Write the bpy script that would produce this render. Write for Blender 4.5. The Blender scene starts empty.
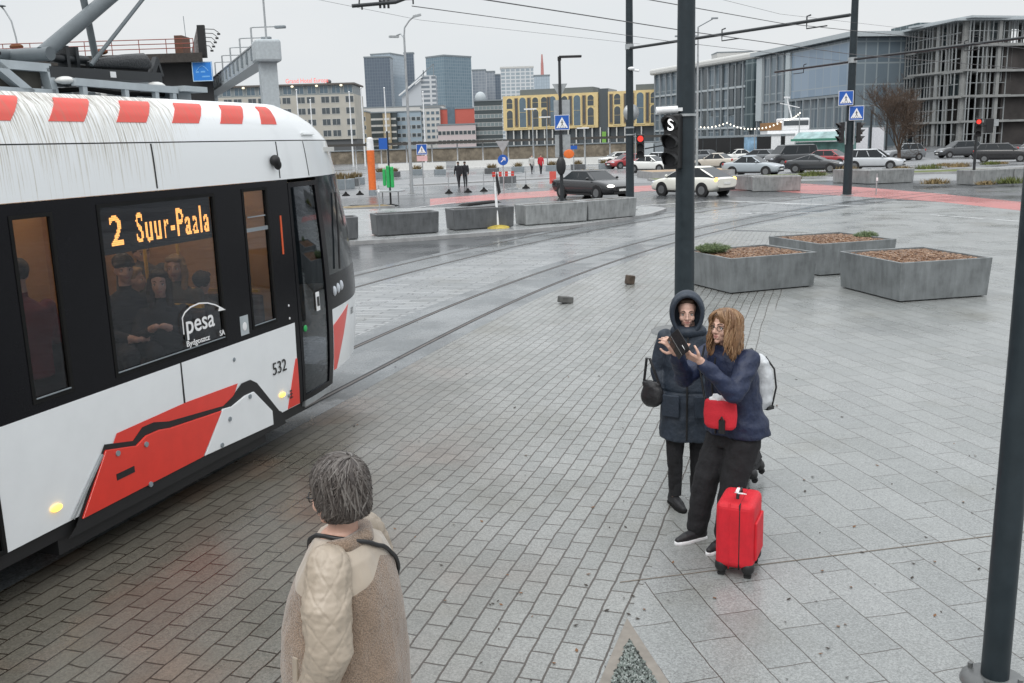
import bpy, bmesh, math, random
import numpy as np
from mathutils import Vector, Matrix, noise
random.seed(11)
R = math.radians
sc = bpy.context.scene
COL = sc.collection

# ------------------------------------------------------------------ camera model (used to survey where things stand on the ground)
F_, TH, PH, CH = 955.0, R(11.8), 0.030, 3.0
def _basis():
    R0 = Vector((1, 0, 0)); U0 = Vector((0, math.sin(TH), math.cos(TH))); Fw = Vector((0, math.cos(TH), -math.sin(TH)))
    return R0*math.cos(PH) - U0*math.sin(PH), U0*math.cos(PH) + R0*math.sin(PH), Fw
CR, CU, CF = _basis()
def ray(px, py):
    return CR*((px-512)/F_) - CU*((py-341.5)/F_) + CF
def gnd(px, py, z=0.0):
    d = ray(px, py); t = (z-CH)/d.z
    return Vector((d.x*t, d.y*t, z))
def at(px, py, Y):
    d = ray(px, py); t = Y/d.y
    return Vector((d.x*t, Y, CH+d.z*t))

# ------------------------------------------------------------------ mesh helper
class MB:
    def __init__(s): s.v = []; s.f = []; s.m = []; s.s = []
    def add(s, vs, fs, mi=0, smooth=False):
        o = len(s.v); s.v += [tuple(v) for v in vs]
        for f in fs:
            s.f.append(tuple(i+o for i in f)); s.m.append(mi); s.s.append(smooth)
        return s
    def quad(s, a, b, c, d, mi=0): return s.add([a, b, c, d], [(0, 1, 2, 3)], mi)
    def ngon(s, pts, mi=0): return s.add(pts, [tuple(range(len(pts)))], mi)
    def box(s, c, d, rz=0, mi=0, rot=None):
        x, y, z = d[0]/2, d[1]/2, d[2]/2
        M = rot if rot is not None else Matrix.Rotation(rz, 3, 'Z')
        vs = [Vector(c) + M @ Vector(p) for p in ((-x,-y,-z),(x,-y,-z),(x,y,-z),(-x,y,-z),(-x,-y,z),(x,-y,z),(x,y,z),(-x,y,z))]
        return s.add(vs, [(3,2,1,0),(4,5,6,7),(0,1,5,4),(1,2,6,5),(2,3,7,6),(3,0,4,7)], mi)
    def bar(s, a, b, w, h, mi=0, up=(0,0,1)):
        a, b = Vector(a), Vector(b); y = (b-a); L = y.length; y.normalize()
        x = y.cross(Vector(up))
        if x.length < 1e-4: x = Vector((1,0,0))
        x.normalize(); z = x.cross(y)
        M = Matrix((x, y, z)).transposed()
        return s.box((a+b)/2, (w, L, h), mi=mi, rot=M)
    def cyl(s, a, b, r0, r1=None, n=12, mi=0, caps=True, smooth=True):
        if r1 is None: r1 = r0
        a, b = Vector(a), Vector(b); d = (b-a).normalized()
        x = d.orthogonal().normalized(); y = d.cross(x)
        vs = []
        for p, r in ((a, r0), (b, r1)):
            for i in range(n):
                t = 2*math.pi*i/n; vs.append(p + x*(r*math.cos(t)) + y*(r*math.sin(t)))
        s.add(vs, [(i, (i+1) % n, n+(i+1) % n, n+i) for i in range(n)], mi, smooth)
        if caps:
            s.add(vs[:n], [tuple(reversed(range(n)))], mi); s.add(vs[n:], [tuple(range(n))], mi)
        return s
    def tube(s, pts, r, n=6, mi=0, caps=True):
        pts = [Vector(p) for p in pts]; rs = r if isinstance(r, (list, tuple)) else [r]*len(pts)
        vs = []; px = None
        for i, p in enumerate(pts):
            t = (pts[min(i+1, len(pts)-1)] - pts[max(i-1, 0)])
            if t.length < 1e-9: t = Vector((0,0,1))
            t.normalize()
            x = t.orthogonal().normalized() if px is None else (px - t*px.dot(t))
            if x.length < 1e-6: x = t.orthogonal()
            x.normalize(); px = x; y = t.cross(x)
            for k in range(n):
                a = 2*math.pi*k/n; vs.append(p + (x*math.cos(a) + y*math.sin(a))*rs[i])
        fs = []
        for i in range(len(pts)-1):
            for k in range(n):
                fs.append((i*n+k, i*n+(k+1) % n, (i+1)*n+(k+1) % n, (i+1)*n+k))
        s.add(vs, fs, mi, True)
        if caps:
            s.add(vs[:n], [tuple(reversed(range(n)))], mi); s.add(vs[-n:], [tuple(range(n))], mi)
        return s
    def loft(s, rings, mi=0, caps=True, smooth=True):
        n = len(rings[0]); vs = [p for r in rings for p in r]; fs = []
        for i in range(len(rings)-1):
            for k in range(n):
                fs.append((i*n+k, i*n+(k+1) % n, (i+1)*n+(k+1) % n, (i+1)*n+k))
        s.add(vs, fs, mi, smooth)
        if caps:
            s.add(rings[0], [tuple(reversed(range(n)))], mi); s.add(rings[-1], [tuple(range(n))], mi)
        return s
    def lathe(s, prof, c=(0,0,0), n=20, mi=0, smooth=True):
        c = Vector(c)
        rings = [[c + Vector((r*math.cos(2*math.pi*k/n), r*math.sin(2*math.pi*k/n), z)) for k in range(n)] for r, z in prof]
        return s.loft(rings, mi, True, smooth)
    def prism(s, pts, vec, mi=0):
        pts = [Vector(p) for p in pts]; vec = Vector(vec); n = len(pts)
        q = [p+vec for p in pts]
        s.add(pts+q, [tuple(reversed(range(n))), tuple(range(n, 2*n))] + [(i, (i+1) % n, n+(i+1) % n, n+i) for i in range(n)], mi)
        return s
    def ell(s, c, r, rot=None, nu=16, nv=10, mi=0):
        c = Vector(c); M = rot if rot is not None else Matrix.Identity(3)
        vs = [c + M @ Vector((0, 0, -r[2]))]
        for j in range(1, nv):
            ph = -math.pi/2 + math.pi*j/nv
            for i in range(nu):
                th = 2*math.pi*i/nu
                vs.append(c + M @ Vector((r[0]*math.cos(ph)*math.cos(th), r[1]*math.cos(ph)*math.sin(th), r[2]*math.sin(ph))))
        vs.append(c + M @ Vector((0, 0, r[2])))
        fs = [(0, 1+(i+1) % nu, 1+i) for i in range(nu)]
        for j in range(nv-2):
            for i in range(nu):
                a = 1+j*nu
                fs.append((a+i, a+(i+1) % nu, a+nu+(i+1) % nu, a+nu+i))
        a = 1+(nv-2)*nu; t = len(vs)-1
        fs += [(a+i, a+(i+1) % nu, t) for i in range(nu)]
        return s.add(vs, fs, mi, True)
    def mesh(s, name, mats):
        me = bpy.data.meshes.new(name)
        me.from_pydata(s.v, [], s.f)
        for m in (mats if isinstance(mats, (list, tuple)) else [mats]): me.materials.append(m)
        me.polygons.foreach_set('material_index', s.m)
        me.polygons.foreach_set('use_smooth', s.s)
        me.update()
        return me
    def build(s, name, mats, parent=None, bevel=0, fix=True, loc=None, rz=None):
        me = s.mesh(name, mats)
        if fix:
            bm = bmesh.new(); bm.from_mesh(me); bmesh.ops.recalc_face_normals(bm, faces=bm.faces); bm.to_mesh(me); bm.free()
        o = bpy.data.objects.new(name, me); COL.objects.link(o)
        if parent is not None: o.parent = parent
        if loc is not None: o.location = loc
        if rz is not None: o.rotation_euler.z = rz
        if bevel:
            b = o.modifiers.new('Bevel', 'BEVEL'); b.width = bevel; b.segments = 2; b.limit_method = 'ANGLE'; b.angle_limit = R(40)
        return o

def tag(o, label, cat, group=None, kind=None):
    o['label'] = label; o['category'] = cat
    if group: o['group'] = group
    if kind: o['kind'] = kind
    return o
def thing(name, label, cat, loc=(0,0,0), rz=0, group=None):
    o = bpy.data.objects.new(name, None); COL.objects.link(o); o.empty_display_size = .3
    o.location = loc; o.rotation_euler.z = rz
    return tag(o, label, cat, group)
def struct(o):
    o['kind'] = 'structure'; return o
def copy_tree(o, parent=None):
    c = o.copy(); COL.objects.link(c)
    if parent is not None: c.parent = parent
    for ch in list(o.children): copy_tree(ch, c)
    return c
def dup(o, loc, rz=None, label=None, group=None):
    c = copy_tree(o); c.location = loc
    if rz is not None: c.rotation_euler.z = rz
    if label: c['label'] = label
    if group: c['group'] = group
    return c

def text_mesh(body, size, thick=0.0, bold=0.0, sx=1.0, align='LEFT', space=1.0):
    cu = bpy.data.curves.new('t', 'FONT'); cu.body = body; cu.size = size; cu.extrude = thick; cu.offset = bold; cu.align_x = align
    cu.resolution_u = 3; cu.space_character = space
    ob = bpy.data.objects.new('t', cu); COL.objects.link(ob)
    bpy.context.view_layer.update()
    dg = bpy.context.evaluated_depsgraph_get()
    me = bpy.data.meshes.new_from_object(ob.evaluated_get(dg))
    vs = [(v.co.x*sx, v.co.y, v.co.z) for v in me.vertices]; fs = [tuple(p.vertices) for p in me.polygons]
    bpy.data.objects.remove(ob); bpy.data.curves.remove(cu); bpy.data.meshes.remove(me)
    return vs, fs

# ------------------------------------------------------------------ materials
def _nodes(name):
    m = bpy.data.materials.new(name); m.use_nodes = True
    nt = m.node_tree; b = nt.nodes['Principled BSDF']
    return m, nt, b
def N(nt, t, **kw):
    n = nt.nodes.new(t)
    for k, v in kw.items():
        if k.startswith('i_'):
            key = k[2:]; key = int(key) if key.isdigit() else key.replace('_', ' ')
            n.inputs[key].default_value = v
        else: setattr(n, k, v)
    return n
def ramp(nt, src, stops):
    r = nt.nodes.new('ShaderNodeValToRGB'); e = r.color_ramp.elements
    while len(e) < len(stops): e.new(.5)
    for i, (p, c) in enumerate(stops):
        e[i].position = p; e[i].color = c if len(c) == 4 else (*c, 1)
    nt.links.new(src, r.inputs[0]); return r
def c4(c, k=1): return (min(1, c[0]*k), min(1, c[1]*k), min(1, c[2]*k), 1)
def mat(name, col, rough=.5, metal=0, spec=.5, var=.12, scale=6, bump=0, bscale=40, rvar=0, coat=0, emit=None, estr=0, space='Object', stretch=None):
    m, nt, b = _nodes(name)
    b.inputs['Base Color'].default_value = c4(col); b.inputs['Roughness'].default_value = rough
    b.inputs['Metallic'].default_value = metal; b.inputs['Specular IOR Level'].default_value = spec
    b.inputs['Coat Weight'].default_value = coat; b.inputs['Coat Roughness'].default_value = .06
    L = nt.links.new
    if space == 'World':
        src = N(nt, 'ShaderNodeNewGeometry').outputs['Position']
    else:
        src = N(nt, 'ShaderNodeTexCoord').outputs['Object']
    if stretch:
        mp = N(nt, 'ShaderNodeMapping'); mp.inputs['Scale'].default_value = stretch; L(src, mp.inputs[0]); src = mp.outputs[0]
    if var or rvar:
        nz = N(nt, 'ShaderNodeTexNoise', i_Scale=scale, i_Detail=4, i_Roughness=.62); L(src, nz.inputs['Vector'])
        if var:
            rp = ramp(nt, nz.outputs[0], [(.3, c4(col, 1-var)), (.7, c4(col, 1+var))]); L(rp.outputs[0], b.inputs['Base Color'])
        if rvar:
            mr = N(nt, 'ShaderNodeMapRange'); mr.inputs[1].default_value = .35; mr.inputs[2].default_value = .65
            mr.inputs[3].default_value = max(.02, rough-rvar); mr.inputs[4].default_value = min(1, rough+rvar)
            L(nz.outputs[0], mr.inputs[0]); L(mr.outputs[0], b.inputs['Roughness'])
    if bump:
        n2 = N(nt, 'ShaderNodeTexNoise', i_Scale=bscale, i_Detail=4); L(src, n2.inputs['Vector'])
        bp = N(nt, 'ShaderNodeBump', i_Strength=bump, i_Distance=.02); L(n2.outputs[0], bp.inputs['Height']); L(bp.outputs[0], b.inputs['Normal'])
    if emit:
        b.inputs['Emission Color'].default_value = c4(emit); b.inputs['Emission Strength'].default_value = estr
    return m
def glass_mat(name, tint, refl=.08, rough=.02):
    m = bpy.data.materials.new(name); m.use_nodes = True; nt = m.node_tree; nt.nodes.clear()
    o = N(nt, 'ShaderNodeOutputMaterial'); t = N(nt, 'ShaderNodeBsdfTransparent'); t.inputs[0].default_value = c4(tint)
    g = N(nt, 'ShaderNodeBsdfGlossy'); g.inputs['Roughness'].default_value = rough; g.inputs[0].default_value = (.9,.95,1,1)
    f = N(nt, 'ShaderNodeLayerWeight', i_Blend=.5); mx = N(nt, 'ShaderNodeMixShader')
    pw = N(nt, 'ShaderNodeMath', operation='POWER'); pw.inputs[1].default_value = 4.0; nt.links.new(f.outputs['Facing'], pw.inputs[0])
    a = N(nt, 'ShaderNodeMath', operation='MULTIPLY_ADD'); a.inputs[1].default_value = .9; a.inputs[2].default_value = refl
    nt.links.new(pw.outputs[0], a.inputs[0]); a.use_clamp = True
    nt.links.new(a.outputs[0], mx.inputs[0]); nt.links.new(t.outputs[0], mx.inputs[1]); nt.links.new(g.outputs[0], mx.inputs[2]); nt.links.new(mx.outputs[0], o.inputs[0])
    return m

def paver_mat(name, ang, bw, rh, cA, cB, cM, rough, mortar=.006, off=.5, grain=.25, stain=None, wet=.12):
    m, nt, b = _nodes(name); L = nt.links.new
    pos = N(nt, 'ShaderNodeNewGeometry').outputs['Position']
    mp = N(nt, 'ShaderNodeMapping'); mp.inputs['Rotation'].default_value = (0, 0, -ang); L(pos, mp.inputs[0])
    # slight wander of joints
    nw = N(nt, 'ShaderNodeTexNoise', i_Scale=.35, i_Detail=1); L(pos, nw.inputs['Vector'])
    ad0 = N(nt, 'ShaderNodeVectorMath', operation='MULTIPLY_ADD'); ad0.inputs[1].default_value = (.12, .12, 0); L(nw.outputs['Color'], ad0.inputs[0]); L(mp.outputs[0], ad0.inputs[2])
    nw2 = N(nt, 'ShaderNodeTexNoise', i_Scale=5, i_Detail=3); L(pos, nw2.inputs['Vector'])
    ad = N(nt, 'ShaderNodeVectorMath', operation='MULTIPLY_ADD'); ad.inputs[1].default_value = (.030, .022, 0); L(nw2.outputs['Color'], ad.inputs[0]); L(ad0.outputs[0], ad.inputs[2])
    br = N(nt, 'ShaderNodeTexBrick', offset=off); br.inputs['Scale'].default_value = 1; br.inputs['Mortar Size'].default_value = mortar
    br.inputs['Mortar Smooth'].default_value = .25; br.inputs['Brick Width'].default_value = bw; br.inputs['Row Height'].default_value = rh; br.inputs['Bias'].default_value = 0
    br.inputs['Color1'].default_value = c4(cA); br.inputs['Color2'].default_value = c4(cB); br.inputs['Mortar'].default_value = c4(cM)
    L(ad.outputs[0], br.inputs['Vector'])
    # granite grain + broad stains
    n1 = N(nt, 'ShaderNodeTexNoise', i_Scale=75, i_Detail=3, i_Roughness=.85); L(pos, n1.inputs['Vector'])
    r1 = ramp(nt, n1.outputs[0], [(.36, (1-grain*1.5,)*3), (.5, (1,)*3), (.64, (1+grain*1.5,)*3)])
    n2 = N(nt, 'ShaderNodeTexNoise', i_Scale=.55, i_Detail=4, i_Roughness=.65); L(pos, n2.inputs['Vector'])
    r2 = ramp(nt, n2.outputs[0], [(.30, (.80, .78, .73)), (.46, (.97, .97, .96)), (.7, (1.05, 1.05, 1.05))])
    x1 = N(nt, 'ShaderNodeMix', data_type='RGBA', blend_type='MULTIPLY'); x1.inputs[0].default_value = 1; L(br.outputs[0], x1.inputs[6]); L(r1.outputs[0], x1.inputs[7])
    x2 = N(nt, 'ShaderNodeMix', data_type='RGBA', blend_type='MULTIPLY'); x2.inputs[0].default_value = 1; L(x1.outputs[2], x2.inputs[6]); L(r2.outputs[0], x2.inputs[7])
    out = x2.outputs[2]
    if stain:   # a dirty, rusty strip along the rail (brake dust and rust washed off the track)
        (sx, sy, ang2, w0, w1, sc_) = stain
        mp2 = N(nt, 'ShaderNodeMapping', vector_type='TEXTURE'); mp2.inputs['Location'].default_value = (sx, sy, 0); mp2.inputs['Rotation'].default_value = (0, 0, ang2); L(pos, mp2.inputs[0])
        sp = N(nt, 'ShaderNodeSeparateXYZ'); L(mp2.outputs[0], sp.inputs[0])
        nn = N(nt, 'ShaderNodeTexNoise', i_Scale=.9, i_Detail=4); L(pos, nn.inputs['Vector'])
        am = N(nt, 'ShaderNodeMath', operation='MULTIPLY_ADD'); am.inputs[1].default_value = 1.6; L(nn.outputs[0], am.inputs[0])
        fa = N(nt, 'ShaderNodeMapRange'); fa.inputs[1].default_value = 6.0; fa.inputs[2].default_value = 15.5; fa.inputs[3].default_value = 0; fa.inputs[4].default_value = 4.2; L(sp.outputs[1], fa.inputs[0])
        fb = N(nt, 'ShaderNodeMath', operation='ADD'); L(fa.outputs[0], fb.inputs[0]); L(sp.outputs[0], fb.inputs[1]); L(fb.outputs[0], am.inputs[2])
        mr = N(nt, 'ShaderNodeMapRange', interpolation_type='SMOOTHSTEP'); mr.inputs[1].default_value = w0+.8; mr.inputs[2].default_value = w1+.8; mr.inputs[3].default_value = 1; mr.inputs[4].default_value = 0
        L(am.outputs[0], mr.inputs[0])
        nr = N(nt, 'ShaderNodeTexNoise', i_Scale=.75, i_Detail=3); L(pos, nr.inputs['Vector'])       # rusty patches inside the strip
        rr = ramp(nt, nr.outputs[0], [(.50, c4(sc_)), (.66, (sc_[0]*1.12, sc_[1]*.86, sc_[2]*.76))])
        x3 = N(nt, 'ShaderNodeMix', data_type='RGBA', blend_type='MULTIPLY'); L(mr.outputs[0], x3.inputs[0]); L(rr.outputs[0], x3.inputs[7]); L(out, x3.inputs[6])
        out = x3.outputs[2]
    L(out, b.inputs['Base Color'])
    n3 = N(nt, 'ShaderNodeTexNoise', i_Scale=.8, i_Detail=5); L(pos, n3.inputs['Vector'])
    mr2 = N(nt, 'ShaderNodeMapRange'); mr2.inputs[1].default_value = .35; mr2.inputs[2].default_value = .65; mr2.inputs[3].default_value = max(.05, rough-wet); mr2.inputs[4].default_value = rough+wet
    L(n3.outputs[0], mr2.inputs[0]); L(mr2.outputs[0], b.inputs['Roughness'])
    iv = N(nt, 'ShaderNodeMath', operation='MULTIPLY_ADD'); iv.inputs[1].default_value = -1; iv.inputs[2].default_value = 1; L(br.outputs['Fac'], iv.inputs[0])
    h = N(nt, 'ShaderNodeMath', operation='MULTIPLY_ADD'); h.inputs[1].default_value = .12; L(n1.outputs[0], h.inputs[0]); L(iv.outputs[0], h.inputs[2])
    bp = N(nt, 'ShaderNodeBump', i_Strength=.35, i_Distance=.01); L(h.outputs[0], bp.inputs['Height']); L(bp.outputs[0], b.inputs['Normal'])
    return m

def wet_mat(name, col, r0, r1, scale=.25, var=.3, grain=.35, bump=.15, pud=(.42, .58)):
    m, nt, b = _nodes(name); L = nt.links.new
    pos = N(nt, 'ShaderNodeNewGeometry').outputs['Position']
    n1 = N(nt, 'ShaderNodeTexNoise', i_Scale=scale, i_Detail=4, i_Roughness=.6); L(pos, n1.inputs['Vector'])
    n2 = N(nt, 'ShaderNodeTexNoise', i_Scale=60, i_Detail=2); L(pos, n2.inputs['Vector'])
    r1_ = ramp(nt, n1.outputs[0], [(.3, c4(col, 1-var)), (.7, c4(col, 1+var))]); r2_ = ramp(nt, n2.outputs[0], [(.3, (1-grain,)*3), (.7, (1+grain,)*3)])
    x = N(nt, 'ShaderNodeMix', data_type='RGBA', blend_type='MULTIPLY'); x.inputs[0].default_value = 1; L(r1_.outputs[0], x.inputs[6]); L(r2_.outputs[0], x.inputs[7]); L(x.outputs[2], b.inputs['Base Color'])
    n3 = N(nt, 'ShaderNodeTexNoise', i_Scale=scale*1.7, i_Detail=4, i_Roughness=.65); L(pos, n3.inputs['Vector'])
    mr = N(nt, 'ShaderNodeMapRange', interpolation_type='SMOOTHSTEP'); mr.inputs[1].default_value = pud[0]; mr.inputs[2].default_value = pud[1]; mr.inputs[3].default_value = r0; mr.inputs[4].default_value = r1
    L(n3.outputs[0], mr.inputs[0]); L(mr.outputs[0], b.inputs['Roughness'])
    mb = N(nt, 'ShaderNodeMapRange'); mb.inputs[1].default_value = pud[0]; mb.inputs[2].default_value = pud[1]; mb.inputs[3].default_value = .02; mb.inputs[4].default_value = bump; L(n3.outputs[0], mb.inputs[0])
    bp = N(nt, 'ShaderNodeBump', i_Distance=.01); L(mb.outputs[0], bp.inputs['Strength']); L(n2.outputs[0], bp.inputs['Height']); L(bp.outputs[0], b.inputs['Normal'])
    return m

def curtain_mat(name, cA, cB, cLine, w, h, line=.12, rough=.12, spec=.6):
    m, nt, b = _nodes(name); L = nt.links.new
    tc = N(nt, 'ShaderNodeTexCoord'); sp = N(nt, 'ShaderNodeSeparateXYZ'); L(tc.outputs['Object'], sp.inputs[0])
    a = N(nt, 'ShaderNodeMath', operation='ADD'); L(sp.outputs[0], a.inputs[0]); L(sp.outputs[1], a.inputs[1])
    cb = N(nt, 'ShaderNodeCombineXYZ'); L(a.outputs[0], cb.inputs[0]); L(sp.outputs[2], cb.inputs[1])
    br = N(nt, 'ShaderNodeTexBrick', offset=0); br.inputs['Scale'].default_value = 1; br.inputs['Brick Width'].default_value = w; br.inputs['Row Height'].default_value = h; br.inputs['Mortar Size'].default_value = line
    br.inputs['Mortar Smooth'].default_value = 0; br.inputs['Color1'].default_value = c4(cA); br.inputs['Color2'].default_value = c4(cB); br.inputs['Mortar'].default_value = c4(cLine)
    L(cb.outputs[0], br.inputs['Vector']); L(br.outputs[0], b.inputs['Base Color'])
    b.inputs['Roughness'].default_value = rough; b.inputs['Specular IOR Level'].default_value = spec
    return m

M = {}
def mk():
    M['sea_white'] = mat('tram_white_paint', (.80,.82,.83), .22, var=.03, scale=3, coat=.5)
    M['tram_red'] = mat('tram_red_paint', (.72,.035,.02), .28, var=.05, coat=.4)
    M['chevron'] = mat('chevron_red_film', (.70,.08,.06), .4, var=.10, scale=9)
    M['tram_black'] = mat('tram_black_band', (.006,.006,.008), .22, spec=.16, var=.1)
    M['matte_black'] = mat('matte_black', (.012,.012,.013), .55)
    M['rubber'] = mat('black_rubber', (.010,.010,.010), .7, spec=.15)
    M['seam'] = mat('dark_seam', (.01,.01,.012), .6, var=0)
    M['tram_glass'] = glass_mat('tinted_tram_glass', (.74,.74,.76), .022)
    M['dark_glass'] = glass_mat('dark_door_glass', (.42,.43,.45), .05)
    M['led'] = mat('amber_led', (.3,.1,.02), .5, var=0, emit=(1,.43,.11), estr=3.6)
    M['amber'] = mat('amber_lamp', (.8,.5,.1), .3, var=0, emit=(1,.62,.1), estr=2.2)
    M['decal_white'] = mat('white_decal', (.82,.82,.82), .5, var=0)
    M['decal_black'] = mat('black_decal', (.02,.02,.02), .5, var=0)
    M['grey_paint'] = mat('light_grey_metal', (.42,.46,.48), .45, var=.1)
    M['mid_grey'] = mat('mid_grey_metal', (.22,.25,.27), .45, var=.12)
    M['pole'] = mat('dark_grey_pole_paint', (.022,.031,.037), .42, spec=.3, var=.18, scale=5, rvar=.1)
    M['pole_black'] = mat('black_pole_paint', (.02,.023,.026), .4)
    M['galv'] = mat('galvanised_metal', (.38,.40,.41), .4, metal=.4, var=.15)
    M['alu'] = mat('bright_metal', (.6,.6,.6), .3, metal=.8)
    M['ceramic'] = mat('ceramic', (.75,.75,.73), .25)
    M['wood_panel'] = mat('warm_interior_panel', (.52,.30,.13), .5, var=.1, scale=2)
    M['interior_dark'] = mat('interior_dark', (.05,.045,.045), .7)
    M['seat_fab'] = mat('seat_fabric', (.09,.07,.07), .85)
    M['handrail'] = mat('yellow_handrail', (.7,.42,.05), .35)
    M['lamp_in'] = mat('interior_lamp', (.9,.9,.9), .4, var=0, emit=(1,.80,.56), estr=7.5)
    M['skin'] = mat('skin', (.56,.35,.27), .5, var=.10, scale=28)
    M['skin_pale'] = mat('pale_skin', (.66,.42,.34), .48, var=.10, scale=28)
    M['lips'] = mat('lips', (.44,.20,.17), .4, var=.05)
    M['brow'] = mat('brow_hair', (.10,.06,.04), .7)
    M['eyewhite'] = mat('eye_white', (.72,.70,.68), .25, var=0)
    M['iris'] = mat('iris', (.04,.035,.03), .15, var=0)
    M['black_cloth'] = mat('black_cloth', (.010,.010,.012), .85, var=.3, scale=14, bump=.35, bscale=30)
    M['shoe_black'] = mat('black_shoe', (.014,.014,.016), .55, bump=.2)
    M['sole_white'] = mat('white_sole', (.74,.75,.76), .6)
    M['red_fab'] = mat('red_suitcase_fabric', (.62,.012,.025), .62, var=.14, scale=7, bump=.25, bscale=300)
    M['red_bag'] = mat('red_bag_fabric', (.60,.02,.035), .8, var=.1, bump=.2, bscale=90)
    M['black_leather'] = mat('black_leather', (.018,.018,.02), .35, bump=.15, bscale=60)
    M['tissue'] = mat('white_tissue', (.8,.8,.82), .8)
    M['silver_fab'] = mat('silver_fabric', (.56,.58,.60), .5, var=.2, scale=12, bump=.4, bscale=25)
    M['phone'] = mat('black_phone', (.012,.012,.014), .22)
    M['bark'] = mat('bark_mulch', (.20,.095,.045), .8, var=.35, scale=20)
    M['leafgreen'] = mat('dark_needles', (.075,.12,.035), .7, var=.3, scale=9)
    M['straw'] = mat('dry_plants', (.21,.155,.075), .85, var=.35, scale=5)
    M['grass'] = mat('verge_grass', (.11,.13,.035), .9, var=.35, scale=2, space='World')
    M['white'] = mat('white_paint', (.78,.79,.80), .4)
    M['offwhite'] = mat('offwhite_render', (.58,.58,.56), .7, var=.08)
    M['redpaint'] = mat('red_paint', (.60,.05,.035), .45)
    M['orange'] = mat('orange_paint', (.75,.16,.03), .45)
    M['green'] = mat('green_plastic', (.02,.36,.09), .4)
    M['blue_sign'] = mat('blue_sign_film', (.015,.10,.42), .4, var=.04)
    M['yellow'] = mat('yellow_rubber', (.42,.32,.06), .6, var=.35, scale=8)
    M['tyre'] = mat('tyre', (.014,.014,.015), .75)
    M['rim'] = mat('alloy_rim', (.20,.205,.21), .35, metal=.5)
    M['carglass'] = mat('car_glass', (.012,.016,.019), .10, spec=.35, var=0)
    M['headlamp'] = mat('headlamp', (.55,.58,.62), .1)
    M['headlamp_on'] = mat('lit_headlamp', (.9,.9,.85), .2, var=0, emit=(1,.97,.88), estr=3.5)
    M['taillamp'] = mat('tail_lamp', (.32,.012,.012), .2)
    M['tail_on'] = mat('lit_amber_tail_lamp', (.6,.3,.05), .2, var=0, emit=(1,.5,.12), estr=3.0)
    M['plate'] = mat('number_plate', (.74,.74,.72), .5)
    M['trim'] = mat('black_trim', (.014,.014,.015), .45)
    M['twig'] = mat('brown_twigs', (.085,.058,.042), .9)
    M['rust'] = mat('rust', (.16,.06,.025), .9, var=.4, scale=20)
mk()
# ------------------------------------------------------------------ camera, sky, sun
cam = bpy.data.cameras.new('camera'); co = bpy.data.objects.new('camera', cam); COL.objects.link(co); sc.camera = co
cam.sensor_width = 36; cam.lens = 36*F_/1024; cam.clip_end = 8000; cam.clip_start = .05
mw = Matrix((CR, CU, -CF)).transposed().to_4x4(); mw.translation = (0, 0, CH); co.matrix_world = mw
w = bpy.data.worlds.new('World'); sc.world = w; w.use_nodes = True
nt = w.node_tree; bg = nt.nodes['Background']; L = nt.links.new
SUN_EL, SUN_AZ = R(48), R(200)
sky = N(nt, 'ShaderNodeTexSky', sky_type='NISHITA', sun_disc=False, sun_elevation=SUN_EL, sun_rotation=SUN_AZ, air_density=1.5, dust_density=4)
tcw = N(nt, 'ShaderNodeTexCoord')
nzw = N(nt, 'ShaderNodeTexNoise', i_Scale=2.2, i_Detail=5, i_Roughness=.5); mpw = N(nt, 'ShaderNodeMapping'); mpw.inputs['Scale'].default_value = (1, 1, 3.0)
L(tcw.outputs['Generated'], mpw.inputs[0]); L(mpw.outputs[0], nzw.inputs['Vector'])
rpw = ramp(nt, nzw.outputs[0], [(.3, (.84, .885, .925)), (.7, (.935, .955, .97))])      # stratus layer
sc10 = N(nt, 'ShaderNodeMix', data_type='RGBA', blend_type='MULTIPLY'); sc10.inputs[0].default_value = 1; sc10.inputs[7].default_value = (9.2, 9.2, 9.2, 1); sc10.clamp_result = False; L(rpw.outputs[0], sc10.inputs[6])
sepw = N(nt, 'ShaderNodeSeparateXYZ'); L(tcw.outputs['Generated'], sepw.inputs[0])
zen = N(nt, 'ShaderNodeMapRange', interpolation_type='SMOOTHSTEP'); zen.inputs[1].default_value = .15; zen.inputs[2].default_value = 1.0; zen.inputs[3].default_value = 1.0; zen.inputs[4].default_value = 2.5; L(sepw.outputs[2], zen.inputs[0])   # overcast skies are brightest overhead
zm = N(nt, 'ShaderNodeVectorMath', operation='SCALE'); L(sc10.outputs[2], zm.inputs[0]); L(zen.outputs[0], zm.inputs['Scale'])
mxw = N(nt, 'ShaderNodeMix', data_type='RGBA'); mxw.inputs[0].default_value = .93; L(sky.outputs[0], mxw.inputs[6]); L(zm.outputs[0], mxw.inputs[7])
L(mxw.outputs[2], bg.inputs[0]); bg.inputs[1].default_value = .1
sl = bpy.data.lights.new('sun', 'SUN'); sl.energy = 1.0; sl.angle = R(25); sl.color = (1, .97, .93); so = bpy.data.objects.new('sun', sl); COL.objects.link(so)
sdir = Vector((math.sin(SUN_AZ)*math.cos(SUN_EL), math.cos(SUN_AZ)*math.cos(SUN_EL), math.sin(SUN_EL)))
so.rotation_euler = sdir.to_track_quat('Z', 'Y').to_euler()
sc.view_settings.view_transform = 'Standard'; sc.view_settings.look = 'None'; sc.view_settings.gamma = 1; sc.view_settings.exposure = 0

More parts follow.
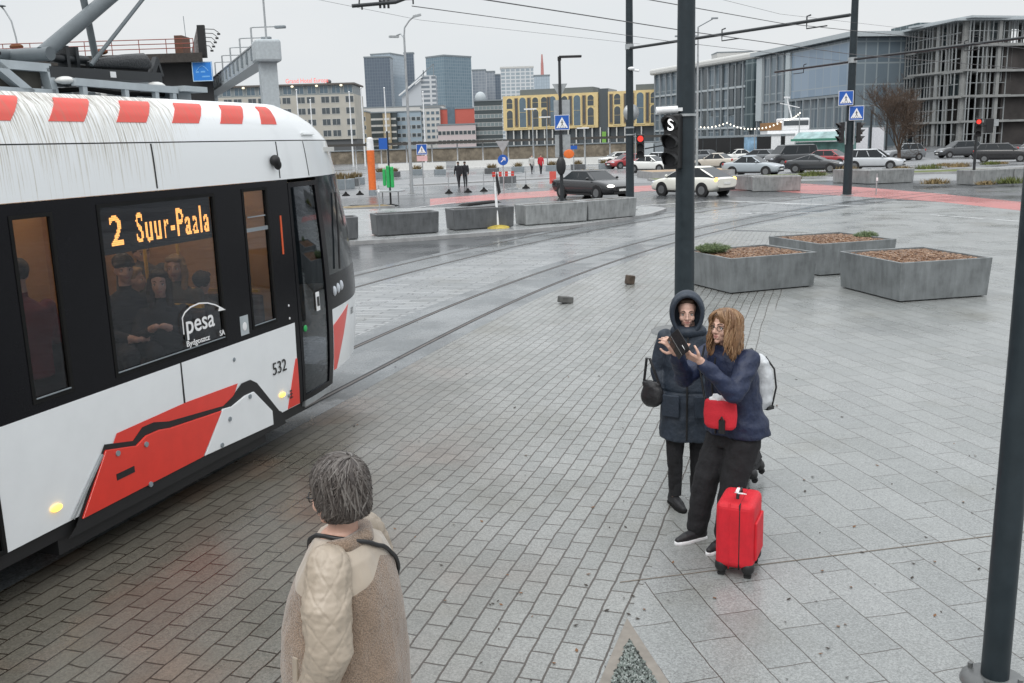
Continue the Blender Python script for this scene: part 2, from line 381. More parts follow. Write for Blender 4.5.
# ------------------------------------------------------------------ tram track alignment
TA = R(18.4); TD = Vector((math.sin(TA), math.cos(TA), 0)); TN = Vector((math.cos(TA), -math.sin(TA), 0))
def _track():
    pts = []; s0 = 11.0; p = TD*(-12) + TN*(-5.76); hd = TA; st = .5; s = -12.0
    while s < 70:
        pts.append((p.copy(), hd)); 
        k = 0 if s < s0 else (.0155*min(1, (s-s0)/5))
        if hd > R(62): k = 0
        hd += k*st; p = p + Vector((math.sin(hd), math.cos(hd), 0))*st; s += st
    return pts
TRK = _track()
def offset(o, i0=0, i1=None, z=0, step=1):
    out = []
    for p, h in TRK[i0:i1][::step]:
        q = p - Vector((math.cos(h), -math.sin(h), 0))*o; out.append(Vector((q.x, q.y, z)))
    return out
def strip(o0, o1, z, i0=0, i1=None, mi=0, mb=None):
    mb = mb or MB(); a = offset(o0, i0, i1, z); b = offset(o1, i0, i1, z)
    for k in range(len(a)-1): mb.quad(a[k], a[k+1], b[k+1], b[k], mi)
    return mb

asphalt = wet_mat('wet_asphalt', (.060,.064,.068), .16, .36, scale=.13, pud=(.36, .66), var=.18, bump=.08)
lot_asph = wet_mat('wet_lot_asphalt', (.10,.105,.11), .2, .4, scale=.025, var=.15, bump=.08)
concrete_bed = wet_mat('wet_track_concrete', (.135,.145,.15), .16, .40, scale=.4)
island_m = wet_mat('wet_island_paving', (.26,.27,.27), .18, .45, scale=.4, var=.15)
kerb_m = mat('granite_kerb', (.30,.30,.30), .5, var=.18, scale=3, space='World')
redlane_m = wet_mat('red_lane_surface', (.40,.13,.12), .22, .42, scale=.12, var=.12, bump=.06)
white_line = wet_mat('road_line_paint', (.50,.51,.51), .2, .5, scale=.8, var=.2)
PA = paver_mat('granite_pavers', R(72), .29, .148, (.212,.219,.213), (.256,.262,.255), (.055,.046,.038), .30, stain=(-5.76*math.cos(TA)+.0, 5.76*math.sin(TA), -TA, 1.3, 5.2, (.47, .42, .355)), grain=.23, mortar=.0075)
PB = paver_mat('granite_slabs', R(102), .66, .29, (.215,.224,.221), (.252,.260,.256), (.070,.062,.055), .30, grain=.23, mortar=.0045, off=.42)
PC = paver_mat('track_pavers', R(162), .9, .17, (.19,.20,.205), (.30,.31,.315), (.09,.095,.10), .30, grain=.15, mortar=.02)

g = MB(); S_ = 3500; g.quad((-S_, -600, 0), (S_, -600, 0), (S_, S_*1.2, 0), (-S_, S_*1.2, 0))
struct(g.build('ground', lot_asph))
r = MB(); r.ngon([(-70, -20, .004), (60, -20, .004), (60, 56, .004), (-70, 56, .004)]); struct(r.build('road', asphalt))
# plaza: small pavers left of the diagonal joint, larger slabs right of it
tip = gnd(627, 620); bd = Vector((math.sin(R(20)), math.cos(R(20)), 0))
bl = [tip + bd*k for k in (-14, 0, 3, 8, 14, 20, 25.2)]
edge = offset(-.32, 0, 118)
iend = min(range(len(edge)), key=lambda i: (edge[i]-bl[-1]).length)
pa = MB(); pa.ngon([Vector((q.x, q.y, .008)) for q in edge[:iend+1]] + [Vector((q.x, q.y, .008)) for q in reversed(bl)])
struct(pa.build('plaza_pavers', PA))
pb = MB(); pts = [Vector((q.x, q.y, .008)) for q in bl] + [Vector((q.x, q.y, .008)) for q in edge[iend+1:]]
last = pts[-1]; pts += [Vector((last.x+8, last.y-9, .008)), Vector((last.x+8, -16, .008)), Vector((-2, -16, .008))]
pb.ngon(pts); struct(pb.build('plaza_slabs', PB))
# one long straight joint with a narrow course across the slabs
ja = gnd(620, 584); jb = gnd(1003, 536); jm = MB(); dj = (jb-ja).normalized(); nj = Vector((-dj.y, dj.x, 0))
jm.quad(ja+Vector((0,0,.011)), jb+dj*6+Vector((0,0,.011)), jb+dj*6+nj*.012+Vector((0,0,.011)), ja+nj*.012+Vector((0,0,.011)))
struct(jm.build('paving_joint', mat('joint_sand', (.15,.125,.10), .8, space='World')))
# track beds, pavers between the tracks, rails
struct(strip(-.32, 1.40, .009, 0, 130).build('track_bed', concrete_bed))
struct(strip(1.40, 3.85, .0085, 0, 130).build('track_paving', PC))
struct(strip(3.85, 5.5, .009, 0, 130).build('far_track_bed', concrete_bed))
railtop = mat('rail_steel', (.10,.08,.07), .38, metal=.4, var=.3, scale=3)
for o in (0, 1.0, 4.10, 5.12):
    rm = MB(); strip(o-.022, o+.022, .014, 0, 130, 0, rm); strip(o+.023, o+.060, .012, 0, 130, 1, rm); strip(o-.036, o-.023, .012, 0, 130, 1, rm)
    ob = struct(rm.build('tram_rail', [railtop, M['seam']]))
# traffic island with kerb
isl = [gnd(*p) for p in ((300,246),(355,245),(420,241),(500,235),(570,229),(620,222),(650,217),(662,213))]
isl += [Vector((6.6, 40.0, 0)), Vector((6.2, 41.3, 0)), Vector((4, 42.5, 0)), Vector((-2, 44.5, 0)), Vector((-16, 46.5, 0)), Vector((-16, 31, 0))]
cen = sum(isl, Vector())/len(isl)
def inset(poly, d):
    out = []; n = len(poly)
    for i in range(n):
        a, b, c = poly[i-1], poly[i], poly[(i+1) % n]
        e1 = (b-a).normalized(); e2 = (c-b).normalized(); nn = Vector((-(e1.y+e2.y), e1.x+e2.x, 0)).normalized()
        out.append(b + nn*d)
    return out
def raised(name, poly, h, topm, km, kw=.16):
    inn = inset(poly, kw); mb = MB(); n = len(poly); H = Vector((0,0,h))
    for i in range(n):
        j = (i+1) % n
        mb.quad(poly[i], poly[j], poly[j]+H, poly[i]+H, 1); mb.quad(poly[i]+H, poly[j]+H, inn[j]+H, inn[i]+H, 1)
    mb.ngon([p+H for p in inn], 0)
    return struct(mb.build(name, [topm, km]))
raised('traffic_island', isl, .12, island_m, kerb_m)
# red cycle lanes and painted lines, laid as sheets
def ribbon(name, ptsL, ptsR, z, m):
    mb = MB()
    for k in range(len(ptsL)-1): mb.quad(*(Vector((p.x, p.y, z)) for p in (ptsL[k], ptsL[k+1], ptsR[k+1], ptsR[k])))
    return struct(mb.build(name, m))
ribbon('cycle_lane', [gnd(430,199), gnd(480,195), gnd(560,190), gnd(640,186)], [gnd(430,206), gnd(480,201), gnd(560,196), gnd(640,192)], .009, redlane_m)
ribbon('cycle_lane_crossing', [gnd(640,186), gnd(700,183), gnd(770,182.5), gnd(810,184), gnd(870,188), gnd(940,194), gnd(1040,204)], [gnd(640,191.5), gnd(700,190), gnd(770,191), gnd(810,194), gnd(870,197.5), gnd(940,202), gnd(1040,213)], .0095, redlane_m)
def pline(a, b, wd, z=.013):
    a, b = gnd(*a), gnd(*b); d = (b-a).normalized(); nn = Vector((-d.y, d.x, 0))*wd/2; zz = Vector((0,0,z))
    mb = MB(); mb.quad(a-nn+zz, b-nn+zz, b+nn+zz, a+nn+zz); return struct(mb.build('road_marking', white_line))
pline((640,206),(720,201),.25); pline((720,201),(860,206.5),.3); pline((700,214),(905,212),.14); pline((350,216),(455,203),.2); pline((660,221),(760,213),.12); pline((930,215),(1024,222),.16)
# far car park: pale wet apron, grass verges, kerbs
ribbon('car_park', [gnd(-200,172), gnd(300,170), gnd(640,164.5), gnd(1300,150)], [gnd(-200,206), gnd(300,201), gnd(640,183), gnd(1300,178)], .006, wet_mat('pale_wet_apron', (.20,.205,.21), .15, .45, scale=.05))
def verge(name, a, b, wd, h=.14, m=None):
    a, b = gnd(*a), gnd(*b); d = (b-a).normalized(); nn = Vector((-d.y, d.x, 0))
    return raised(name, [a, b, b+nn*wd, a+nn*wd], h, m or M['grass'], kerb_m)
verge('verge', (842,177), (1060,170), 3.2); verge('verge', (655,182), (838,176), 2.6)
verge('verge', (345,211), (395,208), 1.6, .12, M['straw']); verge('verge', (415,186), (612,176), 1.2, .10, kerb_m)
soil = mat('pale_soil', (.36,.26,.17), .9, var=.25, scale=.6, space='World')
verge('earth_bank', (652,179), (738,176), 4.5, .5, soil)
# concrete steps the camera and the woman stand on (just below the frame)
stp = MB(); stp.box((0, 1.1, .18), (14, 5.4, .36)); stp.box((0, .1, .54), (14, 1.6, .36)); stp.box((0, -1.9, .72), (14, 2.4, 1.44))
struct(stp.build('steps', mat('step_concrete', (.32,.32,.31), .7, var=.15, space='World'), bevel=.01))
# gravel triangle with concrete edging
gl, gr = gnd(600, 683), gnd(668, 683); dl = (gl-tip).normalized(); dr = (gr-tip).normalized()
A2, B2 = tip + dl*1.55, tip + dr*1.55
mb = MB(); up = Vector((0,0,.014)); inn = [tip + (dl+dr).normalized()*.25, A2 + Vector((.065,0,0)), B2 - Vector((.065,0,0))]
mb.quad(tip+up, inn[0]+up, inn[1]+up, A2+up); mb.quad(tip+up, B2+up, inn[2]+up, inn[0]+up)
struct(mb.build('gravel_edging', mat('edging_concrete', (.21,.19,.165), .75, var=.2, space='World')))
gm = [mat('gravel_grey', (.14,.165,.15), .6, var=.4, scale=30, space='World'), mat('gravel_pale', (.25,.275,.26), .6, var=.3, scale=30, space='World'), mat('gravel_dark', (.05,.06,.055), .6, space='World')]
gv = MB(); gv.ngon([Vector((p.x, p.y, .010)) for p in inn], 2)
ico = [Vector(v).normalized() for v in ((1,0,0),(-1,0,0),(0,1,0),(0,-1,0),(0,0,1),(0,0,-1))]
icf = [(0,2,4),(2,1,4),(1,3,4),(3,0,4),(2,0,5),(1,2,5),(3,1,5),(0,3,5)]
for k in range(3600):
    a, b = random.random(), random.random()
    if a+b > 1: a, b = 1-a, 1-b
    p = inn[0] + (inn[1]-inn[0])*a + (inn[2]-inn[0])*b
    s = random.uniform(.006, .013); Q = Matrix.Rotation(random.uniform(0, 6), 3, 'Z') @ Matrix.Rotation(random.uniform(0, 6), 3, 'X')
    gv.add([p + Vector((0,0,.012+random.random()*.012)) + Q @ Vector((v.x*s*random.uniform(.7,1.4), v.y*s, v.z*s*.75)) for v in ico], icf, random.choice((0,0,1,1,2)))
tag(gv.build('gravel', gm, fix=False), 'grey gravel filling the small triangle in the paving', 'gravel', kind='stuff')
# fallen leaves and grit
lm = [mat('leaf_brown', (.16,.075,.03), .8, space='World'), mat('leaf_dark', (.04,.032,.025), .8, space='World')]
lf = MB()
for k in range(150):
    px, py = random.uniform(330, 1010), random.uniform(285, 680)
    p = gnd(px, py, .012)
    if k < 14: p = gnd(random.gauss(497, 5), random.gauss(0, 0)+random.uniform(600,606), .012) if k < 3 else p
    s = random.uniform(.008, .022)*(1.0+.25*(p.y > 9)); a = random.uniform(0, 6)
    ex, ey = Vector((math.cos(a), math.sin(a), 0))*s, Vector((-math.sin(a), math.cos(a), 0))*s*.6
    lf.add([p-ex, p-ey+Vector((0,0,.004)), p+ex+Vector((0,0,.008)), p+ey+Vector((0,0,.002))], [(0,1,2,3)], random.choice((0,1,1)))
tag(lf.build('fallen_leaves', lm, fix=False), 'scattered fallen leaves and grit on the wet pavers', 'leaves', kind='stuff')
# ------------------------------------------------------------------ TRAM (local: +Y forward along the rails, +X towards the plaza)
tram = thing('tram', 'white and red tram with black window band and amber destination display', 'tram', TN*(-6.25), -TA)
NOSE = [(8.3,1.15),(8.7,1.135),(9.1,1.09),(9.5,1.02),(9.9,.92),(10.25,.79),(10.55,.63),(10.78,.45),(10.92,.26),(10.98,.10),(11.0,0)]
NL = [0]
for a, b in zip(NOSE, NOSE[1:]): NL.append(NL[-1]+math.hypot(b[0]-a[0], b[1]-a[1]))
UN = 8.3; UC = UN + NL[-1]; U0 = -6.0
def plan(U):
    if U <= UN: return U, 1.15
    d = min(U-UN, NL[-1])
    for i in range(len(NL)-1):
        if d <= NL[i+1]+1e-9:
            t = (d-NL[i])/(NL[i+1]-NL[i])
            P = [NOSE[max(0, min(len(NOSE)-1, j))] for j in (i-1, i, i+1, i+2)]
            if i == 0: P[0] = (7.9, 1.15)
            def cr(a, b, c, e): return .5*((2*b)+(-a+c)*t+(2*a-5*b+4*c-e)*t*t+(-a+3*b-3*c+e)*t**3)
            return cr(*[q[0] for q in P]), max(0, cr(*[q[1] for q in P])) if i < len(NL)-2 else (P[1][1]*(1-t))
    return NOSE[-1]
def interp(tab, z):
    if z <= tab[0][0]: return tab[0][1]
    for (a, va), (b, vb) in zip(tab, tab[1:]):
        if z <= b:
            t = (z-a)/(b-a); return va+(vb-va)*t
    return tab[-1][1]
KZ = [(.25,.92),(.55,1.0),(.9,1.05),(1.35,1.07),(2.0,1.03),(2.7,.92),(3.08,.84),(3.24,.73),(3.36,.58),(3.44,.42)]
WZ = [(.25,.985),(.6,1.0),(2.7,1.0),(2.95,.992),(3.08,.982),(3.2,.958),(3.3,.925),(3.38,.88),(3.44,.80)]
def surf(U, z, off=0.0, side=1):
    def base(U, z):
        s, wd = plan(U)
        if s > UN: s = UN + (s-UN)*interp(KZ, z)
        return Vector((wd*interp(WZ, z), s, z))
    p = base(U, z)
    if off:
        e = .02
        du = base(min(U+e, UC), z)-base(max(U-e, U0-1), z); dz = base(U, z+e)-base(U, z-e)
        nrm = du.cross(dz); nrm.normalize()
        if nrm.x < 0 and U < UN+1: nrm = -nrm
        if U >= UC-.02: nrm = Vector((0, 1, 0))
        p = p + nrm*off
    return Vector((p.x*side, p.y, p.z))
def patch(mb, U_, Z_, off=0.0, th=.03, side=1, mi=0, umax=.12, zmax=.10):
    """solid shell piece over [U]x[Z] on the tram's skin"""
    nu = max(1, math.ceil((U_[1]-U_[0])/(umax if U_[1] > UN-.1 else 2.0))); nz = max(1, math.ceil((Z_[1]-Z_[0])/zmax))
    return quadpatch(mb, (U_[0], Z_[0]), (U_[1], Z_[0]), (U_[1], Z_[1]), (U_[0], Z_[1]), off, th, side, mi, nu, nz)
def quadpatch(mb, a, b, c, d, off=.004, th=.004, side=1, mi=0, nu=6, nz=4):
    out, inn = [], []
    for j in range(nz+1):
        v = j/nz
        for i in range(nu+1):
            u = i/nu
            U = (a[0]*(1-u)+b[0]*u)*(1-v)+(d[0]*(1-u)+c[0]*u)*v; z = (a[1]*(1-u)+b[1]*u)*(1-v)+(d[1]*(1-u)+c[1]*u)*v
            out.append(surf(U, z, off, side)); inn.append(surf(U, z, off-th, side))
    W = nu+1; fs = [(j*W+i, j*W+i+1, (j+1)*W+i+1, (j+1)*W+i) for j in range(nz) for i in range(nu)]
    n = len(out); mb.add(out, fs, mi, True)
    mb.add(inn, [tuple(reversed(f)) for f in fs], mi, True)
    per = [i for i in range(nu)] + [j*W+nu for j in range(nz)] + [nz*W+i for i in range(nu, 0, -1)] + [j*W for j in range(nz, 0, -1)]
    vs = [out[k] for k in per]+[inn[k] for k in per]; m = len(per)
    mb.add(vs, [(i, (i+1) % m, m+(i+1) % m, m+i) for i in range(m)], mi)
    return mb
def poly_side(mb, pts, off, th, mi=0):
    """flat plate on the straight side: polygon in (s, z)"""
    mb.prism([(1.15+off-th, s, z) for s, z in pts], (th, 0, 0), mi)

BT, BB = 2.70, 1.27
dirtm, dnt, dbs = _nodes('tram_white_streaked')     # white paint with rain-washed dirt streaks near the roof
dbs.inputs['Roughness'].default_value = .25; dbs.inputs['Coat Weight'].default_value = .4
_tc = N(dnt, 'ShaderNodeTexCoord'); _mp = N(dnt, 'ShaderNodeMapping'); _mp.inputs['Scale'].default_value = (4, 38, .8); dnt.links.new(_tc.outputs['Object'], _mp.inputs[0])
_n = N(dnt, 'ShaderNodeTexNoise', i_Scale=1.6, i_Detail=5, i_Roughness=.75); dnt.links.new(_mp.outputs[0], _n.inputs['Vector'])
_sp = N(dnt, 'ShaderNodeSeparateXYZ'); dnt.links.new(_tc.outputs['Object'], _sp.inputs[0])
_zr = N(dnt, 'ShaderNodeMapRange'); _zr.inputs[1].default_value = 2.55; _zr.inputs[2].default_value = 3.40; _zr.inputs[3].default_value = -.16; _zr.inputs[4].default_value = .11; dnt.links.new(_sp.outputs[2], _zr.inputs[0])
_yr = N(dnt, 'ShaderNodeMapRange'); _yr.inputs[1].default_value = 6.6; _yr.inputs[2].default_value = 7.8; _yr.inputs[3].default_value = 0; _yr.inputs[4].default_value = -.30; dnt.links.new(_sp.outputs[1], _yr.inputs[0])
_a = N(dnt, 'ShaderNodeMath', operation='ADD'); dnt.links.new(_n.outputs[0], _a.inputs[0]); dnt.links.new(_zr.outputs[0], _a.inputs[1])
_a2 = N(dnt, 'ShaderNodeMath', operation='ADD'); dnt.links.new(_a.outputs[0], _a2.inputs[0]); dnt.links.new(_yr.outputs[0], _a2.inputs[1])
_r = ramp(dnt, _a2.outputs[0], [(.47, (.80,.82,.83)), (.57, (.66,.65,.61)), (.70, (.24,.22,.18))]); dnt.links.new(_r.outputs[0], dbs.inputs['Base Color'])
chev_m, cnt, cbs = _nodes('chevron_film_dirty'); _tc = N(cnt, 'ShaderNodeTexCoord'); _mp = N(cnt, 'ShaderNodeMapping'); _mp.inputs['Scale'].default_value = (4, 26, .9); cnt.links.new(_tc.outputs['Object'], _mp.inputs[0])
_n = N(cnt, 'ShaderNodeTexNoise', i_Scale=1.6, i_Detail=5, i_Roughness=.75); cnt.links.new(_mp.outputs[0], _n.inputs['Vector'])
_r = ramp(cnt, _n.outputs[0], [(.45, (.70,.075,.055)), (.75, (.50,.13,.09))]); cnt.links.new(_r.outputs[0], cbs.inputs['Base Color']); cbs.inputs['Roughness'].default_value = .45

# shells, both sides
low = MB(); up = MB(); band = MB(); roofm = MB()
OPEN = [(4.95,5.33,1.34,2.62),(5.76,7.20,1.33,2.64),(7.62,8.04,1.34,2.65)]
EXTRA = [(3.38,4.58,.42,2.62),(1.6,3.1,1.33,2.64),(-.2,1.3,1.33,2.64),(-2.4,-1.2,.42,2.62),(-5.2,-2.9,1.33,2.64)]
def ulist(lo, hi): return [u for u in (-6.0,-5.2,-2.9,-2.4,-1.2,-.2,1.3,1.6,3.1,3.38,4.58,4.95,5.33,5.76,7.20,7.62,8.04,8.44,8.86,9.3) if lo <= u <= hi]
for side in (1, -1):
    band = MB()
    us = ulist(U0, 8.44); zs = [BB, 1.33, 1.34, 2.62, 2.64, 2.65, BT]
    for a, b in zip(us, us[1:]):
        for za, zb in zip(zs, zs[1:]):
            um, zm = (a+b)/2, (za+zb)/2
            if any(o[0] < um < o[1] and o[2] < zm < o[3] for o in OPEN+EXTRA): continue
            patch(band, (a, b), (za, zb), 0, .05, side, zmax=2)
    band.build('window_band', M['tram_black'], tram)
    # lower white wall; the doors cut through it
    cut = [(-6,-2.4),(-1.2,3.38),(4.58,8.36)]
    for a, b in cut: patch(low, (a, b), (.42, BB), 0, .05, side, zmax=2)
    patch(up, (U0, UC), (BT+.004, 3.075), 0, .04, side); patch(up, (U0, UC), (3.085, 3.44), 0, .04, side)
    patch(low, (9.24, UC), (.55, BB-.03), .0, .05, side)
lo_o = low.build('lower_body', M['sea_white'], tram); up_o = up.build('upper_body', dirtm, tram)
sm = MB()
for z in (3.08,):
    for sd in (1, -1): patch(sm, (U0, UC-.5), (z-.006, z+.006), -.006, .02, sd, zmax=1)
for s_, za, zb in ((6.465, BT+.02, 3.07), (8.30, BT+.02, 3.07), (9.0, BT+.02, 3.07), (3.2, BT+.02, 3.07)): patch(sm, (s_-.008, s_+.008), (za, zb), .0025, .02)
for s_ in (6.53,): patch(sm, (s_-.008, s_+.008), (.80, BB), .0025, .02)
sm.build('panel_gap', M['seam'], tram)
# roof deck
Us = [U0+(UC-U0)*k/80 for k in range(81)]
ra = [surf(u, 3.44, 0, 1) for u in Us]; rb = [surf(u, 3.44, 0, -1) for u in Us]
for k in range(80):
    ma, mb_ = (ra[k]+rb[k])/2+Vector((0,0,.03)), (ra[k+1]+rb[k+1])/2+Vector((0,0,.03))
    roofm.quad(ra[k], ra[k+1], mb_, ma); roofm.quad(ma, mb_, rb[k+1], rb[k])
roofm.build('roof', M['mid_grey'], tram)
# red chevron blocks along the roof edge
for side in (1, -1):
    for k in range(13):
        a0, a1 = [(4.80,5.14),(5.47,5.81),(6.15,6.49),(6.81,7.17),(7.48,7.82),(8.14,8.46),(8.86,9.2)][k-7] if k >= 7 else (4.80-.67*(7-k), 5.14-.67*(7-k))
        mb = MB(); le = .19 if a0 < 7 else (.17 if a0 < 8 else .10)
        quadpatch(mb, (a0, 3.235), (a1, 3.235), (a1+le, 3.405), (a0+le, 3.405), .003, .012, side, 0, 3, 8)
        mb.build('roof_chevron', chev_m, tram)
# windows: gasket, pane
glassM = M['tram_glass']
def window(o, side, pane_m, name='window'):
    f = MB(); U0_, U1_, z0, z1 = o; g_ = .028
    patch(f, (U0_-g_*0, U1_), (z0, z0+g_), .006, .03, side, zmax=1); patch(f, (U0_, U1_), (z1-g_, z1), .006, .03, side, zmax=1)
    patch(f, (U0_, U0_+g_), (z0+g_, z1-g_), .006, .03, side, zmax=3); patch(f, (U1_-g_, U1_), (z0+g_, z1-g_), .006, .03, side, zmax=3)
    fo = f.build(name, M['rubber'], tram)
    p = MB(); patch(p, (U0_+g_, U1_-g_), (z0+g_, z1-g_), -.012, .004, side, zmax=3); p.build('pane', pane_m, fo)
    return fo
for side in (1, -1):
    for o in OPEN + [e for e in EXTRA if e[2] > 1]:
        wo = window(o, side, glassM)
        if o[0] == 7.62:
            b_ = MB(); patch(b_, (7.648, 8.012), (2.25, 2.285), .002, .012, side); b_.build('vent_bar', M['mid_grey'], wo)
            b_ = MB(); patch(b_, (7.69, 7.985), (2.38, 2.392), .0, .006, side); b_.build('vent_edge', M['mid_grey'], wo)
        b_ = MB(); patch(b_, (o[0]+.03, o[1]-.03), (o[2]+.030, o[2]+.038), .009, .01, side); b_.build('lower_trim', M['mid_grey'], wo)
    for o in EXTRA:
        if o[2] < 1:
            for a, b in ((o[0], (o[0]+o[1])/2), ((o[0]+o[1])/2, o[1])): window((a, b, o[2], o[3]), side, M['dark_glass'], 'door')
# front cab door (dark glass, tapered part of the body) and pillar
for side in (1, -1):
    d_ = MB(); patch(d_, (8.36, 8.44), (.42, BT), .0, .05, side, zmax=.3); d_.build('door_pillar', M['tram_black'], tram)
    d_ = MB(); a, b, z0, z1 = 8.44, 9.16, .42, BT-.03
    patch(d_, (a, a+.05), (z0, z1), .004, .04, side, zmax=.3); patch(d_, (b-.05, b), (z0, z1), .004, .04, side, zmax=.3); patch(d_, (a+.05, b-.05), (z1-.05, z1), .004, .04, side); patch(d_, (a+.05, b-.05), (z0, z0+.06), .004, .04, side)
    do = d_.build('cab_door', M['tram_black'], tram)
    p = MB(); patch(p, (a+.05, b-.05), (z0+.06, z1-.05), -.01, .01, side, zmax=.3); p.build('pane', M['dark_glass'], do)
    s_ = MB(); patch(s_, (a+.02, b-.02), (.36, .42), .012, .05, side); s_.build('door_sill', M['galv'], do)
    t_ = MB(); patch(t_, (8.82, 8.90), (1.30, 1.50), .008, .006, side); t_.build('door_sticker', M['decal_white'], do)
    t_ = MB(); patch(t_, (8.835, 8.885), (1.35, 1.45), .012, .005, side); t_.build('sticker_symbol', M['decal_black'], do)
    t_ = MB(); c_ = surf(8.55, 1.17, .004, side); t_.ell(c_, (.012, .035, .035)); t_.build('door_button', M['green'], do)
    # front corner pillar and windscreen
    f_ = MB(); patch(f_, (9.17, 9.24), (.42, BT), .0, .05, side, zmax=.3); f_.build('windscreen_pillar', M['tram_black'], tram)
ws = MB()
for side in (1, -1): patch(ws, (9.24, UC), (1.62, BT), -.004, .02, side)
ws.build('windscreen', M['carglass'], tram)
wl = MB()
for side in (1, -1): patch(wl, (9.24, UC), (BB-.03, 1.62), -.002, .04, side)
wl.build('lamp_band', M['tram_black'], tram)
for side in (1, -1):
    for k in range(3):
        h_ = MB(); c_ = surf(9.34+.12*k, 1.43+.014*k, .0, side); h_.ell(c_, (.026, .036, .058), rot=Matrix.Rotation(math.atan2(surf(9.5,1.5,.1,side).y-surf(9.5,1.5,0,side).y, surf(9.5,1.5,.1,side).x-surf(9.5,1.5,0,side).x), 3, 'Z')); h_.build('headlight', M['headlamp'], tram)
wp = MB(); wp.tube([surf(9.5, 1.66, .03), surf(9.62, 2.1, .03), surf(9.8, 2.5, .02)], .012); wp.build('wiper', M['matte_black'], tram)
# red painted nose corner, red edge of the pillar
for side in (1, -1):
    t_ = MB(); quadpatch(t_, (9.25, .56), (9.34, .56), (9.80, 1.20), (9.25, 1.06), .003, .008, side, 0, 6, 8); t_.build('nose_stripe', M['tram_red'], tram)
    t_ = MB(); quadpatch(t_, (8.12, .425), (8.355, .425), (8.355, .90), (8.33, .90), .003, .008, side, 0, 4, 4); t_.build('corner_stripe', M['tram_red'], tram)
# number on the nose and on the side, other lettering
RT = Matrix(((0,0,1),(1,0,0),(0,1,0)))
def side_text(body, size, s, z, m, name, bold=0.0, sx=1.0, x=1.154):
    vs, fs = text_mesh(body, size, .0015, bold, sx)
    mb = MB(); mb.add([RT @ Vector(v) + Vector((x, s, z)) for v in vs], fs); return mb.build(name, m, tram, fix=False)
side_text('532', .175, 7.885, .83, M['decal_black'], 'fleet_number', .0, 1.0)
def nose_text(body, size, U, z, m, name):
    vs, fs = text_mesh(body, size, 0, .002, .85); mb = MB()
    mb.add([surf(U+v[0], z+v[1], .006) for v in vs], fs); return mb.build(name, m, tram, fix=False)
nose_text('532', .10, 9.92, 1.06, M['decal_black'], 'front_number')
side_text('pesa', .225, 6.63, 1.495, M['decal_white'], 'maker_lettering', .002, 1.0, 1.158)
side_text('Bydgoszcz', .068, 6.62, 1.388, M['decal_white'], 'maker_town_lettering', .0006, 1.15, 1.158)
side_text('SA', .068, 7.09, 1.388, M['decal_white'], 'maker_town_lettering', .0008, 1.0, 1.158)
ar = MB(); P0 = [(6.60, 1.50), (6.60, 1.64), (6.64, 1.68), (6.72, 1.712), (6.84, 1.725), (6.96, 1.708), (7.07, 1.672), (7.18, 1.615)]
for (a, b), (c, d) in zip(P0, P0[1:]): ar.bar((1.158, a, b), (1.158, c, d), .012, .002, up=(1,0,0))
ar.prism([(1.158, 7.12, 1.648), (1.158, 7.21, 1.605), (1.158, 7.10, 1.61)], (.002, 0, 0)); ar.build('maker_arc', M['decal_white'], tram)
stk = MB(); poly_side(stk, [(7.42, 1.32), (7.55, 1.32), (7.55, 1.50), (7.42, 1.50)], .004, .003); so_ = stk.build('wheelchair_sticker', M['grey_paint'], tram)
stk = MB(); stk.ell((1.1555, 7.485, 1.40), (.002, .035, .04)); stk.build('sticker_symbol', M['decal_white'], so_)
# destination display
db = MB(); db.box((1.09, 6.48, 2.435), (.06, 1.38, .36)); dob = db.build('destination_display', M['matte_black'], tram)
def led(body, h, s0, s1, z0, pitch=.0135):
    vs, fs = text_mesh(body, h/.72, 0, .004, 1.0, 'LEFT', 1.22)
    from mathutils.bvhtree import BVHTree
    bv = BVHTree.FromPolygons([Vector((v[0], v[1], 0)) for v in vs], fs)
    w0 = max(v[0] for v in vs); mb = MB(); k = (s1-s0)/w0
    ny = int(h*1.1/pitch); nx = int((s1-s0)/pitch)
    for i in range(nx):
        for j in range(-2, ny):
            X, Y = (i+.5)*pitch/k, (j+.5)*pitch
            if bv.ray_cast(Vector((X, Y, 1)), Vector((0,0,-1)))[0] is not None:
                c = Vector((1.1215, s0+(i+.5)*pitch, z0+(j+.5)*pitch)); q = pitch*.43
                mb.quad(c+Vector((0,-q,-q)), c+Vector((0,q,-q)), c+Vector((0,q,q)), c+Vector((0,-q,q)))
    return mb
led('2', .235, 5.90, 6.05, 2.315).build('display_digit', M['led'], dob, fix=False)
led('Suur-Paala', .235, 6.20, 7.14, 2.315).build('display_lettering', M['led'], dob, fix=False)
# bogie skirts: red panel, white panel, black steps, lower black valance
RZ = .42
blk = MB()
poly_side(blk, [(5.10,.30),(8.05,.30),(7.98,.44),(7.94,.46),(7.60,.83),(7.50,.885),(7.36,.885),(7.20,.80),(7.05,.755),(6.30,.83),(6.12,.875),(5.98,.875),(5.86,.80),(5.56,.865),(5.18,.36)], .007, .008); blk.build('bogie_recess', M['matte_black'], tram)
rp = MB(); poly_side(rp, [(5.24,.40),(6.68,.40),(7.00,.725),(6.30,.775),(6.16,.800),(6.0,.800),(5.88,.755),(5.55,.825)], .022, .02); rpo = rp.build('red_skirt_panel', M['tram_red'], tram, bevel=.004)
wpn = MB(); poly_side(wpn, [(6.70,.40),(7.80,.36),(7.80,.50),(7.52,.765),(7.38,.765),(7.16,.72),(7.02,.735)], .022, .02); wpn.build('white_skirt_panel', M['sea_white'], tram, bevel=.004)
rs = MB(); poly_side(rs, [(5.64,.83),(5.84,.78),(6.01,.85),(6.14,.85),(6.32,.80),(7.04,.74),(7.20,.78),(7.30,.90),(6.55,.925),(5.70,.91)], .003, .003); rs.build('red_flash', M['tram_red'], tram)
